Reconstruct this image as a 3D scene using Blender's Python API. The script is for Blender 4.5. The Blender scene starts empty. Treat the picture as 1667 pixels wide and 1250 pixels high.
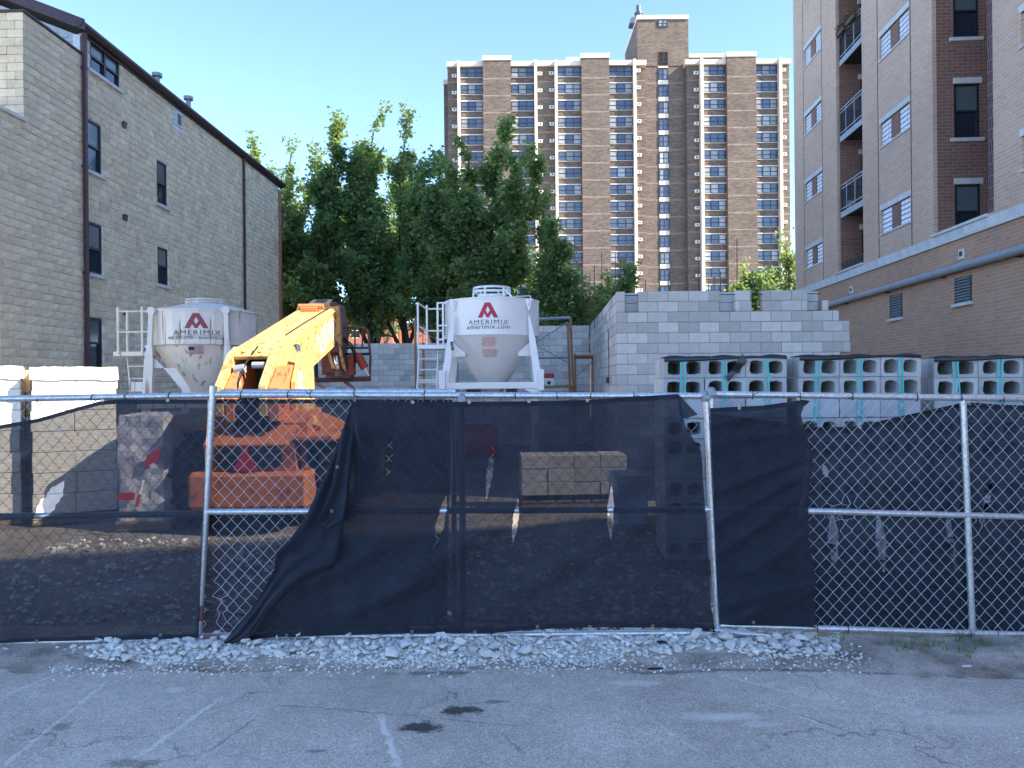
import bpy, bmesh, math, random
import numpy as np
from mathutils import Vector, Matrix, Euler

S = bpy.context.scene
COL = S.collection
RAD = math.radians
PI = math.pi

# ------------------------------------------------------------------ camera
F = 1220.0            # focal length in photo pixels (photo is 1667 x 1250)
CAM_Z = 1.9
ROLL = 0.009
cam_d = bpy.data.cameras.new('camera')
cam = bpy.data.objects.new('camera', cam_d)
COL.objects.link(cam)
cam_d.sensor_width = 36.0
cam_d.lens = 36.0 * F / 1667.0
cam_d.clip_start = 0.05
cam_d.clip_end = 4000
_c, _s = math.cos(ROLL), math.sin(ROLL)
_r = Vector((_c, 0, -_s)); _u = Vector((_s, 0, _c)); _b = Vector((0, -1, 0))
cam.matrix_world = Matrix(((_r.x, _u.x, _b.x, 0), (_r.y, _u.y, _b.y, 0), (_r.z, _u.z, _b.z, CAM_Z), (0, 0, 0, 1)))
S.camera = cam

# ------------------------------------------------------------------ sky and sun
SUN_EL, SUN_AZ = 37.0, 110.0      # azimuth clockwise from +Y
world = bpy.data.worlds.new('World')
S.world = world
world.use_nodes = True
wn = world.node_tree.nodes; wl = world.node_tree.links
wn.clear()
w_out = wn.new('ShaderNodeOutputWorld'); w_bg = wn.new('ShaderNodeBackground'); w_sky = wn.new('ShaderNodeTexSky')
w_sky.sky_type = 'NISHITA'
w_sky.sun_disc = False
w_sky.sun_elevation = RAD(SUN_EL)
w_sky.sun_rotation = RAD(SUN_AZ)
w_sky.altitude = 200
w_sky.air_density = 0.62
w_sky.dust_density = 0.0
w_sky.ozone_density = 3.0
w_bg.inputs['Strength'].default_value = 0.15
wl.new(w_sky.outputs[0], w_bg.inputs[0]); wl.new(w_bg.outputs[0], w_out.inputs[0])

sun_d = bpy.data.lights.new('sun', 'SUN')
sun_d.energy = 3.8
sun_d.angle = RAD(0.5)
sun_d.color = (1.0, 0.89, 0.72)
sun = bpy.data.objects.new('sun', sun_d)
COL.objects.link(sun)
_az, _el = RAD(SUN_AZ), RAD(SUN_EL)
SUNV = Vector((math.sin(_az) * math.cos(_el), math.cos(_az) * math.cos(_el), math.sin(_el)))
sun.rotation_euler = SUNV.to_track_quat('Z', 'Y').to_euler()

S.view_settings.view_transform = 'Standard'
S.view_settings.look = 'None'
S.view_settings.gamma = 1.0
S.view_settings.use_curve_mapping = False
S.view_settings.exposure = 2.12
S.cycles.max_bounces = 8
S.cycles.transparent_max_bounces = 16
S.cycles.use_denoising = True

# ------------------------------------------------------------------ pixel -> place helpers
def W(px, py, Y):
    """world point seen at photo pixel (px, py) at distance Y"""
    dx, dy = px - 833.5, 625.0 - py
    x = dx * _c + dy * _s
    z = -dx * _s + dy * _c
    return Vector((x / F * Y, Y, CAM_Z + z / F * Y))

def on_wall(px, py, d, slope):
    """hit of the pixel ray with the wall X = d + slope*Y; returns (Y, Z)"""
    dx, dy = px - 833.5, 625.0 - py
    x = (dx * _c + dy * _s) / F
    z = (-dx * _s + dy * _c) / F
    Y = d / (x - slope)
    return Y, CAM_Z + z * Y

# ------------------------------------------------------------------ mesh helpers
class MB:
    def __init__(s):
        s.v = []; s.f = []; s.m = []
    def add(s, verts, faces, mi=0):
        b = len(s.v)
        s.v.extend([tuple(p) for p in verts])
        for f in faces:
            s.f.append(tuple(b + i for i in f)); s.m.append(mi)
        return s
    def box(s, x0, x1, y0, y1, z0, z1, mi=0):
        return s.add([(x0,y0,z0),(x1,y0,z0),(x1,y1,z0),(x0,y1,z0),(x0,y0,z1),(x1,y0,z1),(x1,y1,z1),(x0,y1,z1)],
                     [(3,2,1,0),(4,5,6,7),(0,1,5,4),(1,2,6,5),(2,3,7,6),(3,0,4,7)], mi)
    def obox(s, c, size, rot=(0,0,0), mi=0):
        R = Euler(rot).to_matrix(); c = Vector(c)
        hx, hy, hz = size[0]/2, size[1]/2, size[2]/2
        P = [c + R @ Vector(p) for p in [(-hx,-hy,-hz),(hx,-hy,-hz),(hx,hy,-hz),(-hx,hy,-hz),(-hx,-hy,hz),(hx,-hy,hz),(hx,hy,hz),(-hx,hy,hz)]]
        return s.add(P, [(3,2,1,0),(4,5,6,7),(0,1,5,4),(1,2,6,5),(2,3,7,6),(3,0,4,7)], mi)
    def bbox(s, x0, x1, y0, y1, z0, z1, b=0.01, mi=0):
        """chamfered box: 24 verts"""
        V = []; idx = {}
        X = (x0, x1); Yv = (y0, y1); Z = (z0, z1); sg = (1, -1)
        for i in (0,1):
            for j in (0,1):
                for k in (0,1):
                    for a in (0,1,2):
                        p = [X[i] + sg[i]*b*(a != 0), Yv[j] + sg[j]*b*(a != 1), Z[k] + sg[k]*b*(a != 2)]
                        idx[(i,j,k,a)] = len(V); V.append(tuple(p))
        g = lambda i,j,k,a: idx[(i,j,k,a)]
        Fc = []
        def q(a, b_, c, d): Fc.append((a, b_, c, d))
        for i in (0,1):
            f = [g(i,0,0,0), g(i,1,0,0), g(i,1,1,0), g(i,0,1,0)]
            Fc.append(tuple(f if i else f[::-1]))
            f = [g(0,i,0,1), g(1,i,0,1), g(1,i,1,1), g(0,i,1,1)]
            Fc.append(tuple(f[::-1] if i else f))
            f = [g(0,0,i,2), g(1,0,i,2), g(1,1,i,2), g(0,1,i,2)]
            Fc.append(tuple(f if i else f[::-1]))
        for i in (0,1):
            for j in (0,1):
                Fc.append((g(i,j,0,0), g(i,j,0,1), g(i,j,1,1), g(i,j,1,0)))
                Fc.append((g(i,0,j,0), g(i,1,j,0), g(i,1,j,2), g(i,0,j,2)))
                Fc.append((g(0,i,j,1), g(1,i,j,1), g(1,i,j,2), g(0,i,j,2)))
        for i in (0,1):
            for j in (0,1):
                for k in (0,1):
                    Fc.append((g(i,j,k,0), g(i,j,k,1), g(i,j,k,2)))
        s._fix = True
        return s.add(V, Fc, mi)
    def tube(s, pts, r, n=6, mi=0, cap=True, closed=False):
        pts = [Vector(p) for p in pts]
        N = len(pts)
        rr = r if isinstance(r, (list, tuple)) else [r]*N
        V = []; prev = None
        for i, p in enumerate(pts):
            if closed: t = (pts[(i+1) % N] - pts[i-1])
            elif i == 0: t = pts[1] - pts[0]
            elif i == N-1: t = pts[-1] - pts[-2]
            else: t = (pts[i+1]-pts[i]).normalized() + (pts[i]-pts[i-1]).normalized()
            if t.length < 1e-9: t = Vector((0,0,1))
            t.normalize()
            if prev is None:
                a = Vector((0,0,1)) if abs(t.z) < 0.9 else Vector((1,0,0))
                nrm = t.cross(a).normalized()
            else:
                nrm = (prev - t*prev.dot(t))
                nrm = nrm.normalized() if nrm.length > 1e-6 else t.orthogonal().normalized()
            prev = nrm; bn = t.cross(nrm)
            for k in range(n):
                a = 2*PI*k/n
                V.append(p + (nrm*math.cos(a) + bn*math.sin(a))*rr[i])
        Fc = []
        for i in range(N if closed else N-1):
            j = (i+1) % N
            for k in range(n):
                k2 = (k+1) % n
                Fc.append((i*n+k, i*n+k2, j*n+k2, j*n+k))
        if cap and not closed:
            Fc.append(tuple(range(n))[::-1]); Fc.append(tuple((N-1)*n+k for k in range(n)))
        return s.add(V, Fc, mi)
    def lathe(s, prof, n=32, c=(0,0,0), mi=0, a0=0.0, a1=2*PI):
        full = abs(a1-a0-2*PI) < 1e-6
        m = n if full else n+1
        V = []
        for (r, z) in prof:
            for k in range(m):
                a = a0 + (a1-a0)*k/n
                V.append((c[0]+r*math.cos(a), c[1]+r*math.sin(a), c[2]+z))
        Fc = []
        for i in range(len(prof)-1):
            for k in range(n):
                k2 = (k+1) % m
                Fc.append((i*m+k, i*m+k2, (i+1)*m+k2, (i+1)*m+k))
        return s.add(V, Fc, mi)
    def prism(s, poly, axis, a, b, mi=0):
        """extrude 2D polygon. axis 'x': poly=(y,z); 'y': poly=(x,z); 'z': poly=(x,y)"""
        def P(p, t):
            return (t,p[0],p[1]) if axis == 'x' else ((p[0],t,p[1]) if axis == 'y' else (p[0],p[1],t))
        n = len(poly)
        V = [P(p,a) for p in poly] + [P(p,b) for p in poly]
        Fc = [tuple(range(n))[::-1], tuple(range(n,2*n))] + [(i,(i+1)%n,n+(i+1)%n,n+i) for i in range(n)]
        return s.add(V, Fc, mi)
    def mesh(s, name, mats, smooth=False, fix=True):
        me = bpy.data.meshes.new(name)
        me.from_pydata(s.v, [], s.f)
        for m in (mats if isinstance(mats, (list, tuple)) else [mats]): me.materials.append(m)
        if any(s.m): me.polygons.foreach_set('material_index', s.m)
        if fix and len(s.f) < 60000:
            bm = bmesh.new(); bm.from_mesh(me)
            bmesh.ops.recalc_face_normals(bm, faces=bm.faces)
            bm.to_mesh(me); bm.free()
        if smooth: me.polygons.foreach_set('use_smooth', [True]*len(me.polygons))
        me.update()
        return me
    def build(s, name, mats, parent=None, loc=(0,0,0), rot=(0,0,0), smooth=False, kind=None, fix=True):
        return link(name, s.mesh(name, mats, smooth, fix), parent, loc, rot, kind)

def link(name, me, parent=None, loc=(0,0,0), rot=(0,0,0), kind=None):
    o = bpy.data.objects.new(name, me)
    COL.objects.link(o)
    if parent is not None: o.parent = parent
    o.location = loc; o.rotation_euler = rot
    if kind: o['kind'] = kind
    return o

def tag(o, label, cat, group=None):
    o['label'] = label; o['category'] = cat
    if group: o['group'] = group
    return o

def thing(name, label, cat, loc=(0,0,0), rz=0.0, group=None):
    o = bpy.data.objects.new(name, None)
    COL.objects.link(o)
    o.empty_display_size = 0.3
    o.location = loc; o.rotation_euler = (0,0,rz)
    return tag(o, label, cat, group)

def smooth_by_angle(me, ang=35):
    me.polygons.foreach_set('use_smooth', [True]*len(me.polygons))
    try: me.set_sharp_from_angle(angle=RAD(ang))
    except Exception: pass

def grid_mesh(name, P, mats, keep=None, smooth=True, mi=None):
    """P: array (n,m,3) of points; keep: bool mask (n-1,m-1)"""
    n, m, _ = P.shape
    idx = np.arange(n*m).reshape(n, m)
    q = np.stack([idx[:-1,:-1], idx[1:,:-1], idx[1:,1:], idx[:-1,1:]], -1)
    if keep is not None: q = q[keep]
    q = q.reshape(-1, 4)
    me = bpy.data.meshes.new(name)
    me.from_pydata(P.reshape(-1,3).tolist(), [], q.tolist())
    for mm in (mats if isinstance(mats, (list, tuple)) else [mats]): me.materials.append(mm)
    if smooth: me.polygons.foreach_set('use_smooth', [True]*len(me.polygons))
    me.update()
    return me

def vnoise(x, y, seed=0):
    """cheap smooth value noise on arrays"""
    rs = np.random.RandomState(seed); T = rs.rand(64,64)
    xi = np.floor(x).astype(int); yi = np.floor(y).astype(int)
    fx = x-xi; fy = y-yi
    fx = fx*fx*(3-2*fx); fy = fy*fy*(3-2*fy)
    g = lambda a,b: T[a % 64, b % 64]
    return (g(xi,yi)*(1-fx)+g(xi+1,yi)*fx)*(1-fy) + (g(xi,yi+1)*(1-fx)+g(xi+1,yi+1)*fx)*fy
# ------------------------------------------------------------------ materials
def lin(c):
    if isinstance(c, str):
        c = c.lstrip('#'); c = [int(c[i:i+2],16)/255 for i in (0,2,4)]
        return tuple(x/12.92 if x <= 0.04045 else ((x+0.055)/1.055)**2.4 for x in c)
    return tuple(c)

class NT:
    """small helper round a node tree"""
    def __init__(s, name):
        s.mat = bpy.data.materials.new(name); s.mat.use_nodes = True
        s.t = s.mat.node_tree; s.n = s.t.nodes; s.l = s.t.links
        s.n.clear()
        s.out = s.n.new('ShaderNodeOutputMaterial')
        s.b = s.n.new('ShaderNodeBsdfPrincipled')
        s.l.new(s.b.outputs[0], s.out.inputs[0])
        s.tc = None
    def N(s, typ, **kw):
        n = s.n.new(typ)
        for k, v in kw.items(): setattr(n, k, v)
        return n
    def put(s, sock, v):
        if v is None: return
        if hasattr(v, 'is_linked') or hasattr(v, 'links'): s.l.new(v, sock)
        else:
            if sock.type == 'RGBA' and len(v) == 3: v = (*v, 1)
            sock.default_value = v
    def coord(s, kind='Object'):
        if s.tc is None: s.tc = s.N('ShaderNodeTexCoord')
        return s.tc.outputs[kind]
    def noise(s, scale, detail=3, vec=None, rough=0.55, dist=0.0):
        n = s.N('ShaderNodeTexNoise')
        n.inputs['Scale'].default_value = scale; n.inputs['Detail'].default_value = detail
        n.inputs['Roughness'].default_value = rough; n.inputs['Distortion'].default_value = dist
        s.l.new(vec if vec is not None else s.coord(), n.inputs['Vector'])
        return n.outputs['Fac']
    def ramp(s, fac, stops):
        r = s.N('ShaderNodeValToRGB')
        e = r.color_ramp.elements
        while len(e) < len(stops): e.new(0.5)
        for el, (p, c) in zip(e, stops):
            el.position = p; el.color = (*c, 1) if len(c) == 3 else c
        s.put(r.inputs[0], fac)
        return r.outputs[0]
    def maprange(s, v, a, b, c=0.0, d=1.0, smooth=False):
        m = s.N('ShaderNodeMapRange')
        if smooth: m.interpolation_type = 'SMOOTHSTEP'
        s.put(m.inputs[0], v)
        for i, x in enumerate((a,b,c,d)): m.inputs[i+1].default_value = x
        return m.outputs[0]
    def math(s, op, a, b=None, clamp=False):
        m = s.N('ShaderNodeMath', operation=op); m.use_clamp = clamp
        s.put(m.inputs[0], a)
        if b is not None: s.put(m.inputs[1], b)
        return m.outputs[0]
    def mix(s, fac, a, b, mode='MIX'):
        m = s.N('ShaderNodeMix', data_type='RGBA', blend_type=mode)
        s.put(m.inputs[0], fac)
        s.put(m.inputs[6], a); s.put(m.inputs[7], b)
        return m.outputs[2]
    def bump(s, h, strength=0.3, dist=0.01, nrm=None):
        b = s.N('ShaderNodeBump')
        b.inputs['Strength'].default_value = strength; b.inputs['Distance'].default_value = dist
        s.put(b.inputs['Height'], h)
        if nrm is not None: s.l.new(nrm, b.inputs['Normal'])
        s.l.new(b.outputs[0], s.b.inputs['Normal'])
        return b.outputs[0]
    def base(s, c): s.put(s.b.inputs['Base Color'], c)
    def set(s, **kw):
        for k, v in kw.items(): s.put(s.b.inputs[k], v)
    def objrand(s):
        return s.N('ShaderNodeObjectInfo').outputs['Random']
    def island(s):
        return s.N('ShaderNodeNewGeometry').outputs['Random Per Island']
    def uvw(s):
        """wall coordinates (x+y, z) so both wall directions take bricks"""
        sp = s.N('ShaderNodeSeparateXYZ'); s.l.new(s.coord(), sp.inputs[0])
        u = s.math('ADD', sp.outputs[0], sp.outputs[1])
        c = s.N('ShaderNodeCombineXYZ'); s.l.new(u, c.inputs[0]); s.l.new(sp.outputs[2], c.inputs[1])
        return c.outputs[0]

def M_plain(name, col, rough=0.6, metal=0.0, var=0.15, scale=6, bump=0.0, bscale=40, spec=0.5, rnd=0.0, isl=0.0):
    m = NT(name); c = lin(col)
    n = m.noise(scale, 4)
    hi = tuple(min(1, x*(1+var)) for x in c); lo = tuple(x*(1-var) for x in c)
    base = m.ramp(n, [(0.3, lo), (0.7, hi)])
    for amt, src in ((rnd, m.objrand), (isl, m.island)):
        if amt:
            k = m.maprange(src(), 0, 1, 1-amt, 1+amt)
            base = m.mix(1.0, base, m_gray(m, k), 'MULTIPLY')
    m.base(base)
    m.set(Roughness=rough, Metallic=metal)
    m.b.inputs['Specular IOR Level'].default_value = spec
    if bump: m.bump(m.noise(bscale, 4), bump, 0.01)
    return m.mat

def m_gray(m, k):
    c = m.N('ShaderNodeCombineColor')
    for i in range(3): m.l.new(k, c.inputs[i])
    return c.outputs[0]

def M_brick(name, c1, c2, mortar, bw=0.3, bh=0.1016, ms=0.01, var=0.25, rough=0.85, bump=0.4, big=0.5, stain=0.0):
    m = NT(name)
    b = m.N('ShaderNodeTexBrick')
    b.offset = 0.5
    m.l.new(m.uvw(), b.inputs['Vector'])
    b.inputs['Scale'].default_value = 1.0
    b.inputs['Brick Width'].default_value = bw; b.inputs['Row Height'].default_value = bh
    b.inputs['Mortar Size'].default_value = ms; b.inputs['Mortar Smooth'].default_value = 0.2
    b.inputs['Bias'].default_value = 0.0
    b.inputs['Color1'].default_value = (*lin(c1),1); b.inputs['Color2'].default_value = (*lin(c2),1)
    b.inputs['Mortar'].default_value = (*lin(mortar),1)
    n = m.noise(big, 4)
    k = m.maprange(n, 0.3, 0.7, 1-var, 1+var)
    col = m.mix(1.0, b.outputs[0], m_gray(m, k), 'MULTIPLY')
    k2 = m.maprange(m.noise(30, 3), 0.3, 0.7, 0.9, 1.1)
    col = m.mix(1.0, col, m_gray(m, k2), 'MULTIPLY')
    m.base(col); m.set(Roughness=rough)
    m.b.inputs['Specular IOR Level'].default_value = 0.25
    h = m.math('MULTIPLY', b.outputs['Fac'], -1.0)
    m.bump(h, bump, 0.006)
    return m.mat

def M_block(name, c, rough=0.9, rnd=0.16, bump=0.35, bscale=60, isl=0.0, warm=0.05, spots=True):
    """concrete block"""
    m = NT(name); c = lin(c)
    n1 = m.noise(3.0, 5); n2 = m.noise(90, 3)
    base = m.ramp(n1, [(0.25, tuple(x*0.86 for x in c)), (0.75, tuple(min(1,x*1.12) for x in c))])
    k = m.maprange(n2, 0.3, 0.7, 0.86, 1.12)
    base = m.mix(1.0, base, m_gray(m, k), 'MULTIPLY')
    src = m.island() if isl else m.objrand()
    r = m.maprange(src, 0, 1, 1-(isl or rnd), 1+(isl or rnd))
    base = m.mix(1.0, base, m_gray(m, r), 'MULTIPLY')
    if spots:
        st = m.maprange(m.noise(1.7, 4, dist=0.8), 0.52, 0.68, 0, 0.45)
        base = m.mix(st, base, tuple(x*0.6 for x in c))
    m.base(base); m.set(Roughness=rough)
    m.b.inputs['Specular IOR Level'].default_value = 0.2
    m.bump(m.noise(bscale, 5, rough=0.7), bump, 0.012 if bscale > 20 else 0.05)
    return m.mat

def M_glass(name, col=(0.02,0.03,0.045), var=False, light=(0.25,0.3,0.33), rough=0.06):
    m = NT(name)
    if var:
        r = m.objrand()
        col = m.ramp(r, [(0.0, col), (0.55, tuple(x*1.6 for x in col)), (0.62, tuple(x*0.5 for x in light)), (0.78, tuple(x*0.75 for x in light)), (0.9, light), (1.0, tuple(x*0.4 for x in light))])
        k = m.maprange(m.noise(1.2, 2), 0.3, 0.7, 0.75, 1.25)
        col = m.mix(1.0, col, m_gray(m, k), 'MULTIPLY')
    m.base(col); m.set(Roughness=rough)
    m.b.inputs['Specular IOR Level'].default_value = 0.8
    m.bump(m.noise(0.9, 2), 0.05, 0.02)
    return m.mat

def M_fabric(name, transp=0.22):
    m = NT(name)
    n = m.noise(9, 4)
    weave = m.noise(420, 1)
    c = m.ramp(n, [(0.3, (0.006, 0.009, 0.018)), (0.75, (0.014, 0.020, 0.034))])
    mp = m.N('ShaderNodeMapping'); mp.inputs['Scale'].default_value = (3, 3, 60)
    m.l.new(m.coord(), mp.inputs[0]); thr = m.noise(3, 4, vec=mp.outputs[0], rough=0.7)
    c = m.mix(m.maprange(thr, 0.5, 0.75, 0, 0.35), c, (0.024, 0.032, 0.05))
    c = m.mix(m.maprange(m.noise(2.2, 5, rough=0.7), 0.55, 0.8, 0, 0.35), c, (0.04, 0.044, 0.05))
    m.base(c); m.set(Roughness=0.75)
    m.b.inputs['Specular IOR Level'].default_value = 0.3
    m.b.inputs['Sheen Weight'].default_value = 0.12
    tr = m.N('ShaderNodeBsdfTransparent'); mx = m.N('ShaderNodeMixShader')
    k_ = m.math('MULTIPLY', m.maprange(weave, 0.35, 0.65, 0.5, 1.5), m.maprange(thr, 0.3, 0.7, 1.35, 0.65))
    f = m.math('MULTIPLY', k_, transp)
    m.l.new(f, mx.inputs[0]); m.l.new(m.b.outputs[0], mx.inputs[1]); m.l.new(tr.outputs[0], mx.inputs[2])
    m.l.new(mx.outputs[0], m.out.inputs[0])
    m.bump(m.noise(6, 3), 0.15, 0.02)
    return m.mat

def M_metal_paint(name, col, rust=0.0, rustcol='#6b3a22', rough=0.45, scale=4, streak=False, dirt=0.15):
    m = NT(name); c = lin(col)
    n = m.noise(scale, 5)
    base = m.ramp(n, [(0.3, tuple(x*(1-dirt) for x in c)), (0.7, c)])
    if rust:
        if streak:
            mp = m.N('ShaderNodeMapping'); mp.inputs['Scale'].default_value = (6, 6, 0.5)
            m.l.new(m.coord(), mp.inputs[0])
            rn = m.noise(1.6, 5, vec=mp.outputs[0])
        else: rn = m.noise(scale*1.7, 6, rough=0.7)
        fac = m.maprange(rn, 0.68-rust*0.35, 0.74-rust*0.25, 0, 0.85)
        base = m.mix(fac, base, lin(rustcol))
        m.put(m.b.inputs['Roughness'], m.maprange(fac, 0, 1, rough, 0.9))
    else: m.set(Roughness=rough)
    m.base(base)
    m.bump(m.noise(25, 3), 0.05, 0.01)
    return m.mat

def M_galv(name='galvanized_steel'):
    m = NT(name)
    v = m.N('ShaderNodeTexVoronoi'); v.inputs['Scale'].default_value = 45
    m.l.new(m.coord(), v.inputs['Vector'])
    k = m.maprange(v.outputs['Distance'], 0, 0.8, 0.42, 0.66)
    col = m_gray(m, k)
    rn = m.maprange(m.noise(7, 5, rough=0.7), 0.63, 0.74, 0, 0.45)
    col = m.mix(rn, col, (0.16, 0.13, 0.11))
    m.base(col); m.set(Roughness=0.38, Metallic=0.75)
    m.bump(m.noise(60, 2), 0.06, 0.004)
    return m.mat

MT = {}
def mats():
    MT['galv'] = M_galv()
    MT['wire'] = M_plain('galvanized_wire', '#c9cdd2', 0.4, 0.35, 0.1)
    MT['wire_black'] = M_plain('black_tie_wire', '#15171a', 0.5)
    MT['fabric'] = M_fabric('debris_netting', 0.09)
    MT['fabric2'] = M_fabric('debris_netting_dense', 0.05)
    MT['fabric3'] = M_fabric('debris_netting_open', 0.155)
    MT['hem'] = M_fabric('netting_hem', 0.02)
    MT['brass'] = M_plain('brass_grommet', '#b9a98a', 0.35, 0.8)
    MT['split'] = M_block('split_face_block', '#e2d4b6', rnd=0.10, bump=1.0, bscale=16)
    MT['split_i'] = M_block('split_face_block_far', '#e2d4b6', isl=0.10, bump=1.0, bscale=16)
    MT['mortar'] = M_plain('mortar', '#e0d8ca', 0.95, var=0.1)
    MT['mortar_grey'] = M_plain('mortar_grey', '#8b8e90', 0.95, var=0.1)
    MT['cmu'] = M_block('concrete_block', '#c4c1ba', rnd=0.2)
    MT['cmu_i'] = M_block('concrete_block_joined', '#c4c1ba', isl=0.2)
    MT['cmu_new'] = M_block('concrete_block_new', '#bdbcb9', rnd=0.16, bump=0.5, bscale=90, spots=False)
    MT['plum'] = M_plain('plum_brown_metal', '#4a343a', 0.5, 0.1)
    MT['fascia'] = M_plain('brown_fascia', '#3d2e30', 0.5)
    MT['siding'] = M_plain('pale_vinyl_siding', '#b5b9bc', 0.6, var=0.06)
    MT['window_dark'] = M_plain('dark_bronze_frame', '#23262b', 0.45)
    MT['window_grey'] = M_plain('grey_frame', '#4b5560', 0.5)
    MT['glass'] = M_glass('window_glass')
    MT['glass_var'] = M_glass('window_glass_with_curtains', (0.035,0.05,0.085), True, (0.36,0.36,0.34), rough=0.22)
    MT['glass_up_reflect'] = M_glass('upper_glass_painted_reflection', (0.10,0.13,0.14), False, rough=0.1)  # paler base colour paints in the reflection on upper panes
    MT['blind'] = M_plain('window_blind', '#8d9499', 0.7, var=0.1)
    MT['limestone'] = M_block('limestone', '#c7c9c6', rnd=0.07, bump=0.1, bscale=30, spots=False)
    MT['brick_tan'] = M_brick('brown_brick', '#b28e74', '#a6826a', '#b9a290', 0.305, 0.1016, 0.008, 0.08, big=0.35)
    MT['brick_mauve'] = M_brick('mauve_brick', '#c6a890', '#bb9c85', '#ccbbac', 0.305, 0.1016, 0.008, 0.07, big=0.35)
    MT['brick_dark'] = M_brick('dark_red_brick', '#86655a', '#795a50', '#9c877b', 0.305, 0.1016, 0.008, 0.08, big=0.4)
    MT['brick_soldier'] = M_brick('dark_soldier_brick', '#5b4344', '#4f3a3c', '#8b7774', 0.10, 0.3, 0.01, 0.08)
    MT['brick_tower'] = M_brick('tower_brick', '#6f6259', '#544a43', '#776b60', 0.6, 0.2, 0.015, 0.14, big=0.25, bump=0.2)
    MT['brick_band'] = M_brick('pale_brick_band', '#8d7d70', '#7a6b5f', '#8d8073', 0.6, 0.2, 0.015, 0.1, bump=0.2)
    MT['brick_red'] = M_brick('red_brick', '#b06a4c', '#9c5a40', '#b09484', 0.25, 0.08, 0.01, 0.12)
    MT['cream'] = M_plain('cream_concrete', '#cdc4b3', 0.8, var=0.06, scale=0.6)
    MT['white_metal'] = M_plain('white_appliance', '#d9d9d4', 0.5, var=0.05)
    MT['black_metal'] = M_plain('black_metal', '#1b1c1f', 0.5)
    MT['asphalt_black'] = M_plain('tar', '#26282b', 0.9)
    MT['glass_block'] = M_glass('glass_block', (0.62,0.68,0.74), False, rough=0.25)
    MT['pipe'] = M_metal_paint('grey_painted_pipe', '#8d959a', 0.2, '#5c6264', 0.5, 2.5)
    MT['white_paint'] = M_metal_paint('white_paint', '#f0eee9', 0.0, rough=0.35, dirt=0.06)
    MT['dirty_white'] = M_metal_paint('weathered_white_paint', '#d9d3c8', 0.3, '#8a6c4e', 0.5, 2.0, streak=True)
    MT['crimson'] = M_plain('crimson_decal', '#b81f3c', 0.5, var=0.05)
    MT['maroon'] = M_plain('maroon_decal', '#86303c', 0.5, var=0.12)
    MT['ink'] = M_plain('black_decal', '#1c1d22', 0.5)
    MT['pale_red'] = M_plain('faded_red_print', '#d8a59c', 0.6, var=0.1)
    MT['navy'] = M_plain('navy_decal', '#2a3560', 0.5)
    MT['orange'] = M_metal_paint('orange_yellow_paint', '#d0aa6a', 0.5, '#8f5a32', 0.5, 5.0)
    MT['orange_dull'] = M_metal_paint('dull_orange_paint', '#c9784a', 0.4, '#6c3519', 0.6, 3.0)
    MT['rust_brown'] = M_metal_paint('rusty_brown_steel', '#6e4d45', 0.35, '#5a3020', 0.7, 5)
    MT['rust_red'] = M_metal_paint('rusty_red_steel', '#8b3b2b', 0.3, '#4e2a1c', 0.7, 6)
    MT['chrome'] = M_plain('chrome_rod', '#d6d6d4', 0.18, 0.95, 0.03)
    MT['rubber'] = M_plain('black_rubber', '#17171a', 0.85)
    MT['white_spray'] = M_plain('white_spray_paint', '#efe9d6', 0.7, var=0.04)
    MT['teal'] = M_plain('teal_strap', '#3fc3c4', 0.45, var=0.06)
    MT['black_film'] = M_plain('black_plastic_film', '#161a22', 0.28, var=0.2)
    MT['wood'] = M_plain('weathered_wood', '#8c7a62', 0.85, var=0.2, scale=3, bump=0.2)
    MT['white_wrap'] = M_plain('white_stretch_wrap', '#dcd8ce', 0.4, var=0.06, bump=0.3, bscale=14)
    MT['stone_dust'] = M_plain('stone_dust', '#bdb7aa', 0.95, var=0.25, scale=9, bump=0.6, bscale=50)
    MT['dry_brown'] = M_plain('dry_brown', '#5a4a3a', 0.8, var=0.3)
    MT['tan_wrap'] = M_plain('tan_wrapped_board', '#bba27c', 0.6, var=0.12)
    MT['film_wrap'] = M_plain('crumpled_film', '#bdbcc4', 0.3, var=0.2, bump=0.6, bscale=9)
    MT['bright_red'] = M_plain('bright_red_paint', '#b3232b', 0.45, var=0.1)
    MT['rebar'] = M_plain('rusty_rebar', '#54382f', 0.85, var=0.2)
    MT['scaffold'] = M_metal_paint('rusty_scaffold_tube', '#a07558', 0.25, '#6a3a24', 0.65, 6)
    MT['zinc'] = M_plain('grey_zinc_tube', '#8f959a', 0.5, 0.4)
    MT['stone'] = M_block('white_limestone_rubble', '#e2dfd6', rnd=0.13, bump=0.5, bscale=60, spots=False)
    MT['stone_i'] = M_block('white_limestone_chips', '#dedad0', isl=0.16, bump=0.4, bscale=60, spots=False)
    MT['brown_stone'] = M_block('brown_rubble', '#7d6a5a', isl=0.25, bump=0.5, bscale=60, spots=False)
    MT['bark'] = M_plain('dark_bark', '#3b332c', 0.95, var=0.3, scale=5, bump=0.5, bscale=12)
    MT['white_plastic'] = M_plain('white_plastic', '#dfe0e0', 0.5, var=0.03)
    MT['concrete'] = M_block('plain_concrete', '#a2a19c', rnd=0.03, bump=0.2)
    MT['gravel_roof'] = M_plain('roof_gravel', '#77716a', 0.95)
mats()

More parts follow.
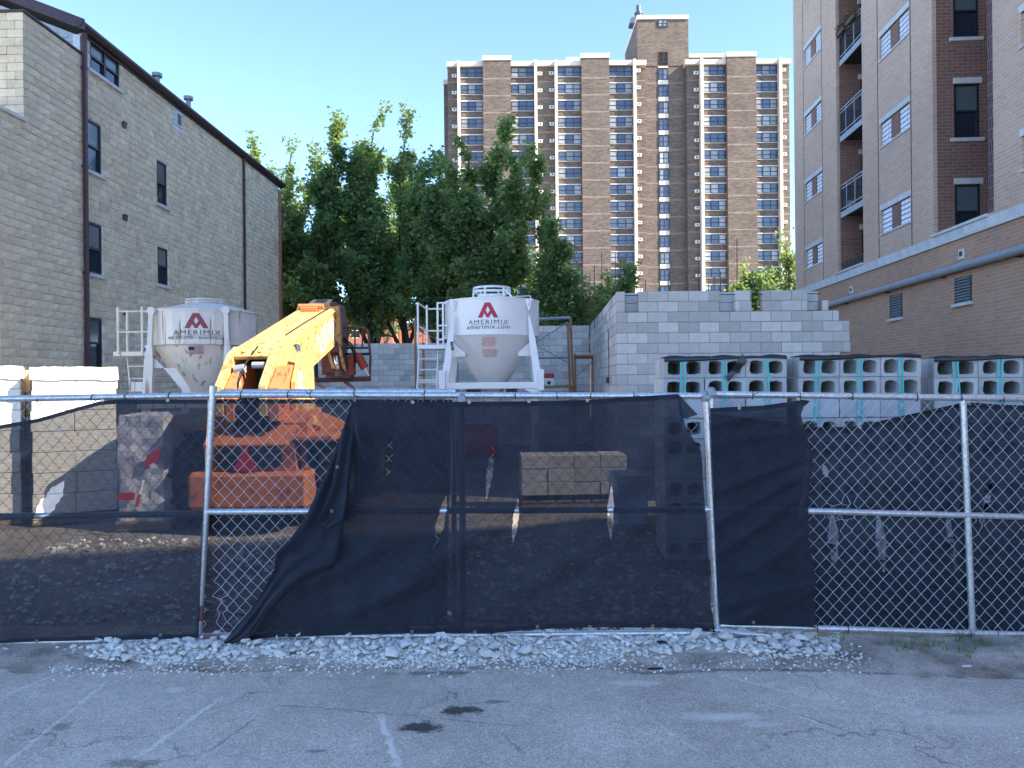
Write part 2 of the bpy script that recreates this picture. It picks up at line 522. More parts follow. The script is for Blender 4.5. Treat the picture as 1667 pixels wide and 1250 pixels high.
def M_leaf(name, c_lo, c_hi, trans):
    m = NT(name)
    r = m.island()
    col = m.ramp(r, [(0.0, lin(c_lo)), (1.0, lin(c_hi))])
    big = m.maprange(m.noise(0.5, 2), 0.3, 0.7, 0.75, 1.2)
    col = m.mix(1.0, col, m_gray(m, big), 'MULTIPLY')
    m.base(col); m.set(Roughness=0.55)
    m.b.inputs['Specular IOR Level'].default_value = 0.35
    t = m.N('ShaderNodeBsdfTranslucent'); m.put(t.inputs[0], lin(trans))
    mx = m.N('ShaderNodeMixShader'); mx.inputs[0].default_value = 0.42
    m.l.new(m.b.outputs[0], mx.inputs[1]); m.l.new(t.outputs[0], mx.inputs[2])
    m.l.new(mx.outputs[0], m.out.inputs[0])
    return m.mat
MT['leaf'] = M_leaf('maple_leaf', '#335a46', '#7a9d68', '#adba58')
MT['leaf_b'] = M_leaf('shrub_leaf', '#3c5a2e', '#5f7f3c', '#9fb04a')
MT['grass'] = M_leaf('weed_blade', '#46663a', '#6c8a4a', '#8fae50')
# ------------------------------------------------------------------ ground
def ground_materials():
    # earth
    m = NT('site_earth')
    n = m.noise(1.2, 6); n2 = m.noise(14, 5, rough=0.7)
    c = m.ramp(n, [(0.3, lin('#7b736a')), (0.55, lin('#938b82')), (0.75, lin('#a9a6a3'))])
    k = m.maprange(n2, 0.3, 0.7, 0.7, 1.2)
    m.base(m.mix(1.0, c, m_gray(m, k), 'MULTIPLY')); m.set(Roughness=0.95)
    m.b.inputs['Specular IOR Level'].default_value = 0.15
    m.bump(n2, 0.8, 0.03)
    MT['earth'] = m.mat
    # verge earth: sandy grey with dark damp patches
    m = NT('verge_earth')
    n = m.noise(2.2, 6, rough=0.65); n2 = m.noise(70, 4, rough=0.7); n3 = m.noise(7, 5, rough=0.7)
    c = m.ramp(n, [(0.34, lin('#857c70')), (0.5, lin('#b5aa9c')), (0.66, lin('#d4cabb'))])
    k = m.maprange(n2, 0.3, 0.7, 0.6, 1.25)
    c = m.mix(1.0, c, m_gray(m, k), 'MULTIPLY')
    c = m.mix(m.maprange(n3, 0.55, 0.66, 0, 0.5), c, lin('#645d55'))
    m.base(c); m.set(Roughness=0.95)
    m.b.inputs['Specular IOR Level'].default_value = 0.15
    m.bump(n2, 0.7, 0.012)
    MT['verge'] = m.mat
    # asphalt with aggregate, stains and scrapes
    m = NT('worn_asphalt')
    obj = m.coord()
    v = m.N('ShaderNodeTexVoronoi'); v.inputs['Scale'].default_value = 150
    m.l.new(obj, v.inputs['Vector'])
    sp = m.N('ShaderNodeSeparateColor'); m.l.new(v.outputs['Color'], sp.inputs[0])
    agg = m.ramp(sp.outputs[0], [(0.0, lin('#a89e90')), (0.45, lin('#c8beae')), (0.8, lin('#d0c6b5')), (0.93, lin('#d2d0ca')), (1.0, lin('#ebe9e4'))])
    big = m.maprange(m.noise(0.7, 6, rough=0.6), 0.3, 0.7, 0.74, 1.2)
    c = m.mix(1.0, agg, m_gray(m, big), 'MULTIPLY')
    med = m.maprange(m.noise(9, 5, rough=0.7), 0.3, 0.7, 0.88, 1.1)
    c = m.mix(1.0, c, m_gray(m, med), 'MULTIPLY')
    pit = m.maprange(m.noise(110, 3), 0.30, 0.42, 0.55, 1.0)
    c = m.mix(1.0, c, m_gray(m, pit), 'MULTIPLY')
    # fine cracks
    cv = m.N('ShaderNodeTexVoronoi'); cv.feature = 'DISTANCE_TO_EDGE'; cv.inputs['Scale'].default_value = 0.9
    cn = m.N('ShaderNodeTexNoise'); cn.inputs['Scale'].default_value = 4; cn.inputs['Detail'].default_value = 6; m.l.new(obj, cn.inputs['Vector'])
    vm = m.N('ShaderNodeVectorMath', operation='MULTIPLY_ADD'); m.l.new(cn.outputs['Color'], vm.inputs[0]); vm.inputs[1].default_value = (0.5,0.5,0.5); m.l.new(obj, vm.inputs[2])
    m.l.new(vm.outputs[0], cv.inputs['Vector'])
    ck = m.math('MULTIPLY', m.maprange(cv.outputs['Distance'], 0.0, 0.012, 0.6, 0), m.maprange(m.noise(0.8, 3), 0.48, 0.6, 0, 1))
    c = m.mix(ck, c, lin('#4a4844'))
    # pale dust smears, stretched
    mp = m.N('ShaderNodeMapping'); mp.inputs['Scale'].default_value = (0.8, 3.2, 1); mp.inputs['Rotation'].default_value = (0,0,0.35)
    m.l.new(obj, mp.inputs[0])
    d = m.maprange(m.noise(1.5, 5, vec=mp.outputs[0], rough=0.7), 0.55, 0.75, 0, 0.42)
    c = m.mix(d, c, lin('#c4beb0'))
    wob = m.N('ShaderNodeTexNoise'); wob.inputs['Scale'].default_value = 9; wob.inputs['Detail'].default_value = 5; wob.inputs['Roughness'].default_value = 0.75
    m.l.new(obj, wob.inputs['Vector'])
    def gp(px, py):
        Y = CAM_Z*F/(py-625.0); p = W(px, py, Y); return p.x, p.y
    sep = m.N('ShaderNodeSeparateXYZ'); m.l.new(obj, sep.inputs[0])
    def blob(px, py, rx, ry, col, amt, rot=0.0):
        nonlocal c
        x, y = gp(px, py)
        dx = m.math('SUBTRACT', sep.outputs[0], x); dy = m.math('SUBTRACT', sep.outputs[1], y)
        ca, sa = math.cos(rot), math.sin(rot)
        u = m.math('ADD', m.math('MULTIPLY', dx, ca/rx), m.math('MULTIPLY', dy, sa/rx))
        w = m.math('ADD', m.math('MULTIPLY', dx, -sa/ry), m.math('MULTIPLY', dy, ca/ry))
        r = m.math('SQRT', m.math('ADD', m.math('MULTIPLY', u, u), m.math('MULTIPLY', w, w)))
        r = m.math('ADD', r, m.math('MULTIPLY', m.math('SUBTRACT', wob.outputs['Fac'], 0.5), 2.6))
        f = m.maprange(r, 0.45, 1.05, amt, 0.0, True)
        c = m.mix(f, c, col)
    oil = lin('#2f3133')
    blob(752, 1157, 0.15, 0.07, oil, 0.88); blob(684, 1184, 0.13, 0.085, oil, 0.88)
    blob(805, 1144, 0.10, 0.03, oil, 0.5); blob(516, 1221, 0.07, 0.025, oil, 0.45)
    blob(98, 1178, 0.09, 0.05, oil, 0.4); blob(215, 1238, 0.15, 0.07, oil, 0.45)
    blob(620, 1117, 0.12, 0.06, lin('#b3a894'), 0.6); blob(735, 1101, 0.12, 0.05, lin('#8a7f74'), 0.5)
    blob(1190, 1172, 0.2, 0.06, lin('#e6e0d4'), 0.5); blob(1150, 1170, 0.25, 0.06, lin('#e6e0d4'), 0.4)
    blob(1035, 1116, 0.2, 0.05, lin('#e6e0d4'), 0.5); blob(285, 1120, 0.07, 0.05, lin('#e6e0d4'), 0.5)
    blob(1235, 1184, 0.15, 0.05, lin('#e6e0d4'), 0.4); blob(1600, 1182, 0.5, 0.09, lin('#e2dcd0'), 0.4)
    for ex, ey in ((1215,1096),(1330,1098),(1450,1103),(1570,1109),(1660,1112),(1080,1099),(700,1097)): blob(ex, ey, 0.36, 0.035, lin('#45474a'), 0.55)
    def scrape(p0, p1, wd, col, amt, brk=0.45):
        nonlocal c
        a = Vector((*gp(*p0),)); b = Vector((*gp(*p1),))
        L = (b-a).length; t = (b-a)/L
        dx = m.math('SUBTRACT', sep.outputs[0], a.x); dy = m.math('SUBTRACT', sep.outputs[1], a.y)
        u = m.math('ADD', m.math('MULTIPLY', dx, t.x), m.math('MULTIPLY', dy, t.y))
        w = m.math('ABSOLUTE', m.math('ADD', m.math('ADD', m.math('MULTIPLY', dx, -t.y), m.math('MULTIPLY', dy, t.x)), m.math('MULTIPLY', m.math('SUBTRACT', wob.outputs['Fac'], 0.5), 0.10)))
        f = m.maprange(w, wd*0.3, wd, amt, 0.0, True)
        inside = m.math('MULTIPLY', m.maprange(u, -0.03, 0.06, 0, 1), m.maprange(u, L-0.06, L+0.03, 1, 0))
        gap = m.maprange(med, 0.9, 1.0, brk, 1.0)
        c = m.mix(m.math('MULTIPLY', m.math('MULTIPLY', f, inside), gap), c, col)
    pale = lin('#f0eadf'); dark = lin('#55585a')
    scrape((617, 1160), (650, 1250), 0.03, pale, 0.7)
    scrape((360, 1133), (228, 1226), 0.022, pale, 0.55); scrape((175, 1105), (0, 1245), 0.018, pale, 0.45)
    scrape((95, 1092), (0, 1130), 0.02, pale, 0.4); scrape((420, 1165), (340, 1220), 0.012, dark, 0.5)
    scrape((450, 1146), (640, 1162), 0.012, dark, 0.6, 0.1); scrape((1240, 1146), (1345, 1188), 0.016, pale, 0.45)
    scrape((1245, 1150), (1420, 1210), 0.01, dark, 0.5); scrape((1060, 1175), (1150, 1235), 0.012, pale, 0.4)
    scrape((815, 1195), (855, 1230), 0.012, dark, 0.5); scrape((1180, 1105), (1290, 1135), 0.014, pale, 0.4)
    scrape((640, 1162), (860, 1185), 0.008, dark, 0.5, 0.1); scrape((1200, 1098), (1667, 1190), 0.008, dark, 0.25, 0.1)
    m.base(c); m.set(Roughness=0.9)
    m.b.inputs['Specular IOR Level'].default_value = 0.25
    h = m.math('ADD', v.outputs['Distance'], m.math('MULTIPLY', m.noise(110, 3), 0.8))
    m.bump(h, 0.5, 0.006)
    MT['asphalt'] = m.mat
ground_materials()

def build_ground():
    MB().add([(-900,-900,-0.05),(900,-900,-0.05),(900,1500,-0.05),(-900,1500,-0.05)], [(0,1,2,3)]).build('ground', MT['earth'], kind='structure', fix=False)
    # building site floor: an uneven sheet of crushed stone and earth
    xs = np.linspace(-14, 14, 190); ys = np.linspace(5.2, 44, 260)
    X, Y = np.meshgrid(xs, ys, indexing='ij')
    Z = -0.012 + 0.10*(vnoise(X*0.8, Y*0.8, 3)-0.5)*np.clip((Y-5.9)/1.5, 0, 1) + 0.05*(vnoise(X*3, Y*3, 4)-0.5)*np.clip((Y-5.9)/1.0, 0, 1)
    link('site_ground', grid_mesh('site_ground', np.stack([X, Y, Z], -1), MT['earth']), kind='structure')
    # verge: bare earth between asphalt and fence
    xs = np.linspace(-12, 12, 260); ys = np.linspace(4.3, 5.9, 40)
    X, Y = np.meshgrid(xs, ys, indexing='ij')
    Z = -0.006 + np.clip((Y-4.75)/0.5, 0, 1)*(0.004 + 0.03*vnoise(X*2.2, Y*2.2, 7) + 0.012*vnoise(X*9, Y*9, 8))
    link('verge', grid_mesh('verge', np.stack([X, Y, Z], -1), MT['verge']), kind='structure')
    # asphalt with a ragged broken edge
    rnd = random.Random(5)
    top = []
    edge_px = [(-400,1098),(0,1093),(90,1090),(180,1086),(300,1088),(420,1090),(520,1090),(640,1091),(700,1093),(760,1094),(830,1090),(900,1089),(960,1092),(1010,1094),(1070,1093),(1140,1090),(1200,1088),(1260,1089),(1340,1092),(1420,1098),(1500,1101),(1600,1106),(1667,1108),(2100,1118)]
    pts = []
    for px, py in edge_px:
        p = W(px, py, 1); t = CAM_Z/(CAM_Z-p.z); pts.append((p.x*t, t))
    xs = np.arange(-7.5, 7.5, 0.03)
    ye = np.interp(xs, [p[0] for p in pts], [p[1] for p in pts])
    ye = ye + 0.05*(vnoise(xs*5, xs*0+3.3, 11)-0.5) + 0.03*(vnoise(xs*19, xs*0+1.3, 12)-0.5)
    P = np.zeros((len(xs), 3, 3))
    for j, fy in enumerate((None, 0.0, 0.0)):
        P[:, j, 0] = xs
    P[:, 0, 1] = ye + 0.012; P[:, 0, 2] = -0.02
    P[:, 1, 1] = ye;         P[:, 1, 2] = 0.010
    P[:, 2, 1] = 3.2;        P[:, 2, 2] = 0.0
    m2 = MB()
    link('asphalt_lot', grid_mesh('asphalt_lot', P, MT['asphalt'], smooth=False), kind='structure')
    lo = MB()
    lo.add([(-7.5,-8.5,0),(7.47,-8.5,0),(7.47,3.2,0),(-7.5,3.2,0)], [(0,1,2,3)])
    lo.add([(-60,-30,-0.001),(-7.5,-30,-0.001),(-7.5,5.0,-0.001),(-60,5.0,-0.001)], [(0,1,2,3)])
    lo.add([(7.47,-30,-0.001),(90,-30,-0.001),(90,4.85,-0.001),(7.47,4.85,-0.001)], [(0,1,2,3)])
    lo.add([(-7.5,-30,-0.001),(7.47,-30,-0.001),(7.47,-8.5,-0.001),(-7.5,-8.5,-0.001)], [(0,1,2,3)])
    lo.build('road', MT['asphalt'], kind='structure', fix=False)
build_ground()

# ---- rubble stones along the foot of the fence
def stone_mesh(seed, name='stone', mat=None):
    r = random.Random(seed)
    bm = bmesh.new()
    sx, sy, sz = 0.5*r.uniform(0.85,1.25), 0.5*r.uniform(0.7,1.0), 0.5*r.uniform(0.55,0.85)
    for i in range(17):
        v = Vector((r.gauss(0,1), r.gauss(0,1), r.gauss(0,1))).normalized()*r.uniform(0.86,1.08)
        bm.verts.new((v.x*sx, v.y*sy, v.z*sz*0.85))
    bmesh.ops.convex_hull(bm, input=bm.verts)
    for v in [v for v in bm.verts if not v.link_faces]: bm.verts.remove(v)
    bmesh.ops.recalc_face_normals(bm, faces=bm.faces)
    me = bpy.data.meshes.new(name); bm.to_mesh(me); bm.free()
    me.materials.append(mat or MT['stone'])
    return me

def build_gravel():
    rnd = random.Random(21)
    protos = [stone_mesh(i) for i in range(10)]
    bed = MB()
    # low heap that carries the stones
    xs = np.linspace(-3.4, 2.5, 150); ys = np.linspace(4.98, 5.75, 16)
    X, Y = np.meshgrid(xs, ys, indexing='ij')
    edge = np.clip((X+3.35)/0.5, 0, 1)*np.clip((2.35-X)/0.8, 0, 1)
    Z = -0.012 + edge*np.clip((Y-5.0)/0.35, 0, 1)*np.clip((5.78-Y)/0.2, 0, 1)*0.05 + 0.01*vnoise(X*9, Y*9, 3)
    root = link('gravel_bed', grid_mesh('gravel_bed', np.stack([X, Y, Z], -1), MT['stone_dust']), kind='structure')
    def height(x, y):
        e = min(1, max(0, (x+3.35)/0.5))*min(1, max(0, (2.35-x)/0.8))
        return -0.012 + e*min(1, max(0, (y-5.0)/0.35))*min(1, max(0, (5.78-y)/0.2))*0.05
    def dens(x, y):
        # how thick the rubble lies there
        px = 833.5 + x/y*F
        if px < 85 or px > 1360: return 0
        lo = np.interp(px, [85, 150, 250, 420, 700, 850, 1000, 1080, 1130, 1250, 1360], [5.33, 5.2, 5.1, 5.03, 5.0, 5.0, 5.06, 5.14, 5.28, 5.12, 5.16])
        if y < lo: return 0
        d = 1.0
        if px > 1190: d = 0.62 - 0.35*(px-1190)/170
        if 1090 < px < 1190 and y < 5.35: d = 0.12
        return d
    cand = []
    for i in range(50000):
        x = rnd.uniform(-3.45, 2.45); y = rnd.uniform(4.97, 5.66)
        if rnd.random() > dens(x, y): continue
        s = rnd.choice([0.025, 0.03, 0.035, 0.04, 0.05, 0.06, 0.07, 0.08, 0.11])*rnd.uniform(0.85, 1.15)
        if y < 5.15: s = min(s, rnd.uniform(0.03, 0.065))
        cand.append((s, x, y))
    cand = cand[:24000]
    placed = []; cells = {}
    for s, x, y in cand:
        k = (int(x/0.15), int(y/0.15)); ok = True
        for a in (-1,0,1):
            for b in (-1,0,1):
                for (s2, x2, y2) in cells.get((k[0]+a, k[1]+b), ()):
                    if (x-x2)**2+(y-y2)**2 < (0.30*(s+s2))**2: ok = False; break
                if not ok: break
            if not ok: break
        if not ok: continue
        cells.setdefault(k, []).append((s, x, y)); placed.append((s, x, y))
    placed.sort(reverse=True)
    big = placed[:300]; rest = placed[300:4600]
    for s, x, y in big:
        o = link('stone', rnd.choice(protos), root, (x, y, height(x, y)+s*rnd.uniform(0.12,0.42)), (rnd.uniform(-0.5,0.5), rnd.uniform(-0.5,0.5), rnd.uniform(0,6.28)))
        o.scale = (s*1.05, s*1.05, s*1.0)
    small = MB()
    raw = [([tuple(v.co) for v in p.vertices], [tuple(f.vertices) for f in p.polygons]) for p in protos]
    for s, x, y in rest:
        R = Euler((rnd.uniform(-.6,.6), rnd.uniform(-.6,.6), rnd.uniform(0,6.28))).to_matrix()
        vs, fs = rnd.choice(raw)
        c = Vector((x, y, height(x, y)+s*0.2))
        small.add([c + R @ (Vector(v)*s) for v in vs], fs)
    # chips scattered over dust and asphalt edge
    for i in range(1500):
        px = rnd.uniform(80, 1420); py = rnd.gauss(1083, 8) if px < 1100 else rnd.gauss(1078, 13)
        if not 1055 < py < 1112: continue
        p = W(px, py, CAM_Z*F/(py-625)); s = rnd.uniform(0.008, 0.026)
        vs, fs = rnd.choice(raw)
        R = Euler((rnd.uniform(-.6,.6), rnd.uniform(-.6,.6), rnd.uniform(0,6.28))).to_matrix()
        c = Vector((p.x, p.y, 0.012+s*0.15)); small.add([c + R @ (Vector(v)*s) for v in vs], fs)
    small.build('stone_chips', MT['stone_i'], root, kind='stuff', fix=False)
    # brownish stones tucked under the bottom rail
    br = MB()
    for i in range(260):
        x = rnd.uniform(-1.9, 1.6); y = rnd.uniform(5.58, 5.76); s = rnd.uniform(0.04, 0.09)
        vs, fs = rnd.choice(raw)
        R = Euler((rnd.uniform(-.6,.6), rnd.uniform(-.6,.6), rnd.uniform(0,6.28))).to_matrix()
        c = Vector((x, y, 0.02+s*0.2)); br.add([c + R @ (Vector(v)*s) for v in vs], fs)
    br.build('brown_stones', MT['brown_stone'], root, kind='stuff', fix=False)
    # rubble inside the site, behind the netting
    sr = MB()
    for i in range(3600):
        x = rnd.uniform(-5.5, 5.5); y = 6.0 + 3.4*rnd.random()**1.3; s = rnd.choice([0.025,0.03,0.04,0.05,0.07])*rnd.uniform(0.8,1.2)
        vs, fs = rnd.choice(raw)
        R = Euler((rnd.uniform(-.6,.6), rnd.uniform(-.6,.6), rnd.uniform(0,6.28))).to_matrix()
        c = Vector((x, y, s*0.2)); sr.add([c + R @ (Vector(v)*s) for v in vs], fs)
    sr.build('site_rubble', MT['stone_i'], None, kind='stuff', fix=False)
    # weeds along the right verge
    wd = MB()
    for i in range(46):
        px = rnd.uniform(1340, 1667); py = rnd.uniform(1046, 1072) if rnd.random() < .8 else rnd.uniform(1050,1090)
        p = W(px, py, CAM_Z*F/(py-625))
        for b in range(rnd.randint(3, 7)):
            a = rnd.uniform(0, 6.28); L = rnd.uniform(0.02, 0.07); w = rnd.uniform(0.002, 0.004)
            d = Vector((math.cos(a), math.sin(a), 0)); q = Vector((-d.y, d.x, 0))
            base = Vector((p.x+rnd.uniform(-.02,.02), p.y+rnd.uniform(-.02,.02), 0.015)); tip = base + d*L*0.6 + Vector((0,0,L))
            mid = base + d*L*0.2 + Vector((0,0,L*0.6))
            wd.add([base-q*w, base+q*w, mid+q*w*0.8, mid-q*w*0.8, tip], [(0,1,2,3),(3,2,4)])
    wd.build('weeds', MT['grass'], None, kind='stuff', fix=False)
    # litter on the verge
    m = MB(); m.prism([(-0.19,-0.012),(0.02,-0.022),(0.20,0.004),(0.05,0.022),(-0.17,0.016)], 'z', 0.0, 0.008)
    p = W(1203, 1043, 5.48); o = m.build('plastic_strip', MT['white_plastic'], None, (p.x, 5.42, 0.085), (0.1,0.04,-0.25))
    tag(o, 'thin white plastic strip lying on the rubble beside the right fence post', 'litter')
    me = stone_mesh(99, 'tar_lump', MT['asphalt_black']); p = W(1076, 1053, 5.35)
    o = link('tar_lump', me, None, (p.x, 5.33, 0.05), (0.1,0.2,0.3)); o.scale = (0.10, 0.08, 0.07)
    tag(o, 'black lump of tar lying among the white rubble', 'lump')
    me = stone_mesh(98, 'tar_flake', MT['asphalt_black']); p = W(1066, 1094, 4.94)
    o = link('tar_flake', me, None, (p.x, p.y, 0.016), (0,0,0.1)); o.scale = (0.13, 0.03, 0.02)
    tag(o, 'flat black flake of tar at the broken asphalt edge', 'flake')
    m = MB(); m.obox((0,0,0), (0.06,0.018,0.004))
    p = W(27, 1044, 5.5); o = m.build('paper_scrap', MT['white_plastic'], None, (p.x, 5.38, 0.034), (0,0,-0.6))
    tag(o, 'small pale paper scrap on bare earth left of the rubble', 'litter')
    p = W(1574, 1098, 4.9); o = m.build('wood_chip', MT['white_plastic'], None, (p.x, p.y, 0.03), (0.1,0,0.1))
    tag(o, 'pale flat chip on the earth at the right asphalt edge', 'litter')
build_gravel()
# ------------------------------------------------------------------ left: split-face block building
LD, LS = -12.2, 0.0275
LROT = -math.atan(LS)
def panel(mb, y0, y1, z0, z1, holes, x0, x1, mi=0):
    """wall skin (thickness x0..x1) with rectangular openings, local y along the wall"""
    ys = sorted({y0, y1, *[min(max(h[0],y0),y1) for h in holes], *[min(max(h[1],y0),y1) for h in holes]})
    zs = sorted({z0, z1, *[min(max(h[2],z0),z1) for h in holes], *[min(max(h[3],z0),z1) for h in holes]})
    for a, b in zip(ys, ys[1:]):
        run = None
        for c, d in zip(zs, zs[1:]):
            cy, cz = (a+b)/2, (c+d)/2
            if any(h[0] < cy < h[1] and h[2] < cz < h[3] for h in holes):
                if run: mb.box(x0, x1, a, b, run[0], run[1], mi); run = None
            else:
                run = (run[0], d) if run else (c, d)
        if run: mb.box(x0, x1, a, b, run[0], run[1], mi)

def sash_window(parent, y0, y1, z0, z1, xo=0.0, split=1, sgn=1, blinds=0, sill=True, frame='window_dark', glass='glass'):
    """double-hung window set in an opening of a wall whose outer face is local x=xo; sgn=+1: outside is +x"""
    f = MB(); t = 0.06
    def bx(a, b, c, d, e, g, mi=0): f.box(min(xo+sgn*a, xo+sgn*b), max(xo+sgn*a, xo+sgn*b), c, d, e, g, mi)
    bx(-0.11,-0.02, y0, y0+t, z0, z1); bx(-0.11,-0.02, y1-t, y1, z0, z1)
    bx(-0.11,-0.02, y0+t, y1-t, z1-t, z1); bx(-0.11,-0.02, y0+t, y1-t, z0, z0+t)
    w = (y1-y0-2*t)/split
    for i in range(1, split): bx(-0.10,-0.018, y0+t+i*w-0.05, y0+t+i*w+0.05, z0+t, z1-t)
    zm = (z0+z1)/2
    bx(-0.09,-0.035, y0+t, y1-t, zm-0.03, zm+0.03)
    o = f.build('window', MT[frame], parent)
    for i in range(split):
        a, b = y0+t+i*w, y0+t+(i+1)*w
        for (c, d, dep) in ((z0+t, zm-0.03, -0.085), (zm+0.03, z1-t, -0.06)):
            p = MB(); p.box(min(xo+sgn*dep, xo+sgn*(dep-0.01)), max(xo+sgn*dep, xo+sgn*(dep-0.01)), a, b, c, d)
            p.build('pane', MT['glass_up_reflect' if dep > -0.08 else glass], o)
    if blinds:
        s = MB(); z = zm+0.05
        while z < z1-t-0.02:
            s.box(min(xo+sgn*-0.045, xo+sgn*-0.058), max(xo+sgn*-0.045, xo+sgn*-0.058), y0+t+0.02, y1-t-0.02, z, z+0.022); z += 0.045
        s.build('blind', MT['blind'], o, kind='stuff')
    if sill:
        s = MB(); s.bbox(min(xo-sgn*0.10, xo+sgn*0.06), max(xo-sgn*0.10, xo+sgn*0.06), y0-0.12, y1+0.12, z0-0.11, z0, 0.01)
        s.build('sill', MT['limestone'], o)
    return o

def build_left():
    root = thing('block_building', 'tan split-face block building with brown gutter and downpipes, on the left', 'building', (LD, 0, 0), LROT)
    def q(px, py):
        return on_wall(px, py, LD, LS)
    CH = 0.2032
    def snap(z): return round(z/CH)*CH
    ye, ztop = q(457, 290)
    y_pipe, z_eave = q(134, 33)
    y_far = ye
    z_eave = 11.75
    y_cor, z_par = q(38, 14)      # corner of the mid part, top of its parapet
    z_par = snap(z_par); _, z_bal = q(40, 199); z_bal = snap(z_bal)
    y_near = 15.5
    wins = []
    def win(pxa, pxb, pyt, pyb, **kw):
        ya, zt = q(pxa, pyt); yb, _ = q(pxb, pyt); _, zb = q(pxa, pyb)
        wins.append((ya, yb, snap(zb), snap(zt), kw))
    win(147.5, 195, 65, 114, split=2); win(142, 165.5, 191, 269); win(142.5, 166.5, 358, 437, blinds=1); win(143, 167, 521, 600)
    win(256, 272, 260, 326); win(257.5, 273.5, 402, 464, blinds=1)
    holes = [w[:4] for w in wins]
    gy0, gz1 = q(282, 170); gy1, _ = q(298, 170); _, gz0 = q(282, 203)
    gb = (gy0, gy1, snap(gz0), snap(gz1)); holes.append(gb)
    # backing and upper masses
    core = MB()
    core.box(-26, -0.10, y_near, y_far, 0, z_bal-0.02)
    core.box(-26, -0.10, y_cor+0.10, y_far, z_bal-0.02, z_par-0.05)
    core.box(-26, -0.10, y_pipe, y_far, z_par-0.05, z_eave-0.25)
    core.build('wall', MT['mortar'], root)
    mj = MB()
    panel(mj, y_near+.01, y_far-0.36, 0, z_bal, holes, -0.104, -0.021)
    panel(mj, y_cor+.01, y_far-0.36, z_bal, z_par, holes, -0.104, -0.021)
    panel(mj, y_pipe+.01, y_far-0.36, z_par, z_eave-0.2, holes, -0.104, -0.021)
    mj.build('mortar', MT['mortar'], root)
    # split-face blocks, course by course
    rnd = random.Random(3)
    BL = 0.4064
    blocks = []
    zi = 0
    while zi*CH < z_eave-0.2:
        z0 = zi*CH; z1 = z0+CH
        ys = y_near if z1 <= z_bal+0.01 else (y_cor if z1 <= z_par+0.01 else y_pipe)
        y = ys - (BL/2 if zi % 2 else 0)
        while y < y_far-0.35:
            a, b = max(y, ys), min(y+BL, y_far-0.35)
            segs = [(a, b)]
            for h in holes:
                if h[2] < (z0+z1)/2 < h[3]:
                    ns = []
                    for (p, r_) in segs:
                        if r_ <= h[0] or p >= h[1]: ns.append((p, r_)); continue
                        if p < h[0]: ns.append((p, h[0]))
                        if r_ > h[1]: ns.append((h[1], r_))
                    segs = ns
            for (p, r_) in segs:
                if r_-p > 0.03: blocks.append((p, r_, z0, z1))
            y += BL
        zi += 1
    def splitface(mb, p, r_, z0, z1, rr):
        j = 0.005
        x = -rr.uniform(0.0, 0.010)
        def X(): return x + rr.uniform(-0.008, 0.008)
        V = [(-0.102,p+j,z0+j),(-0.102,r_-j,z0+j),(-0.102,r_-j,z1-j),(-0.102,p+j,z1-j),
             (x-0.018,p+j,z0+j),(x-0.018,r_-j,z0+j),(x-0.018,r_-j,z1-j),(x-0.018,p+j,z1-j)]
        k = 0.02; ym = (p+r_)/2
        if r_-p > 0.12:
            V += [(X(),p+k,z0+k),(X()+.004,ym,z0+k),(X(),r_-k,z0+k),(X(),r_-k,z1-k),(X()+.004,ym,z1-k),(X(),p+k,z1-k),(X()+0.010,ym+rr.uniform(-.06,.06),(z0+z1)/2+rr.uniform(-.02,.02))]
            Fc = [(0,1,5,4),(1,2,6,5),(2,3,7,6),(3,0,4,7),(4,5,10,9,8),(5,6,11,10),(6,7,13,12,11),(7,4,8,13),
                  (8,9,14),(9,10,14),(10,11,14),(11,12,14),(12,13,14),(13,8,14)]
        else:
            Fc = [(0,1,5,4),(1,2,6,5),(2,3,7,6),(3,0,4,7),(4,5,6,7)]
        mb.add(V, Fc)
    blocks.sort(key=lambda b: (b[0]-17.0 if b[0] > 17.0 else 100) + (100 if b[2] < 1.8 else 0))
    shared = {}
    for i, (p, r_, z0, z1) in enumerate(blocks[:300]):
        w = round(r_-p, 3); key = (w, rnd.randint(0, 7))
        if key not in shared:
            mb = MB(); splitface(mb, 0, w, 0, CH, random.Random(str(key))); shared[key] = mb.mesh('block', MT['split'])
        link('block', shared[key], root, (0, p, z0))
    far = MB()
    for (p, r_, z0, z1) in blocks[300:]: splitface(far, p, r_, z0, z1, rnd)
    far.build('blocks', MT['split_i'], root, kind='stuff')
    # front faces (towards the road) of the mid and gable parts: blocks with the same courses
    fr = MB(); fd = MB()
    n = int(round((z_par-z_bal)/CH))
    dx0, dx1 = -1.55, -0.62     # balcony door
    for k in range(n):
        z0 = z_bal + k*CH; x = -0.0 - (0.2 if k % 2 else 0.0); xx = 0.0
        while xx > -6:
            w = BL if not (xx == 0.0 and k % 2) else BL/2
            a, b = xx-w, xx
            zc = z0+CH/2
            if zc < z_bal+1.62 and b > dx0 and a < dx1:
                if b > dx1 + .03: a = dx1
                elif a < dx0 - .03: b = dx0
                else: xx -= w; continue
            fr.bbox(a+.003, b-.003, y_cor-rnd.uniform(0.0,0.02), y_cor+0.1, z0+.005, z0+CH-.005, 0.007)
            xx -= w
    fr.build('front_blocks', MT['split_i'], root, kind='stuff')
    d = MB(); d.box(dx0, dx1, y_cor+0.03, y_cor+0.10, z_bal-0.4, z_bal+1.62)
    dr = d.build('door', MT['window_grey'], root)
    for zz in (z_bal+0.95, z_bal+0.35):
        for xx in ((dx0+dx1)/2-0.22, (dx0+dx1)/2+0.22):
            p = MB(); p.bbox(xx-0.15, xx+0.15, y_cor+0.012, y_cor+0.031, zz, zz+0.45, 0.012); p.build('panel', MT['window_grey'], dr)
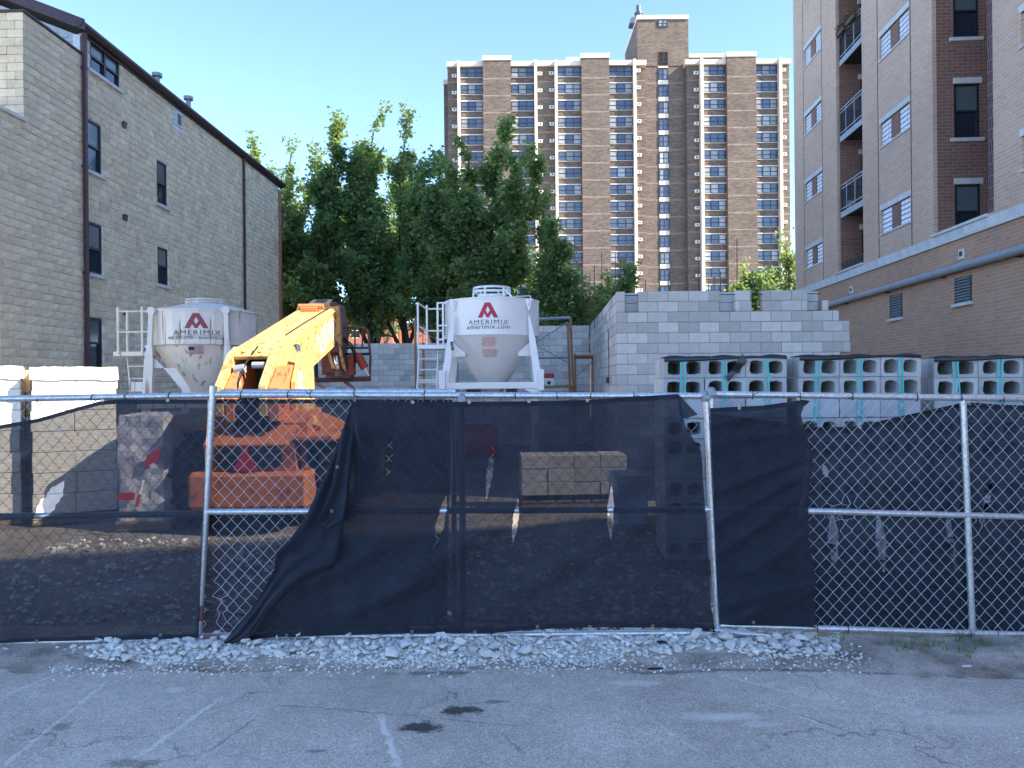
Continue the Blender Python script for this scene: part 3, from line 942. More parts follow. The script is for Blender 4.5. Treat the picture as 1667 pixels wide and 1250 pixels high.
    l = MB(); l.box(dx0-0.2, dx1+0.2, y_cor-0.01, y_cor+0.06, z_bal+1.62, z_bal+1.66); l.build('lintel', MT['rust_brown'], root)
    # copings
    c = MB(); c.bbox(-0.32, 0.05, y_near, y_cor+0.02, z_bal, z_bal+0.09, 0.012); c.build('balcony_coping', MT['limestone'], root)
    c = MB(); c.bbox(-0.32, 0.04, y_cor-0.04, y_pipe-0.05, z_par, z_par+0.06, 0.008); c.bbox(-6, -0.33, y_cor-0.04, y_cor+0.28, z_par, z_par+0.06, 0.008)
    c.build('parapet_cap', MT['fascia'], root)
    # gable end with pale siding, corner board, rake
    slope = 0.40
    g = MB()
    yv = y_pipe
    H0 = z_eave-0.15
    g.prism([(-0.05, z_par), (-0.05, H0-0.12), (-9, H0-0.12+9*slope), (-9, z_par)], 'y', yv-0.06, yv+0.05)
    gw = g.build('gable_wall', MT['siding'], root)
    k = 0; sd = MB()
    z = z_par
    while z < H0+4.5:
        xe = -0.2 if z+0.11 < H0-0.12 else -0.2-(z+0.11-(H0-0.12))/slope
        if xe > -8.8: sd.add([(-8.9,yv-0.06,z+0.115),(xe,yv-0.06,z+0.115),(xe,yv-0.085,z),(-8.9,yv-0.085,z),(-8.9,yv-0.06,z),(xe,yv-0.06,z)], [(0,1,2,3),(3,2,5,4),(1,5,2)])
        z += 0.115
    sd.build('siding', MT['siding'], gw, kind='stuff')
    cb = MB(); cb.box(-0.2, -0.012, yv-0.10, yv-0.062, z_par, H0-0.10); cb.build('corner_board', MT['white_metal'], gw)
    # roof: slope rising away from the eave
    r = MB()
    r.prism([(0.22, z_eave-0.06), (0.22, z_eave+0.02), (-9.0, z_eave+0.02+9.22*slope), (-18.2, z_eave+0.02), (-18.2, z_eave-0.06), (-9.0, z_eave-0.10+9.22*slope)], 'y', yv-0.30, y_far+0.12)
    rf = r.build('roof', MT['gravel_roof'], root)
    rk = MB(); rk.prism([(0.26, z_eave-0.24), (0.26, z_eave+0.05), (-9, z_eave+0.05+9.26*slope), (-9, z_eave-0.24+9.26*slope)], 'y', yv-0.34, yv-0.302)
    rk.build('rake_board', MT['plum'], rf)
    gt = MB(); gt.prism([(0.02, z_eave-0.16), (0.14, z_eave-0.16), (0.225, z_eave-0.06), (0.225, z_eave+0.0), (0.02, z_eave+0.0)], 'y', yv-0.36, y_far+0.14)
    gt.build('gutter', MT['fascia'], rf)
    so = MB(); so.box(-0.02, 0.03, yv, y_far+0.1, z_eave-0.24, z_eave-0.162); so.build('soffit_board', MT['fascia'], rf)
    for px, top in ((268, 0.6), (319.5, 0.7)):
        yy, _ = q(px, 150)
        v = MB(); v.lathe([(0.09,-0.6),(0.09,top-0.12),(0.17,top-0.12),(0.17,top),(0.02,top+0.02)], 12)
        v.build('roof_vent', MT['zinc'], rf, (-0.75, yy+1.0, z_eave+0.45), smooth=False)
    # downpipes
    for px, w in ((135, 0.12), (394.5, 0.10)):
        yy, _ = q(px, 200)
        dp = MB(); dp.bbox(0.02, 0.02+w*0.8, yy-w/2, yy+w/2, 0.1, z_eave-0.12, 0.012)
        for zz in (2.2, 5.0, 7.9, 10.6): dp.box(0.0, 0.03+w*0.8, yy-w/2-0.012, yy+w/2+0.012, zz, zz+0.06)
        dp.build('downpipe', MT['plum'], root)
    # windows, vents
    for w in wins:
        ya, yb, zb, zt, kw = w
        sash_window(root, ya, yb, zb, zt, 0.0, **kw)
    ya, yb, zb, zt = gb
    g = MB()
    for i in range(4):
        for j in range(5):
            g.bbox(-0.08, -0.01, ya+(yb-ya)*i/4+.008, ya+(yb-ya)*(i+1)/4-.008, zb+(zt-zb)*j/5+.008, zb+(zt-zb)*(j+1)/5-.008, 0.015)
    gw = g.build('glass_block_window', MT['glass_block'], root, kind='stuff')
    v = MB(); cy, cz = (ya+yb)/2+0.05, (zb+zt)/2
    v.box(-0.02, 0.02, cy-0.2, cy+0.2, cz-0.24, cz+0.24); v.build('vent_frame', MT['white_metal'], root)
    v = MB(); v.box(0.0, 0.025, cy-0.15, cy+0.15, cz-0.19, cz+0.19); v.build('vent_flap', MT['window_grey'], root)
    for px, pya, pyb in ((201.5, 199, 208), (203, 350, 359), (204, 504, 513)):
        yy, zt = q(px, pya); _, zb = q(px, pyb)
        v = MB(); h = zt-zb
        v.box(0.0, 0.045, yy-0.10, yy+0.10, zb, zb+h); v.box(0.045, 0.06, yy-0.11, yy+0.11, zb+h-0.03, zb+h+0.01)
        v.build('wall_vent', MT['plum'], root)
    # brick pier at the far end
    b = MB(); b.box(-0.3, 0.02, y_far-0.35, y_far+0.02, 0, z_eave-0.36); b.box(-26, -0.3, y_far, y_far+0.02, 0, z_eave-0.36)
    b.build('brick_pier', MT['brick_red'], root)
    ch = MB(); ch.bbox(-1.1,-0.3, y_far-0.6, y_far, z_eave, z_eave+0.55, 0.02); ch.build('roof_box', MT['zinc'], rf)
build_left()
# ------------------------------------------------------------------ right: brick apartment block with balconies
RD, RS = 11.4, 0.056
RROT = -math.atan(RS)
RIGHT_H = 33.0
def build_right():
    root = thing('brick_apartment_building', 'brown brick apartment block with balconies, pale stone band and long grey pipe', 'building', (RD, 0, 0), RROT)
    def q(px, py): return on_wall(px, py, RD, RS)
    y0 = 8.5
    y_far = q(1292, 200)[0]
    n0, n1 = q(1403, 200)[0], q(1361, 200)[0]          # balcony niche
    r0, r1 = q(1607, 200)[0], q(1517.5, 200)[0]        # light well
    zb0, zb1 = 5.84, 6.15
    D1, D2 = 2.4, 3.2
    c = MB()
    c.box(0.12, 20, y0+0.12, y_far-0.12, 0, zb1)
    c.box(0.12, 20, y0+0.12, r0-0.12, zb1, RIGHT_H)
    c.box(0.12, 20, r1+0.12, n0-0.12, zb1, RIGHT_H)
    c.box(0.12, 20, n1+0.12, y_far-0.12, zb1, RIGHT_H)
    c.box(D2, 20, r0-0.12, r1+0.12, zb1, RIGHT_H)
    c.box(D1, 20, n0-0.12, n1+0.12, zb1, RIGHT_H)
    c.build('core', MT['brick_dark'], root)
    # glass block windows
    fl = [6.98 + 3.0*k for k in range(9)]
    ya, yb = q(1481, 300)[0], q(1433, 300)[0]
    yc, yd = q(1337.5, 300)[0], q(1310.5, 300)[0]
    yn1, yn0 = q(1663, 300)[0], q(1663, 300)[0]-2.1
    wins = []
    for z in fl:
        for (a, b) in ((ya, yb), (yc, yd), (yn0, yn1)):
            w = b-a
            wins.append((a, b, z, z+0.80))
    # louvres / base holes
    louv = []
    for pa, pb, pt, pbm in ((1447.5, 1468, 482, 520), (1553, 1581, 454, 496)):
        y_b, zt = q(pa, pt); y_a, _ = q(pb, pt); _, zz = q(pa, pbm)
        louv.append((y_a, y_b, zz, zt))
    base = MB(); panel(base, y0, y_far, 0, zb0, louv, 0, 0.12)
    base.box(0.12, 20, y0, y0+0.12, 0, zb0); base.box(0.12, 20, y_far-0.12, y_far, 0, zb0)
    base.build('lower_wall', MT['brick_tan'], root)
    up = MB()
    panel(up, y0, r0, zb1, RIGHT_H, wins, 0, 0.12)
    panel(up, r1, n0, zb1, RIGHT_H, wins, 0, 0.12)
    panel(up, n1, y_far, zb1, RIGHT_H, wins, 0, 0.12)
    up.box(0.12, 20, y0, y0+0.12, zb1, RIGHT_H); up.box(0.12, 20, y_far-0.12, y_far, zb1, RIGHT_H)
    up.build('upper_wall', MT['brick_mauve'], root)
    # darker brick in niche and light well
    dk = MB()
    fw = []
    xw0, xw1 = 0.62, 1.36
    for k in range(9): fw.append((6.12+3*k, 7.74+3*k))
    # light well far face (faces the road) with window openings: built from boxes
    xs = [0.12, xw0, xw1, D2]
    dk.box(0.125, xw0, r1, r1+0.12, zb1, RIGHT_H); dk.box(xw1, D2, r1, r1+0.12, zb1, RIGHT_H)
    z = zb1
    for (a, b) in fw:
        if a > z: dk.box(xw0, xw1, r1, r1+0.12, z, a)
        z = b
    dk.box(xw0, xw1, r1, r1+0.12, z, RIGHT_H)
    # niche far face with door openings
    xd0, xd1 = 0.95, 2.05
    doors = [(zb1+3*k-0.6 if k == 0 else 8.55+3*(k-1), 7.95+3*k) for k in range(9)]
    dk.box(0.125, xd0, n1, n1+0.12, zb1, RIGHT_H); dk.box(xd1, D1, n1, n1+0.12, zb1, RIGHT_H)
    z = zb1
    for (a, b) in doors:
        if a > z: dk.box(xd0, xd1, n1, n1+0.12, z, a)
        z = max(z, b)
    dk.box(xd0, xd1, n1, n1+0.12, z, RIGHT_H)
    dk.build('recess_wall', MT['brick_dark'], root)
    # soldier strip on the near corner of the light well
    s = MB(); s.box(-0.004, 0.3, r0-0.24, r0+0.003, zb1+0.1, RIGHT_H); s.build('corner_strip', MT['brick_soldier'], root)
    # windows of the light well
    for (a, b) in fw:
        o = sash_window(root, 0, xw1-xw0, a, b)
        o.location = (xw0, r1, 0); o.rotation_euler = (0, 0, -PI/2)
        l = MB(); l.bbox(xw0-0.02, xw1+0.08, r1-0.03, r1+0.02, b, b+0.18, 0.01); l.build('lintel', MT['limestone'], root)
    for (a, b) in doors:
        d = MB(); d.box(xd0, xd1, r1*0+n1+0.05, n1+0.11, max(a, zb1), b)
        o = d.build('balcony_door', MT['window_dark'], root)
        p = MB(); p.box(xd0+0.1, xd1-0.1, n1+0.035, n1+0.049, max(a, zb1)+0.15, b-0.12); p.build('pane', MT['glass'], o)
        l = MB(); l.bbox(xd0-0.1, xd1+0.1, n1-0.03, n1+0.02, b, b+0.2, 0.01); l.build('lintel', MT['limestone'], root)
    # glass block windows: two lights with a brick panel between
    shared = {}
    for (a, b, z0, z1) in wins:
        w = b-a
        cuts = ((0.0, w*0.36), (w*0.64, w))
        key = round(w, 2)
        if key not in shared:
            g = MB()
            for (u, v) in cuts:
                for i in range(3):
                    for j in range(5):
                        s0, s1 = u+(v-u)*i/3, u+(v-u)*(i+1)/3
                        t0, t1 = 0.8*j/5, 0.8*(j+1)/5
                        g.bbox(0.052, 0.10, s0+.014, s1-.014, t0+.013, t1-.013, 0.012)
            gm = g.mesh('glass_blocks', MT['glass_block'])
            p = MB(); p.box(0.03, 0.118, w*0.36, w*0.64, 0.0, 0.80); p.box(0.075, 0.118, 0, w*0.36, 0, 0.8); p.box(0.075, 0.118, w*0.64, w, 0, 0.8)
            pm = p.mesh('window', [MT['brick_dark']])
            l = MB(); l.bbox(-0.025, 0.05, -0.06, w+0.06, 0.80, 0.99, 0.008); lm = l.mesh('lintel', MT['limestone'])
            l = MB(); l.bbox(-0.04, 0.10, -0.06, w+0.06, -0.07, 0.0, 0.008); sm = l.mesh('sill', MT['limestone'])
            shared[key] = (gm, pm, lm, sm)
        gm, pm, lm, sm = shared[key]
        o = link('window', pm, root, (0, a, z0))
        link('glass_blocks', gm, o, kind='stuff'); link('lintel', lm, o); link('sill', sm, o)
    # control joints
    for px in (1429.5, 1483, 1308.5, 1338.5):
        y = q(px, 300)[0]
        m = MB(); m.box(-0.003, 0.02, y-0.03, y+0.03, zb1+0.02, RIGHT_H); m.build('control_joint', MT['brick_soldier'], root)
    for px in (1400, 1522, 1619):
        y = q(px, 500)[0]
        m = MB(); m.box(-0.003, 0.02, y-0.012, y+0.012, 0, zb0); m.build('control_joint', MT['mortar_grey'], root)
    # stone band, stone by stone
    L = 0.61; y = y0; st = {}
    while y < y_far-0.01:
        b = min(y+L, y_far); k = round(b-y, 3)
        if k not in st:
            m = MB(); m.bbox(-0.05, 0.12, .004, k-.004, zb0+0.085, zb1, 0.006); st[k] = m.mesh('band_stone', MT['limestone'])
            m = MB(); m.bbox(-0.075, 0.12, .004, k-.004, zb0, zb0+0.08, 0.008); st[(k,1)] = m.mesh('drip_stone', MT['limestone'])
        link('band_stone', st[k], root, (0, y, 0)); link('drip_stone', st[(k,1)], root, (0, y, 0))
        y += L
    for (a, b, dd) in ((r0, r1, D2), (n0, n1, D1)):
        m = MB(); m.bbox(-0.10, dd, a-0.05, b-0.001, zb1+0.003, zb1+0.09, 0.012); m.build('coping', MT['limestone'], root)
    # pipe along the base wall
    yA, zA = q(1667, 416); zP = 5.02
    m = MB(); m.tube([(-0.16, y0-0.2, zP), (-0.16, y_far+0.3, zP)], 0.115, 14)
    for i in range(9):
        yy = y0+1.2+i*3.0; m.tube([(-0.16, yy, zP), (-0.16, yy+0.14, zP)], 0.128, 14)
    me = m.mesh('pipe', MT['pipe']); smooth_by_angle(me); o = link('pipe', me, root)
    for i in range(7):
        yy = y0+2.5+i*3.6; b = MB(); b.box(-0.16, 0.0, yy-0.02, yy+0.02, zP-0.16, zP-0.118); b.build('bracket', MT['black_metal'], o)
    # louvres
    for (a, b, z0, z1) in louv:
        f = MB(); f.box(0.06, 0.118, a, b, z0, z1); f.box(-0.01, 0.06, a, a+0.05, z0, z1); f.box(-0.01, 0.06, b-0.05, b, z0, z1)
        o = f.build('louvre', MT['black_metal'], root)
        n = 9
        for i in range(n):
            zz = z0 + (z1-z0)*(i+0.15)/n
            s = MB(); s.add([(-0.03,a+.05,zz),(-0.03,b-.05,zz),(0.05,b-.05,zz+0.075),(0.05,a+.05,zz+0.075),(-0.03,a+.05,zz-.012),(-0.03,b-.05,zz-.012),(0.05,b-.05,zz+0.063),(0.05,a+.05,zz+0.063)],
                            [(0,1,2,3),(7,6,5,4),(0,4,5,1),(2,6,7,3),(0,3,7,4),(1,5,6,2)])
            s.build('slat', MT['zinc'], o)
        s = MB(); s.bbox(-0.09, 0.06, a-0.05, b+0.05, z0-0.09, z0, 0.01); s.build('sill', MT['limestone'], o)
    for pa, pb, pt, pbm in ((1560, 1569, 407, 424), (1383, 1388, 467, 479)):
        yb_, zt = q(pa, pt); ya_, _ = q(pb, pt); _, zz = q(pa, pbm)
        f = MB(); f.bbox(-0.03, 0.02, ya_, yb_, zz, zt, 0.01); o = f.build('vent', MT['limestone'], root)
        f = MB(); f.box(-0.036, -0.028, ya_+0.06, yb_-0.06, zz+0.09, zt-0.07); f.build('grille', MT['black_metal'], o)
    # balconies
    for k in range(9):
        z = 8.55 + 3.0*k
        x0, x1 = 0.02, D1-0.02
        m = MB(); m.box(x0+0.06, x1, n0+0.05, n1-0.35, z-0.14, z)
        b = m.build('balcony', MT['black_metal'], root)
        m = MB(); m.box(x0, x0+0.055, n0+0.02, n1-0.30, z-0.20, z+0.02); m.build('edge_beam', MT['zinc'], b)
        rail = MB(); ye = n1-0.33
        for zz in (0.12, 0.92, 1.05): rail.box(x0+0.0, x0+0.045, n0+0.03, ye, z+zz, z+zz+0.04)
        for yy in (n0+0.06, (n0+ye)/2-0.3, (n0+ye)/2+0.5): rail.box(x0+0.002, x0+0.043, yy, yy+0.045, z+0.02, z+1.05)
        rail.build('railing', MT['zinc'], b)
        pk = MB(); yy = n0+0.15
        while yy < ye: pk.box(x0+0.012, x0+0.03, yy, yy+0.016, z+0.16, z+0.92); yy += 0.11
        for i in range(18): xx = x0+0.06+i*0.11; pk.box(xx, xx+0.016, ye-0.03, ye-0.012, z+0.02, z+1.0)
        pk.box(x0+0.05, x1, ye-0.035, ye-0.005, z+1.0, z+1.04); pk.box(x0+0.0, x0+0.05, ye-0.045, ye+0.0, z, z+1.06)
        pk.build('pickets', MT['black_metal'], b, kind='stuff')
    m = MB()
    for zz in (0.12, 0.42): m.box(0.0, 0.03, n0+0.05, n1-0.35, zb1+zz, zb1+zz+0.025)
    yy = n0+0.1
    while yy < n1-0.38: m.box(0.006, 0.024, yy, yy+0.02, zb1+0.09, zb1+0.43); yy += 0.13
    m.build('low_railing', MT['black_metal'], root)
    # flower boxes on the third balcony rail, pot on the first
    R = Matrix.Rotation(RROT, 4, 'Z')
    def loc(p): v = R @ Vector(p); return (v.x+RD, v.y, v.z)
    for i, (yy, lab) in enumerate(((n1-0.75, 'flower box with dry brown flowers hung at the far end of the top balcony rail'), (n0+0.75, 'flower box with dry brown flowers hung at the near end of the top balcony rail'))):
        t = thing('flower_box', lab, 'planter', loc((-0.06, yy, 8.55+6+0.93)), RROT, 'flower boxes on the balcony rail')
        m = MB(); m.prism([(-0.09,0.12),(-0.07,-0.03),(0.04,-0.03),(0.05,0.12)], 'y', -0.36, 0.36); m.build('trough', MT['dry_brown'], t)
        rn = random.Random(i); m = MB()
        for j in range(240):
            p = Vector((rn.uniform(-0.14,0.08), rn.uniform(-0.42,0.42), rn.uniform(0.08,0.34))); a = rn.uniform(0,6.3); s = 0.04
            d = Vector((math.cos(a), math.sin(a), rn.uniform(-.5,.5)))*s; e = d.cross(Vector((rn.uniform(-1,1),rn.uniform(-1,1),1))).normalized()*s*0.6
            m.add([p-d, p+e, p+d, p-e], [(0,1,2,3)])
        m.build('flowers', MT['brown_stone'], t, kind='stuff', fix=False)
    t = MB(); t.lathe([(0.0,0.0),(0.12,0.0),(0.16,0.34),(0.17,0.36),(0.0,0.35)], 14)
    o = t.build('plant_pot', MT['white_plastic'], None, loc((0.22, n1-0.75, 8.55)), smooth=False); tag(o, 'pale round plant pot standing on the lowest balcony', 'pot')
    rf = MB(); rf.box(-0.15, 20, y0-0.15, y_far+0.15, RIGHT_H+0.004, RIGHT_H+0.4); rf.build('roof', MT['limestone'], root)
build_right()

# ------------------------------------------------------------------ unseen building behind the camera, placed and sized to shade the foreground
def build_across():
    root = thing('unseen_shade_building', 'unseen red brick building behind the camera, sized to shade the foreground', 'building', (24.2, -2.6, 0), math.atan(0.29))
    H = ACROSS_H
    m = MB()
    holes = []
    nF = int(H/3.4)
    for k in range(nF):
        for i in range(6): holes.append((-11+i*4.0, -11+i*4.0+1.6, 1.0+3.4*k, 2.8+3.4*k))
    # front skin faces +y: build with panel in rotated axes then map (x<->y)
    p = MB(); panel(p, -13, 13, 0, H, holes, 0, 0.15)
    p.v = [(v[1], -v[0], v[2]) for v in p.v]
    p.box(-13, 13, -14, -0.15, 0, H)
    p.build('wall', MT['brick_red'], root)
    gm = MB(); gm.box(0, 1.6, -0.14, -0.10, 0, 1.8)
    fm = MB(); fm.box(0, 1.6, -0.13, -0.04, 0.87, 0.93); fm.box(0, .06, -0.13, -0.04, 0, 1.8); fm.box(1.54, 1.6, -0.13, -0.04, 0, 1.8)
    G = gm.mesh('pane', MT['glass']); Fm = fm.mesh('window', MT['window_dark'])
    for h in holes:
        o = link('window', Fm, root, (h[0], 0, h[2])); link('pane', G, o)
    c = MB(); c.box(-13.3, 13.3, -14.3, 0.3, H+0.004, H+0.5); c.build('cornice', MT['limestone'], root)
ACROSS_H = 23.4
build_across()
# ------------------------------------------------------------------ far apartment tower
def build_tower():
    Y0 = 122.0
    k = F/Y0                          # pixels per metre
    root = thing('apartment_tower', 'tall brown brick apartment tower with cream fins and a raised central stair shaft', 'building', (0, Y0, 0), 0.0)
    X = lambda px: (px-833.5+4.0)/k   # +4: roll offset at that height
    Zt = lambda py: CAM_Z + (625.0-py-1.5)/k
    FH = 27.45/k; NF = 17
    z_top = Zt(103.5)                 # main roof
    win_top0 = Zt(108.5)
    PJ = 1.05
    xl, xr = X(729), X(1285)
    b = MB()
    b.box(xl, X(1040), 0, 16, 0, z_top-0.05)
    b.box(X(1118), xr, 0, 16, 0, z_top-0.05)
    b.box(X(1040), X(1118), 1.0, 16, 0, z_top-0.05)
    b.box(X(720.8), X(729), 2.2, 16, 0, Zt(122))
    b.build('wall', MT['brick_tower'], root)
    # roof edge caps
    def cap(x0, x1, z, y0=-0.3, h=0.75):
        m = MB(); m.box(x0, x1, y0, 16.2, z-h*0.55, z+h*0.45); m.build('roof_cap', MT['cream'], root)
    cap(X(729)-0.1, X(787), z_top, -0.55); cap(X(832), X(946), z_top, -0.55); cap(X(991), X(1052), z_top, -0.55); cap(X(1115), X(1181), z_top, -0.55); cap(X(1228), xr+0.15, z_top, -0.55)
    cap(X(720), X(728.9), Zt(122), 2.0)
    def pier(pa, pb, ztop):
        m = MB(); m.box(X(pa), X(pb), -PJ, -0.001, 0, ztop); m.build('pier', MT['brick_tower'], root)
        m = MB(); m.box(X(pa)-0.1, X(pb)+0.1, -PJ-0.12, 3, ztop+.002, ztop+0.75); m.build('pier_cap', MT['cream'], root)
        me = MB(); me.box(X(pa), X(pb), -PJ-0.012, -PJ+0.02, 0, 0.22); me = me.mesh('floor_band', MT['brick_band'])
        for i in range(NF): link('floor_band', me, root, (0, 0, win_top0-FH*(i+1)+0.42))
    pier(787, 832, Zt(101)); pier(946, 991, Zt(98.5)); pier(1181, 1228, Zt(98.5))
    for pa, pb in ((745.5, 749.5), (870, 874.5), (903, 907.3), (1030, 1034.5), (1138.3, 1143), (1265.5, 1270)):
        m = MB(); m.box(X(pa), X(pb), -PJ-0.03, -0.001, 0, z_top+0.32); m.build('fin', MT['cream'], root)
    # window bays
    pane_cols = 3
    def bay(pa, pb):
        w = X(pb)-X(pa); h = 15.7/k; key = round(w, 2)
        if key not in cache:
            f = MB(); t = 0.13
            f.box(0, w, -0.10, -0.02, 0, t*0.8); f.box(0, w, -0.10, -0.02, h-t*0.8, h)
            pw = w/3
            for i in range(4):
                c = min(max(i*pw, t/2), w-t/2); f.box(c-t*0.55, c+t*0.55, -0.104, -0.018, t*0.8, h-t*0.8)
            for i in range(3): f.box(i*pw+t*.55, (i+1)*pw-t*.55, -0.092, -0.024, h*0.47-0.06, h*0.47+0.06)
            p = MB(); p.box(t*.55, pw-t*.55, -0.06, -0.03, 0.1, h-0.1)
            l = MB(); l.box(0, w, -0.12, -0.015, h, h+0.17)
            s = MB(); s.box(0, w, -0.12, -0.015, -0.07, -0.0)
            cache[key] = (f.mesh('window', MT['window_dark']), p.mesh('pane', MT['glass_var']), l.mesh('lintel', MT['cream']), s.mesh('sill', MT['cream']), pw)
        fm, pm, lm, sm, pw = cache[key]
        for i in range(NF):
            z = win_top0 - FH*i - h
            o = link('window', fm, root, (X(pa), 0, z))
            for j in range(3): link('pane', pm, o, (j*pw, 0, 0))
            if i > 0: link('lintel', lm, o)
            link('sill', sm, o)
    cache = {}
    for pa, pb in ((749.5, 787), (832, 870), (907.3, 946), (991, 1030), (1143, 1181), (1228, 1265.5)): bay(pa, pb)
    # air conditioners
    a = MB(); a.box(-0.36, 0.36, -0.42, -0.005, 0, 0.46)
    am = a.mesh('air_conditioner', MT['white_metal'])
    g = MB(); g.box(-0.16, 0.16, -0.425, -0.40, 0.08, 0.38); gm = g.mesh('grille', MT['window_grey'])
    for px, py0 in ((740, 121), (879.5, 118.5), (898, 118), (1039.5, 115), (1133, 119.5), (1275, 116)):
        for i in range(NF):
            o = link('air_conditioner', am, root, (X(px), 0, Zt(py0+3.5)-FH*i)); link('grille', gm, o)
    for pa, pb, yy in ((729.3, 745, -0.012), (875, 902.5, -0.012), (1035, 1051, -0.012), (1119, 1138, -0.012), (1270.5, 1285, -0.012), (1052, 1073.5, 0.988), (1090.5, 1117, 0.988)):
        me = MB(); me.box(X(pa), X(pb), yy, yy+0.03, 0, 0.2); me = me.mesh('floor_band', MT['brick_band'])
        for i in range(NF): link('floor_band', me, root, (0, 0, win_top0-FH*(i+1)+0.42-0.1))
    # stair shaft
    zs = Zt(28)
    m = MB(); m.box(X(1040), X(1124), 0.9, 14, z_top-0.06, zs); m.build('stair_shaft', MT['brick_tower'], root)
    m = MB(); m.box(X(1039.3), X(1124.6), 0.7, 14.2, zs+.003, zs+0.65); m.build('shaft_cap', MT['cream'], root)
    m = MB(); m.lathe([(0.6,0),(0.6,1.7),(0.72,1.7),(0.72,2.0),(0.4,2.0),(0.4,3.2)], 14); m.box(-1.3,-0.6,-0.5,0.5,0,1.1); m.box(-1.6,1.6,-1,1,-0.2,0.3)
    m.build('chimney', MT['window_grey'], root, (X(1048), 4, zs+0.65))
    # stair windows with cream panels between
    w = X(1090)-X(1074); h = 18.5/k
    f = MB(); f.box(0,w,0.86,0.97,0,0.1); f.box(0,w,0.86,0.97,h-0.1,h)
    for c in (0.06, w/2, w-0.06): f.box(c-0.07, c+0.07, 0.855, 0.972, 0.1, h-0.1)
    f.box(0.13,w-0.13,0.865,0.968,h*0.45-.05,h*0.45+.05)
    fm = f.mesh('stair_window', MT['window_dark'])
    p = MB(); p.box(0.12, w/2-0.07, 0.90, 0.95, 0.09, h-0.09); pm = p.mesh('pane', MT['glass_var'])
    c = MB(); c.box(0, w, 0.90, 0.985, 0, 7.2/k); cm = c.mesh('spandrel', MT['cream'])
    for i in range(NF+1):
        z = Zt(81) - FH*i - h
        o = link('stair_window', fm, root, (X(1074), 0, z))
        link('pane', pm, o); link('pane', pm, o, (w/2-0.05, 0, 0)); link('spandrel', cm, o, (0, 0, -7.4/k))
    o = link('stair_window', fm, root, (X(1074), -0.1, Zt(28.5)-h*0.62)); o.scale = (1, 1, 0.62)
    link('pane', pm, o); link('pane', pm, o, (w/2-0.05, 0, 0))
    # penthouses
    for pa, pb, pt, y in ((928, 996, 75.5, 5.0), (1133.5, 1198, 76, 4.0)):
        m = MB(); m.box(X(pa), X(pb), y, 13, z_top-0.06, Zt(pt+2)); m.build('penthouse', MT['brick_tower'], root)
        m = MB(); m.box(X(pa)-0.2, X(pb)+0.2, y-0.25, 13.2, Zt(pt+2)+.003, Zt(pt+2)+0.6); m.build('penthouse_cap', MT['cream'], root)
    m = MB(); m.box(X(996), X(1040), 6.0, 13, z_top-0.06, Zt(82)); m.box(X(1124), X(1133.5), 6, 13, z_top-0.06, Zt(81)); m.build('penthouse', MT['brick_tower'], root)
    m = MB(); m.box(X(996), X(1040), 5.8, 13.1, Zt(82)+.003, Zt(82)+0.45); m.box(X(1124), X(1133.5), 5.8, 13.1, Zt(81)+.003, Zt(81)+0.45); m.build('penthouse_cap', MT['cream'], root)
    for i in range(2):
        f = MB(); f.box(0, 1.15, 5.93, 6.0, 0, 1.3); f = f.build('window', MT['window_dark'], root, (X(996.5)+i*1.25, 0, Zt(95.5)))
        p = MB(); p.box(0.1, 1.05, 5.90, 5.93, 0.1, 0.58); p.box(0.1, 1.05, 5.90, 5.93, 0.7, 1.2); p.build('pane', MT['glass_var'], f)
    for px in (970, 1206):
        m = MB(); m.lathe([(0.35,0),(0.35,0.5),(0.2,0.6),(0.2,0.9),(0.4,1.0),(0.0,1.15)], 10); m.build('roof_fan', MT['white_metal'], root, (X(px), 3, z_top+0.55))
    m = MB(); m.box(-0.35,0.35,-0.4,0,0,0.5); m.build('air_conditioner', MT['white_metal'], root, (X(1166), 4.0, z_top+0.7))
build_tower()

# ------------------------------------------------------------------ low red brick houses behind the trees
def build_rowhouse(px0, px1, Y, H, lab):
    a, b = W(px0, 600, Y).x, W(px1, 600, Y).x
    root = thing('brick_rowhouse', lab, 'house', (a, Y, 0), 0, 'red brick houses behind the trees')
    w = b-a
    holes = [(x0, x0+1.1, z, z+1.7) for z in (1.2, 4.2, 7.2) for x0 in np.arange(1.2, w-1.5, 2.6) if z+2 < H]
    p = MB(); panel(p, 0, w, 0, H, holes, 0, 0.2); p.v = [(v[1], v[0], v[2]) for v in p.v]
    p.box(0, w, 0.2, 9, 0, H); p.build('wall', MT['brick_red'], root)
    f = MB(); f.box(0,1.1,0.08,0.18,0,0.08); f.box(0,1.1,0.08,0.18,0.82,0.9); f.box(0,1.1,0.08,0.18,1.62,1.7); f.box(0,.07,.08,.18,.08,1.62); f.box(1.03,1.1,.08,.18,.08,1.62); fm = f.mesh('window', MT['white_metal'])
    g = MB(); g.box(0.07,1.03,0.12,0.16,0.08,0.82); g.box(0.07,1.03,0.12,0.16,0.9,1.62); gm = g.mesh('pane', MT['glass'])
    for h in holes:
        o = link('window', fm, root, (h[0], 0, h[2])); link('pane', gm, o)
    c = MB(); c.box(-0.15, w+0.15, -0.2, 9.1, H+.003, H+0.35); c.build('cornice', MT['limestone'], root)
build_rowhouse(440, 640, 84, 9.6, 'low sunlit red brick house glimpsed through the trees beside the tan building')
build_rowhouse(648, 740, 88, 8.8, 'low sunlit red brick house glimpsed through the trees behind the white silo ladder')
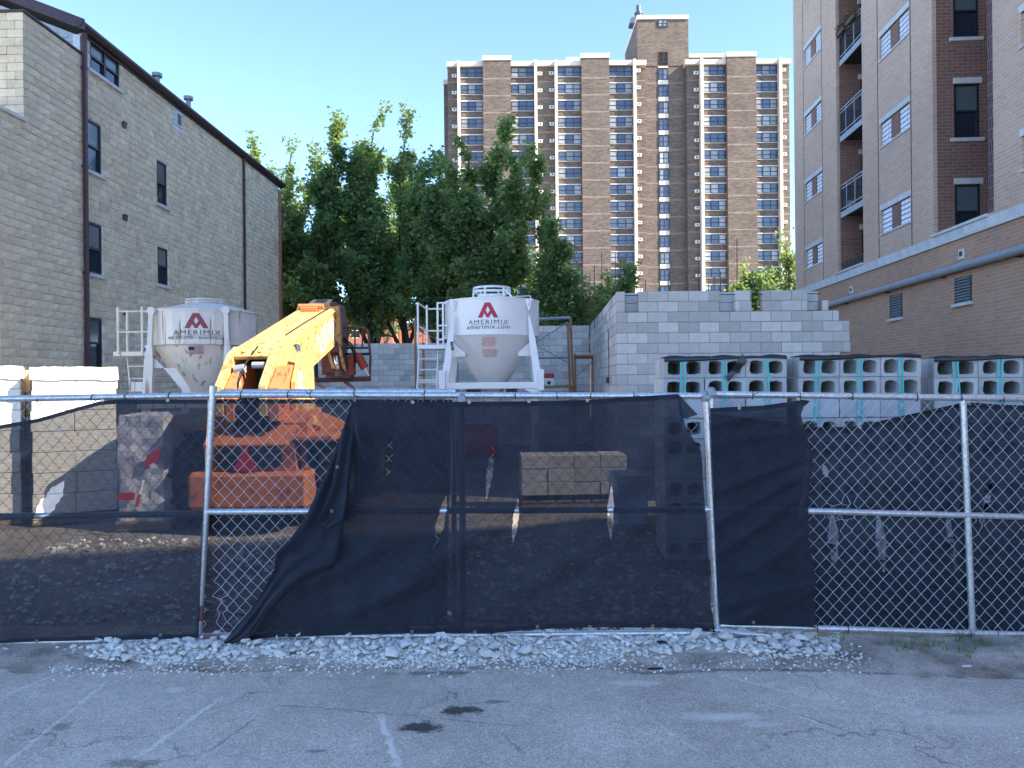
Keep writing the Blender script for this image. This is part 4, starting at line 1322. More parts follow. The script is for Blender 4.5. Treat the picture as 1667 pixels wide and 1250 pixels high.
# ------------------------------------------------------------------ concrete block walls under construction
CHB = 0.206
def block_protos(prefix, d, mat):
    out = {}
    def get(w):
        w = round(w, 3)
        if w not in out:
            m = MB(); m.bbox(0.003, w-0.003, 0, d, 0.004, CHB-0.004, 0.008); out[w] = m.mesh('block', mat)
        return out[w]
    return get
def lay(root, length, courses, d, spans, origin=(0,0,0), rz=0.0, single=lambda c, u: False, joined=None, rnd=None, get=None, offs=0):
    """one wyle of running bond along local +x; spans(c) -> list of (a,b) solid runs of that course"""
    R = Matrix.Rotation(rz, 4, 'Z'); O = Vector(origin)
    for c in range(courses):
        for (a, b) in spans(c):
            x = -0.2032 if (c+offs) % 2 else 0.0
            while x < b:
                p, r = max(x, a), min(x+0.4064, b)
                x += 0.4064
                if r-p < 0.03: continue
                pr = rnd.uniform(-0.004, 0.003)
                if single(c, p):
                    o = link('block', get(r-p), root, O + R @ Vector((p, pr, c*CHB)), (0,0,rz))
                else:
                    m = MB(); m.box(p+.004, r-.004, pr, pr+d, c*CHB+.005, (c+1)*CHB-.005)
                    joined.add([O + R @ Vector(v) for v in m.v], m.f)

def build_walls():
    rnd = random.Random(8)
    d = 0.19
    Y = 14.8
    xl = W(1004.5, 560, Y).x; xr = W(1367, 560, Y).x
    root = thing('block_wall', 'tall grey concrete block corner walls with notched top, left unfinished in steps', 'wall', (xl, Y, 0))
    get = block_protos('b', d, MT['cmu'])
    N = 18
    X = lambda px: W(px, 500, Y).x - xl
    L = xr-xl
    def spans(c):
        k = N-1-c      # 0 = top course
        end = {0: X(1315), 1: X(1349), 2: X(1366), 3: X(1383), 4: X(1383), 5: X(1384)}.get(k, X(1367))
        gaps = []
        if k < 2: gaps = [(X(1018), X(1039.5)), (X(1173), X(1197.5)), (X(1224), X(1241.5))]
        if k == 1: gaps.append((X(1315), X(1337.5)))
        runs = [(0, end)]
        for g in gaps:
            nr = []
            for (a, b) in runs:
                if g[0] >= b or g[1] <= a: nr.append((a, b)); continue
                if g[0] > a: nr.append((a, g[0]))
                if g[1] < b: nr.append((g[1], b))
            runs = nr
        return runs
    jo = MB()
    lay(root, L, N, d, spans, single=lambda c, u: c >= 5, joined=jo, rnd=rnd, get=get)
    # side wall running away from the corner: local x along +Y
    e = W(961, 560, 23.3); ang = math.atan2(e.y-Y, e.x-xl); Ls = math.hypot(e.y-Y, e.x-xl)
    def side(c):
        return [(d+0.002, Ls)] if not (c >= N-1 and False) else []
    # built mirrored: block depth goes to +x side of the corner
    R = ang
    m0 = len(jo.v)
    get2 = block_protos('s', d, MT['cmu'])
    def lay_side():
        Rm = Matrix.Rotation(R, 4, 'Z')
        for c in range(N):
            x = d+0.002 - (0.2032 if c % 2 else 0.0)
            while x < Ls:
                p, r = max(x, d+0.002), min(x+0.4064, Ls); x += 0.4064
                if r-p < 0.03: continue
                pr = -d + rnd.uniform(-0.003, 0.003)
                if c >= 7 and p < 5.5: link('block', get2(r-p), root, Rm @ Vector((p, pr, c*CHB)), (0,0,R))
                else:
                    m = MB(); m.box(p+.004, r-.004, pr, pr+d, c*CHB+.005, (c+1)*CHB-.005)
                    jo.add([Rm @ Vector(v) for v in m.v], m.f)
    lay_side()
    jo.build('lower_blocks', MT['cmu_i'], root, kind='stuff')
    # mortar body behind the joints
    mo = MB(); t = 0.004
    for c in range(N):
        for (a, b) in spans(c): mo.box(a+t+.004, b-t-.004, 0.006, d-0.006, c*CHB, (c+1)*CHB - (0.012 if c == N-1 else 0))
    Rm = Matrix.Rotation(R, 4, 'Z')
    m = MB(); m.box(d, Ls-.01, -d+.006, -0.006, 0, N*CHB-0.012); mo.add([Rm @ Vector(v) for v in m.v], m.f)
    mo.build('mortar', MT['mortar_grey'], root)
    # beam pockets: steel plates and pale block behind the notches, bars across
    for (a, b, back) in ((1018, 1039.5, 1), (1173, 1197.5, 1), (1224, 1241.5, 0), (1315, 1337.5, 1)):
        m = MB(); m.box(X(a)+.004, X(b)-.004, 0.005, d+0.03, (N-2)*CHB-0.002, (N-2)*CHB+0.014); m.build('bearing_plate', MT['rust_red'], root)
        if back:
            m = MB(); m.bbox(X(a)-0.05, X(b)+0.05, d+0.10, d+0.29, (N-2)*CHB+.016, (N-1)*CHB-.003, .008); m.bbox(X(a)-0.05, X(b)+0.05, d+0.10, d+0.29, (N-1)*CHB+.003, N*CHB-.003, .008)
            m.build('backing_block', MT['limestone'], root)
        m = MB(); m.box(X(a)-0.0, X(b)+0.0, 0.02, 0.035, N*CHB-0.085, N*CHB-0.068); m.build('tie_bar', MT['black_metal'], root)
    # vertical reinforcing bars along the tops
    def bar(px, pyt, Yb):
        p = W(px, pyt, Yb)
        m = MB(); m.tube([(0,0,-0.25),(0.01,0,p.z-N*CHB)], 0.009 if Yb < 20 else 0.011, 5)
        m.build('rebar', MT['rebar'], root, (p.x-xl, p.y-Y, N*CHB))
    for px, py, Yb in ((1050,457,16.5),(1088,444,17),(1137,443,17),(1153,452,17),(1162,450,15.0),(1172.5,442,17),(1199,388,15.2),(1283,432,15.3),(1243,462,15.3),
                       (967,432,21),(979,410,18.6),(1001,412,17.5),(1009,418,17.0),(960,444,22)):
        bar(px, py, Yb)
    # groove and box on the side wall, black plates painted in as the shade of open cores low down
    p = Rm @ Vector((1.9, 0.01, 0))
    m = MB(); m.box(1.88, 1.95, 0.0, 0.012, 9.8*CHB, 15*CHB); m2 = MB(); m2.add([Rm @ Vector(v) for v in m.v], m.f); m2.build('conduit', MT['rust_brown'], root)
    m = MB(); m.box(1.80, 2.02, 0.0, 0.06, 9.2*CHB, 9.85*CHB); m2 = MB(); m2.add([Rm @ Vector(v) for v in m.v], m.f); m2.build('junction_box', MT['plum'], root)
    for a in (2.6, 3.4, 1.2):
        m = MB(); m.box(a, a+0.12, 0.0, 0.006, 5.2*CHB, 6.2*CHB); m2 = MB(); m2.add([Rm @ Vector(v) for v in m.v], m.f); m2.build('opening', MT['black_metal'], root)

    # back wall, right piece
    def flat(name_lab, pxa, pxb, Yw, courses, min_single, extra=None):
        a, b = W(pxa, 560, Yw).x, W(pxb, 560, Yw).x
        t = thing('block_wall', name_lab, 'wall', (a, Yw, 0))
        g = block_protos('f', d, MT['cmu']); j = MB(); Lw = b-a
        lay(t, Lw, courses, d, lambda c: [(0, Lw)], single=lambda c, u: c >= min_single, joined=j, rnd=rnd, get=g, offs=1)
        j.build('lower_blocks', MT['cmu_i'], t, kind='stuff')
        m = MB(); m.box(0.008, Lw-.008, 0.006, d-.006, 0, courses*CHB-0.012); m.build('mortar', MT['mortar_grey'], t)
        return t, a, b, Lw
    t, a, b, Lw = flat('grey concrete block wall behind the white silo with scaffold before it', 800, 960, 23.4, 18, 8)
    rw = MB(); rw.box(0.002, d, 0.192, 5.2, 0, 17*CHB); rw.build('return_wall', MT['cmu'], t)
    # back wall, left piece
    t, a, b, Lw = flat('long grey concrete block back wall below the trees left of the white silo', 503, 800, 28.7, 17, 9)
    for px, py in ((564,530),(625,530),(641,521),(649,518),(688,523),(701,515)):
        p = W(px, py, 28.8); m = MB(); m.tube([(0,0,-0.3),(0.0,0,p.z-17*CHB)], 0.016, 5); m.build('rebar', MT['rebar'], t, (p.x-a, 0.1, 17*CHB))
    st = MB(); st.tube([(5.1,-0.006,1.75),(5.25,-0.006,2.0),(5.45,-0.006,2.1),(5.5,-0.006,2.7)], 0.025, 4); st.build('mortar_smear', MT['mortar'], t)
build_walls()

# ------------------------------------------------------------------ silos
def cyl_map(mb_v, R, cz, a_mid, off=0.006):
    """flat (x right, y up) -> point on the cylinder front; viewer at -y"""
    out = []
    for (x, y) in mb_v:
        a = a_mid + x/R
        out.append(((R+off)*math.sin(a), -(R+off)*math.cos(a), cz+y))
    return out
def text_flat(txt, size, bold=0.0, space=1.0, wide=1.0):
    cu = bpy.data.curves.new('lettering_curve', 'FONT'); cu.body = txt; cu.size = size; cu.align_x = 'CENTER'; cu.space_character = space
    cu.offset = bold; cu.resolution_u = 3
    ob = bpy.data.objects.new('lettering_tmp', cu); COL.objects.link(ob)
    dg = bpy.context.evaluated_depsgraph_get(); me = bpy.data.meshes.new_from_object(ob.evaluated_get(dg))
    V = [(v.co.x*wide, v.co.y) for v in me.vertices]; Fc = [tuple(p.vertices) for p in me.polygons]
    bpy.data.objects.remove(ob); bpy.data.curves.remove(cu); bpy.data.meshes.remove(me)
    return V, Fc
LOGO = [[(0,0),(.355,1),(.49,1),(.49,.76),(.385,.49),(.225,0)], [(.385,.49),(.49,.25),(.585,0),(.44,0),(.325,.30)],
        [(.49,1),(.615,1),(1,0),(.775,0),(.595,.49),(.49,.76)], [(.595,.49),(.60,.48),(.675,.29),(.655,.24),(.56,.07),(.49,.25),(.535,.36)]]
def decal(parent, name, V, Fc, R, cz, a, mat, off=0.006, kind=None):
    me = MB(); me.add(cyl_map(V, R, cz, a, off), Fc)
    return me.build(name, mat, parent, kind=kind, fix=False)
def refine(poly, n=4):
    out = []
    for i in range(len(poly)):
        a, b = poly[i], poly[(i+1) % len(poly)]
        for k in range(n): out.append((a[0]+(b[0]-a[0])*k/n, a[1]+(b[1]-a[1])*k/n))
    return out
def logo_on(parent, R, cz, a, w, h, mat):
    V = []; Fc = []
    for poly in LOGO:
        base = len(V); P = refine(poly, 3); V += [((p[0]-.5)*w, p[1]*h) for p in P]; Fc.append(tuple(range(base, base+len(P))))
    decal(parent, 'emblem', V, Fc, R, cz, a, mat, 0.005)

def build_silo_white():
    Y = 18.3; c = W(801.5, 560, Y)
    root = thing('mortar_silo', 'clean white mortar silo with crimson emblem on a white frame, centre of site', 'silo', (c.x, Y, 0))
    k = F/Y; R = 1.145; z = lambda py: W(801, py, Y).z
    zt, zb, zc = z(494), z(548), z(622)
    P = MT['white_paint']
    m = MB(); m.lathe([(0.0, z(484)),(0.42, z(485)),(R+0.02, zt+0.03),(R+0.02, zt),(R, zt),(R, zb+0.03),(R+0.02, zb+0.03),(R+0.02, zb-.02),(R-0.01, zb-.02)], 56)
    me = m.mesh('drum', P); smooth_by_angle(me, 25); link('drum', me, root)
    m = MB(); m.lathe([(R-0.01, zb-.02),(0.36, zc),(0.36, zc-0.06),(0.0, zc-0.06)], 40); me = m.mesh('cone', P); smooth_by_angle(me, 12); link('cone', me, root)
    m = MB(); m.lathe([(0.34, zc-0.06),(0.2, zc-0.32),(0.2, zc-0.75),(0.0,zc-0.75)], 20); me = m.mesh('outlet', MT['cream']); smooth_by_angle(me); link('outlet', me, root)
    # top guard ring
    g = MB()
    for zz, rr in ((z(471)+0.02, 0.44), (z(476), 0.44)):
        g.tube([(rr*math.cos(a), rr*math.sin(a), zz) for a in np.linspace(0, 2*PI, 29)[:-1]], 0.028, 6, closed=True)
    for i in range(6):
        a = PI/6 + i*PI/3 - 0.35; g.tube([(0.44*math.cos(a),0.44*math.sin(a),z(470.5)),(0.46*math.cos(a),0.46*math.sin(a),z(486))], 0.026, 6)
    g.lathe([(0.36,z(485)),(0.36,z(480.5)),(0.0,z(480))], 20)
    g.build('guard_ring', P, root)
    g = MB(); g.tube([(0.25,0.2,z(482)),(0.93,-0.25,z(484)),(0.93,-0.25,z(492))], 0.014, 5); g.tube([(0.3,-0.3,z(473)),(0.5,-0.4,z(487))], 0.022, 6); g.build('vent_pipe', P, root)
    # legs: four raking channels with gussets
    for sx in (-1, 1):
        for sy in (-1, 1):
            top = Vector((sx*0.88, sy*0.86, zb+0.42)); bot = Vector((sx*1.08, sy*1.0, z(626)))
            m = MB()
            wv = 0.085
            def pr(t, hw): return top.lerp(bot, t), hw
            a0 = top; 
            V = []
            for t, hw in ((0.0, 0.015), (0.35, 0.075), (1.0, 0.09)):
                p = top.lerp(bot, t)
                for dx, dy in ((-hw,-0.07),(hw,-0.07),(hw,0.07),(-hw,0.07)): V.append((p.x+dx, p.y+dy*(0.4+0.6*t), p.z))
            Fc = [(0,1,2,3)]+[(i*4+j, i*4+(j+1)%4, i*4+4+(j+1)%4, i*4+4+j) for i in range(2) for j in range(4)]+[(8,9,10,11)]
            m.add(V, Fc); o = m.build('leg', P, root)
            m = MB(); m.prism([(sx*0.97, zb-0.10),(sx*0.62, zb-0.42),(sx*0.62, zb-0.50),(sx*1.0, zb-0.50)], 'y', sy*0.60-0.01, sy*0.60+0.01)
            m.build('gusset', P, root)
            m = MB(); m.tube([(sx*0.88, sy*0.86-0.0, zt+0.0),(sx*0.88, sy*0.86, zt-0.12)], 0.03, 6); m.prism([(sx*0.88-0.09, zt+0.02),(sx*0.88+0.09, zt+0.02),(sx*0.88+0.012, zt-0.26),(sx*0.88-0.012, zt-0.26)], 'y', sy*0.83-0.012*1, sy*0.83+0.012)
            m.build('lifting_lug', P, root)
    # base frame
    b = MB(); zf = z(627.5)
    for sy in (-1, 1): b.bbox(-1.15, 1.15, sy*1.0-0.07, sy*1.0+0.07, zf-0.075, zf+0.075, 0.01)
    for sx in (-1, 1): b.bbox(sx*1.08-0.07, sx*1.08+0.07, -0.93, 0.93, zf-0.07, zf+0.07, 0.01)
    b.prism([(0.75, zf-0.08),(1.14, zf-0.08),(1.14, zf-0.30)], 'y', -1.06, -0.95)
    b.build('base_frame', P, root)
    for sx in (-1, 1):
        for sy in (-1, 1):
            m = MB(); m.bbox(sx*1.13-0.075, sx*1.13+0.075, sy*1.10-0.075, sy*1.10+0.075, zf-0.12, zf+0.36, 0.008); m.build('corner_post', P, root)
            m = MB(); m.bbox(sx*1.0-0.07, sx*1.0+0.07, sy*0.9-0.07, sy*0.9+0.07, 0.0, zf-0.076, 0.008); m.box(sx*1.0-0.15, sx*1.0+0.15, sy*0.9-0.15, sy*0.9+0.15, 0.0, 0.02); m.build('stand_leg', MT['dirty_white'], root)
    for sx in (-1, 1):
        m = MB(); x = -0.46 if sx < 0 else 0.46
        m.box(x-0.13, x+0.13, -1.0, 1.0, zf-0.19, zf-0.175); m.box(x-0.13, x+0.13, -1.0, 1.0, zf-0.09, zf-0.077)
        m.box(x-0.13, x-0.115, -1.0, 1.0, zf-0.175, zf-0.09); m.box(x+0.115, x+0.13, -1.0, 1.0, zf-0.175, zf-0.09)
        m.box(x-0.11, x+0.11, -0.9, -0.88, zf-0.174, zf-0.091)
        m.build('fork_pocket', MT['plum'], root)
    # ladder and platform on the left
    l = MB(); xa, xb = W(684, 600, Y).x-c.x, W(716.5, 600, Y).x-c.x; yy = -0.25
    zp = z(566)
    for x, xbm in ((xa+0.02, xa-0.05), (xb-0.02, xb-0.06)): l.tube([(x, yy, zp),(xbm, yy-0.05, z(640))], 0.022, 6)
    for py in (583.5, 601, 618, 621.5): l.tube([(xa-0.03, yy, z(py)),(xb-0.04, yy, z(py))], 0.019, 6)
    l.build('ladder', P, root)
    p = MB(); p.bbox(xa, xb+0.2, yy-0.28, yy+0.4, zp-0.04, zp+0.06, 0.01); p.build('platform', P, root)
    r = MB()
    for (x, y_) in ((xa+0.02, yy-0.26),(xa+0.16, yy+0.38),(xb, yy-0.26),(xb+0.13, yy-0.26)): r.tube([(x,y_,zp),(x,y_,z(495))], 0.026, 6)
    for py in (496, 532):
        r.tube([(xa+0.02,yy-0.26,z(py)),(xa+0.16,yy+0.38,z(py+5))], 0.022, 6); r.tube([(xa+0.16,yy+0.38,z(py+5)),(xb+0.1,yy+0.38,z(py+5))], 0.022, 6)
        r.tube([(xb,yy-0.26,z(py)),(xb+0.25,yy-0.3,z(py))], 0.022, 6)
    r.tube([(xb, yy-0.26, z(555)),(xb+0.3, yy-0.2, z(550))], 0.03, 6)
    r.build('handrail', P, root)
    # markings
    Am = -0.057
    logo_on(root, R, z(523.5), Am, 0.475, 0.345, MT['crimson'])
    V, Fc = text_flat('AMERIMIX', 0.142, -0.0008, 1.22, 1.26); decal(root, 'lettering', V, Fc, R, z(533.2), Am, MT['ink'])
    V, Fc = text_flat('amerimix.com', 0.138, 0.0, 1.12, 1.16); decal(root, 'lettering', V, Fc, R, z(540.5), Am, MT['ink'])
    V = [(-0.42,0),(0.42,0),(0.42,0.006),(-0.42,0.006)]; V = refine(V[:2], 10)[:11]+[]; 
    Vl = [(-0.42+0.084*i, 0) for i in range(11)] + [(0.42-0.084*i, 0.007) for i in range(11)]
    decal(root, 'rule_line', Vl, [tuple(range(22))], R, z(534.6), Am, MT['ink'])
    # faded red instruction print on the cone: rows of broken strokes
    rn = random.Random(4); pr = MB()
    def cone_pt(px, py):
        t = (zb-.02-z(py))/(zb-.02-zc); rr = (R-0.01)+(0.36-(R-0.01))*t+0.008
        x = W(px, py, Y-rr*0.9).x-c.x; a = math.asin(max(-.99, min(.99, x/rr)))
        return (rr*math.sin(a), -rr*math.cos(a), z(py))
    for row in range(26):
        py = 550.5+row*1.28
        if row in (1, 13, 15): continue
        half = 13 if row not in (0, 14) else 3; cx = 796 + (0 if row < 14 else 2)
        half *= rn.uniform(0.75, 1.0); x = cx-half
        while x < cx+half:
            w = rn.uniform(0.8, 3.0)
            a, b2, c2, d2 = cone_pt(x, py), cone_pt(min(x+w, cx+half), py), cone_pt(min(x+w, cx+half), py+0.72), cone_pt(x, py+0.72)
            pr.add([a, b2, c2, d2], [(0,1,2,3)]); x += w+0.55
    pr.build('printed_notice', MT['pale_red'], root, kind='stuff', fix=False)
    # small upright black plate on the left front leg
    p0 = W(736, 563, Y-1.0); m = MB(); m.obox((p0.x-c.x+0.0, -0.985, p0.z), (0.062, 0.006, 0.2), (0, -0.10, 0)); m.build('number_plate', MT['ink'], root)
    m = MB()
    for i in range(4): m.obox((p0.x-c.x+0.005-i*0.004, -0.990, p0.z+0.055-i*0.036), (0.022, 0.003, 0.016))
    m.build('plate_figures', MT['white_metal'], root, kind='stuff')
build_silo_white()

def build_silo_old():
    Y = 17.4; c = W(336, 560, Y)
    root = thing('mortar_silo', 'old stained cream mortar silo with maroon emblem and flag decal, beside tan building', 'silo', (c.x, Y, 0))
    R = 1.14; z = lambda py: W(336, py, Y).z
    P = MT['dirty_white']; zt, zb = z(512), z(564)
    m = MB(); m.lathe([(0.0, z(493)),(0.40, z(495)),(R+0.015, zt+0.03),(R+0.02, zt),(R, zt),(R, zb+0.02),(R+0.015, zb),(R-0.02, zb-.02)], 24)
    me = m.mesh('drum', P); smooth_by_angle(me, 10); link('drum', me, root)
    m = MB(); m.lathe([(R-0.05, zb-.02),(0.34, z(655)),(0.30,z(664)),(0.0,z(664))], 32); me = m.mesh('cone', P); smooth_by_angle(me, 12); link('cone', me, root)
    g = MB(); zz = z(489.5)
    for dz in (0, -0.06): g.tube([(0.42*math.cos(a), 0.42*math.sin(a), zz+dz) for a in np.linspace(0, 2*PI, 27)[:-1]], 0.022, 6, closed=True)
    for i in range(5): a = 0.9+i*2*PI/5; g.tube([(0.42*math.cos(a),0.42*math.sin(a),zz),(0.44*math.cos(a),0.44*math.sin(a),z(499))], 0.022, 6)
    g.build('guard_ring', P, root)
    g = MB(); g.tube([(-1.12,-0.35,z(505)),(-0.6,-0.4,z(503.5)),(0.15,-0.4,z(501.5))], 0.022, 6); g.tube([(-1.12,-0.35,z(505)),(-1.12,-0.35,z(566))], 0.02, 6)
    g.tube([(0.35,-0.3,z(505)),(0.98,-0.35,z(505.5)),(0.98,-0.35,z(517))], 0.014, 5); g.build('pipe', P, root)
    for sx in (-1, 1):
        for sy in (-1, 1):
            top = Vector((sx*0.82, sy*0.92, zt-0.0)); bot = Vector((sx*0.97, sy*1.02, 0.0))
            m = MB()
            for (a, b, w0, w1) in ((0, 0.2, 0.05, 0.05), (0.2, 0.32, 0.05, 0.10), (0.32, 1, 0.10, 0.10)):
                p, q_ = top.lerp(bot, a), top.lerp(bot, b)
                m.add([(p.x-w0,p.y-.05,p.z),(p.x+w0,p.y-.05,p.z),(p.x+w0,p.y+.05,p.z),(p.x-w0,p.y+.05,p.z),(q_.x-w1,q_.y-.05,q_.z),(q_.x+w1,q_.y-.05,q_.z),(q_.x+w1,q_.y+.05,q_.z),(q_.x-w1,q_.y+.05,q_.z)],
                      [(3,2,1,0),(4,5,6,7),(0,1,5,4),(1,2,6,5),(2,3,7,6),(3,0,4,7)])
            m.tube([(top.x, top.y-0.06, top.z),(top.x, top.y+0.06, top.z)], 0.09, 10)
            m.build('leg', P, root)
    # bracket plates at the left and in front
    m = MB(); m.prism([(-0.88, z(563)),(-1.0, z(566)),(-0.72, z(588)),(-0.56, z(600)),(-0.92, z(600))], 'y', -0.93, -0.91); m.build('gusset', P, root)
    m = MB(); m.prism([(-0.55, z(600)),(-0.28, z(600)),(0.1, z(640)),(-0.08, z(640))], 'y', -0.97, -0.95); m.build('chute_plate', P, root)
    m = MB(); m.bbox(-1.25, -1.0, -1.0, -0.6, z(636), z(621), 0.01); m.build('step_box', P, root)
    m = MB(); m.bbox(-1.1, 1.1, -1.05, -0.95, z(662), z(650), 0.01); m.bbox(-1.1, 1.1, 0.95, 1.05, z(662), z(650), 0.01); m.build('base_frame', P, root)
    # ladder and cage
    l = MB(); zp = z(577); xa, xb = W(219, 600, Y).x-c.x, W(258, 600, Y).x-c.x; yy = -0.45
    for x, xb2 in ((xa+0.06, xa+0.14), (xb-0.0, xb+0.05)): l.tube([(x, yy, zp),(xb2, yy, z(640))], 0.018, 6)
    for py in (596, 615.5, 635): l.tube([(xa+0.08, yy, z(py)),(xb+0.02, yy, z(py))], 0.018, 6)
    l.build('ladder', P, root)
    p = MB(); p.bbox(xa-0.1, xb+0.12, yy-0.3, yy+0.35, zp-0.05, zp+0.05, 0.01); p.build('platform', P, root)
    r = MB()
    for (x, y_) in ((xa-0.08, yy+0.3),(xa+0.02, yy-0.3),(xb, yy-0.3)): r.tube([(x,y_,zp),(x,y_,z(504))], 0.028, 6)
    for py in (505, 539): r.tube([(xa-0.08,yy+0.3,z(py)),(xa+0.02,yy-0.3,z(py))], 0.024, 6)
    for py in (511, 543): r.tube([(xa+0.02,yy-0.3,z(py)),(xb+0.3,yy-0.3,z(py))], 0.02, 6)
    r.build('handrail', P, root)
    A = 0.21
    logo_on(root, R, z(540), A, 0.50, 0.33, MT['maroon'])
    V, Fc = text_flat('AMERIMIX', 0.148, -0.0008, 1.22, 1.28); decal(root, 'lettering', V, Fc, R, z(550), A, MT['ink'])
    V, Fc = text_flat('888-313-0755 \u2022 Amerimix.com', 0.085, 0.0, 1.05, 1.14); decal(root, 'lettering', V, Fc, R, z(556.5), A, MT['ink'])
    Vl = [(-0.52+0.104*i, 0) for i in range(11)] + [(0.52-0.104*i, 0.008) for i in range(11)]
    decal(root, 'rule_line', Vl, [tuple(range(22))], R, z(552.0), A, MT['ink'])
    # flag decal on the cone
    def cp(u, v):
        py = 568+10.5*v; t = (zb-.02-z(py))/(zb-.02-z(655)); rr = (R-0.05)+(0.34-(R-0.05))*t+0.02
        a = A - 0.03 + (u-0.5)*0.31/rr*0.95
        return (rr*math.sin(a), -rr*math.cos(a), z(py))
    st = MB(); wt = MB(); bl = MB()
    wt.add([cp(i/6, j) for j in (0, 1) for i in range(7)], [(i, i+1, 8+i, 7+i) for i in range(6)])
    for k in range(0, 13, 2):
        st.add([tuple(np.array(cp(i/6, (k+j)/13))*1.006*np.array([1,1,1/1.006])) for j in (0, 1) for i in range(7)], [(i, i+1, 8+i, 7+i) for i in range(6)])
    bl.add([tuple(np.array(cp(0.42*i/3, j*7/13))*np.array([1.012,1.012,1])) for j in (0, 1) for i in range(4)], [(i, i+1, 5+i, 4+i) for i in range(3)])
    o = wt.build('flag_decal', MT['white_plastic'], root, fix=False); st.build('stripes', MT['maroon'], o, kind='stuff', fix=False); bl.build('canton', MT['navy'], o, fix=False)
build_silo_old()
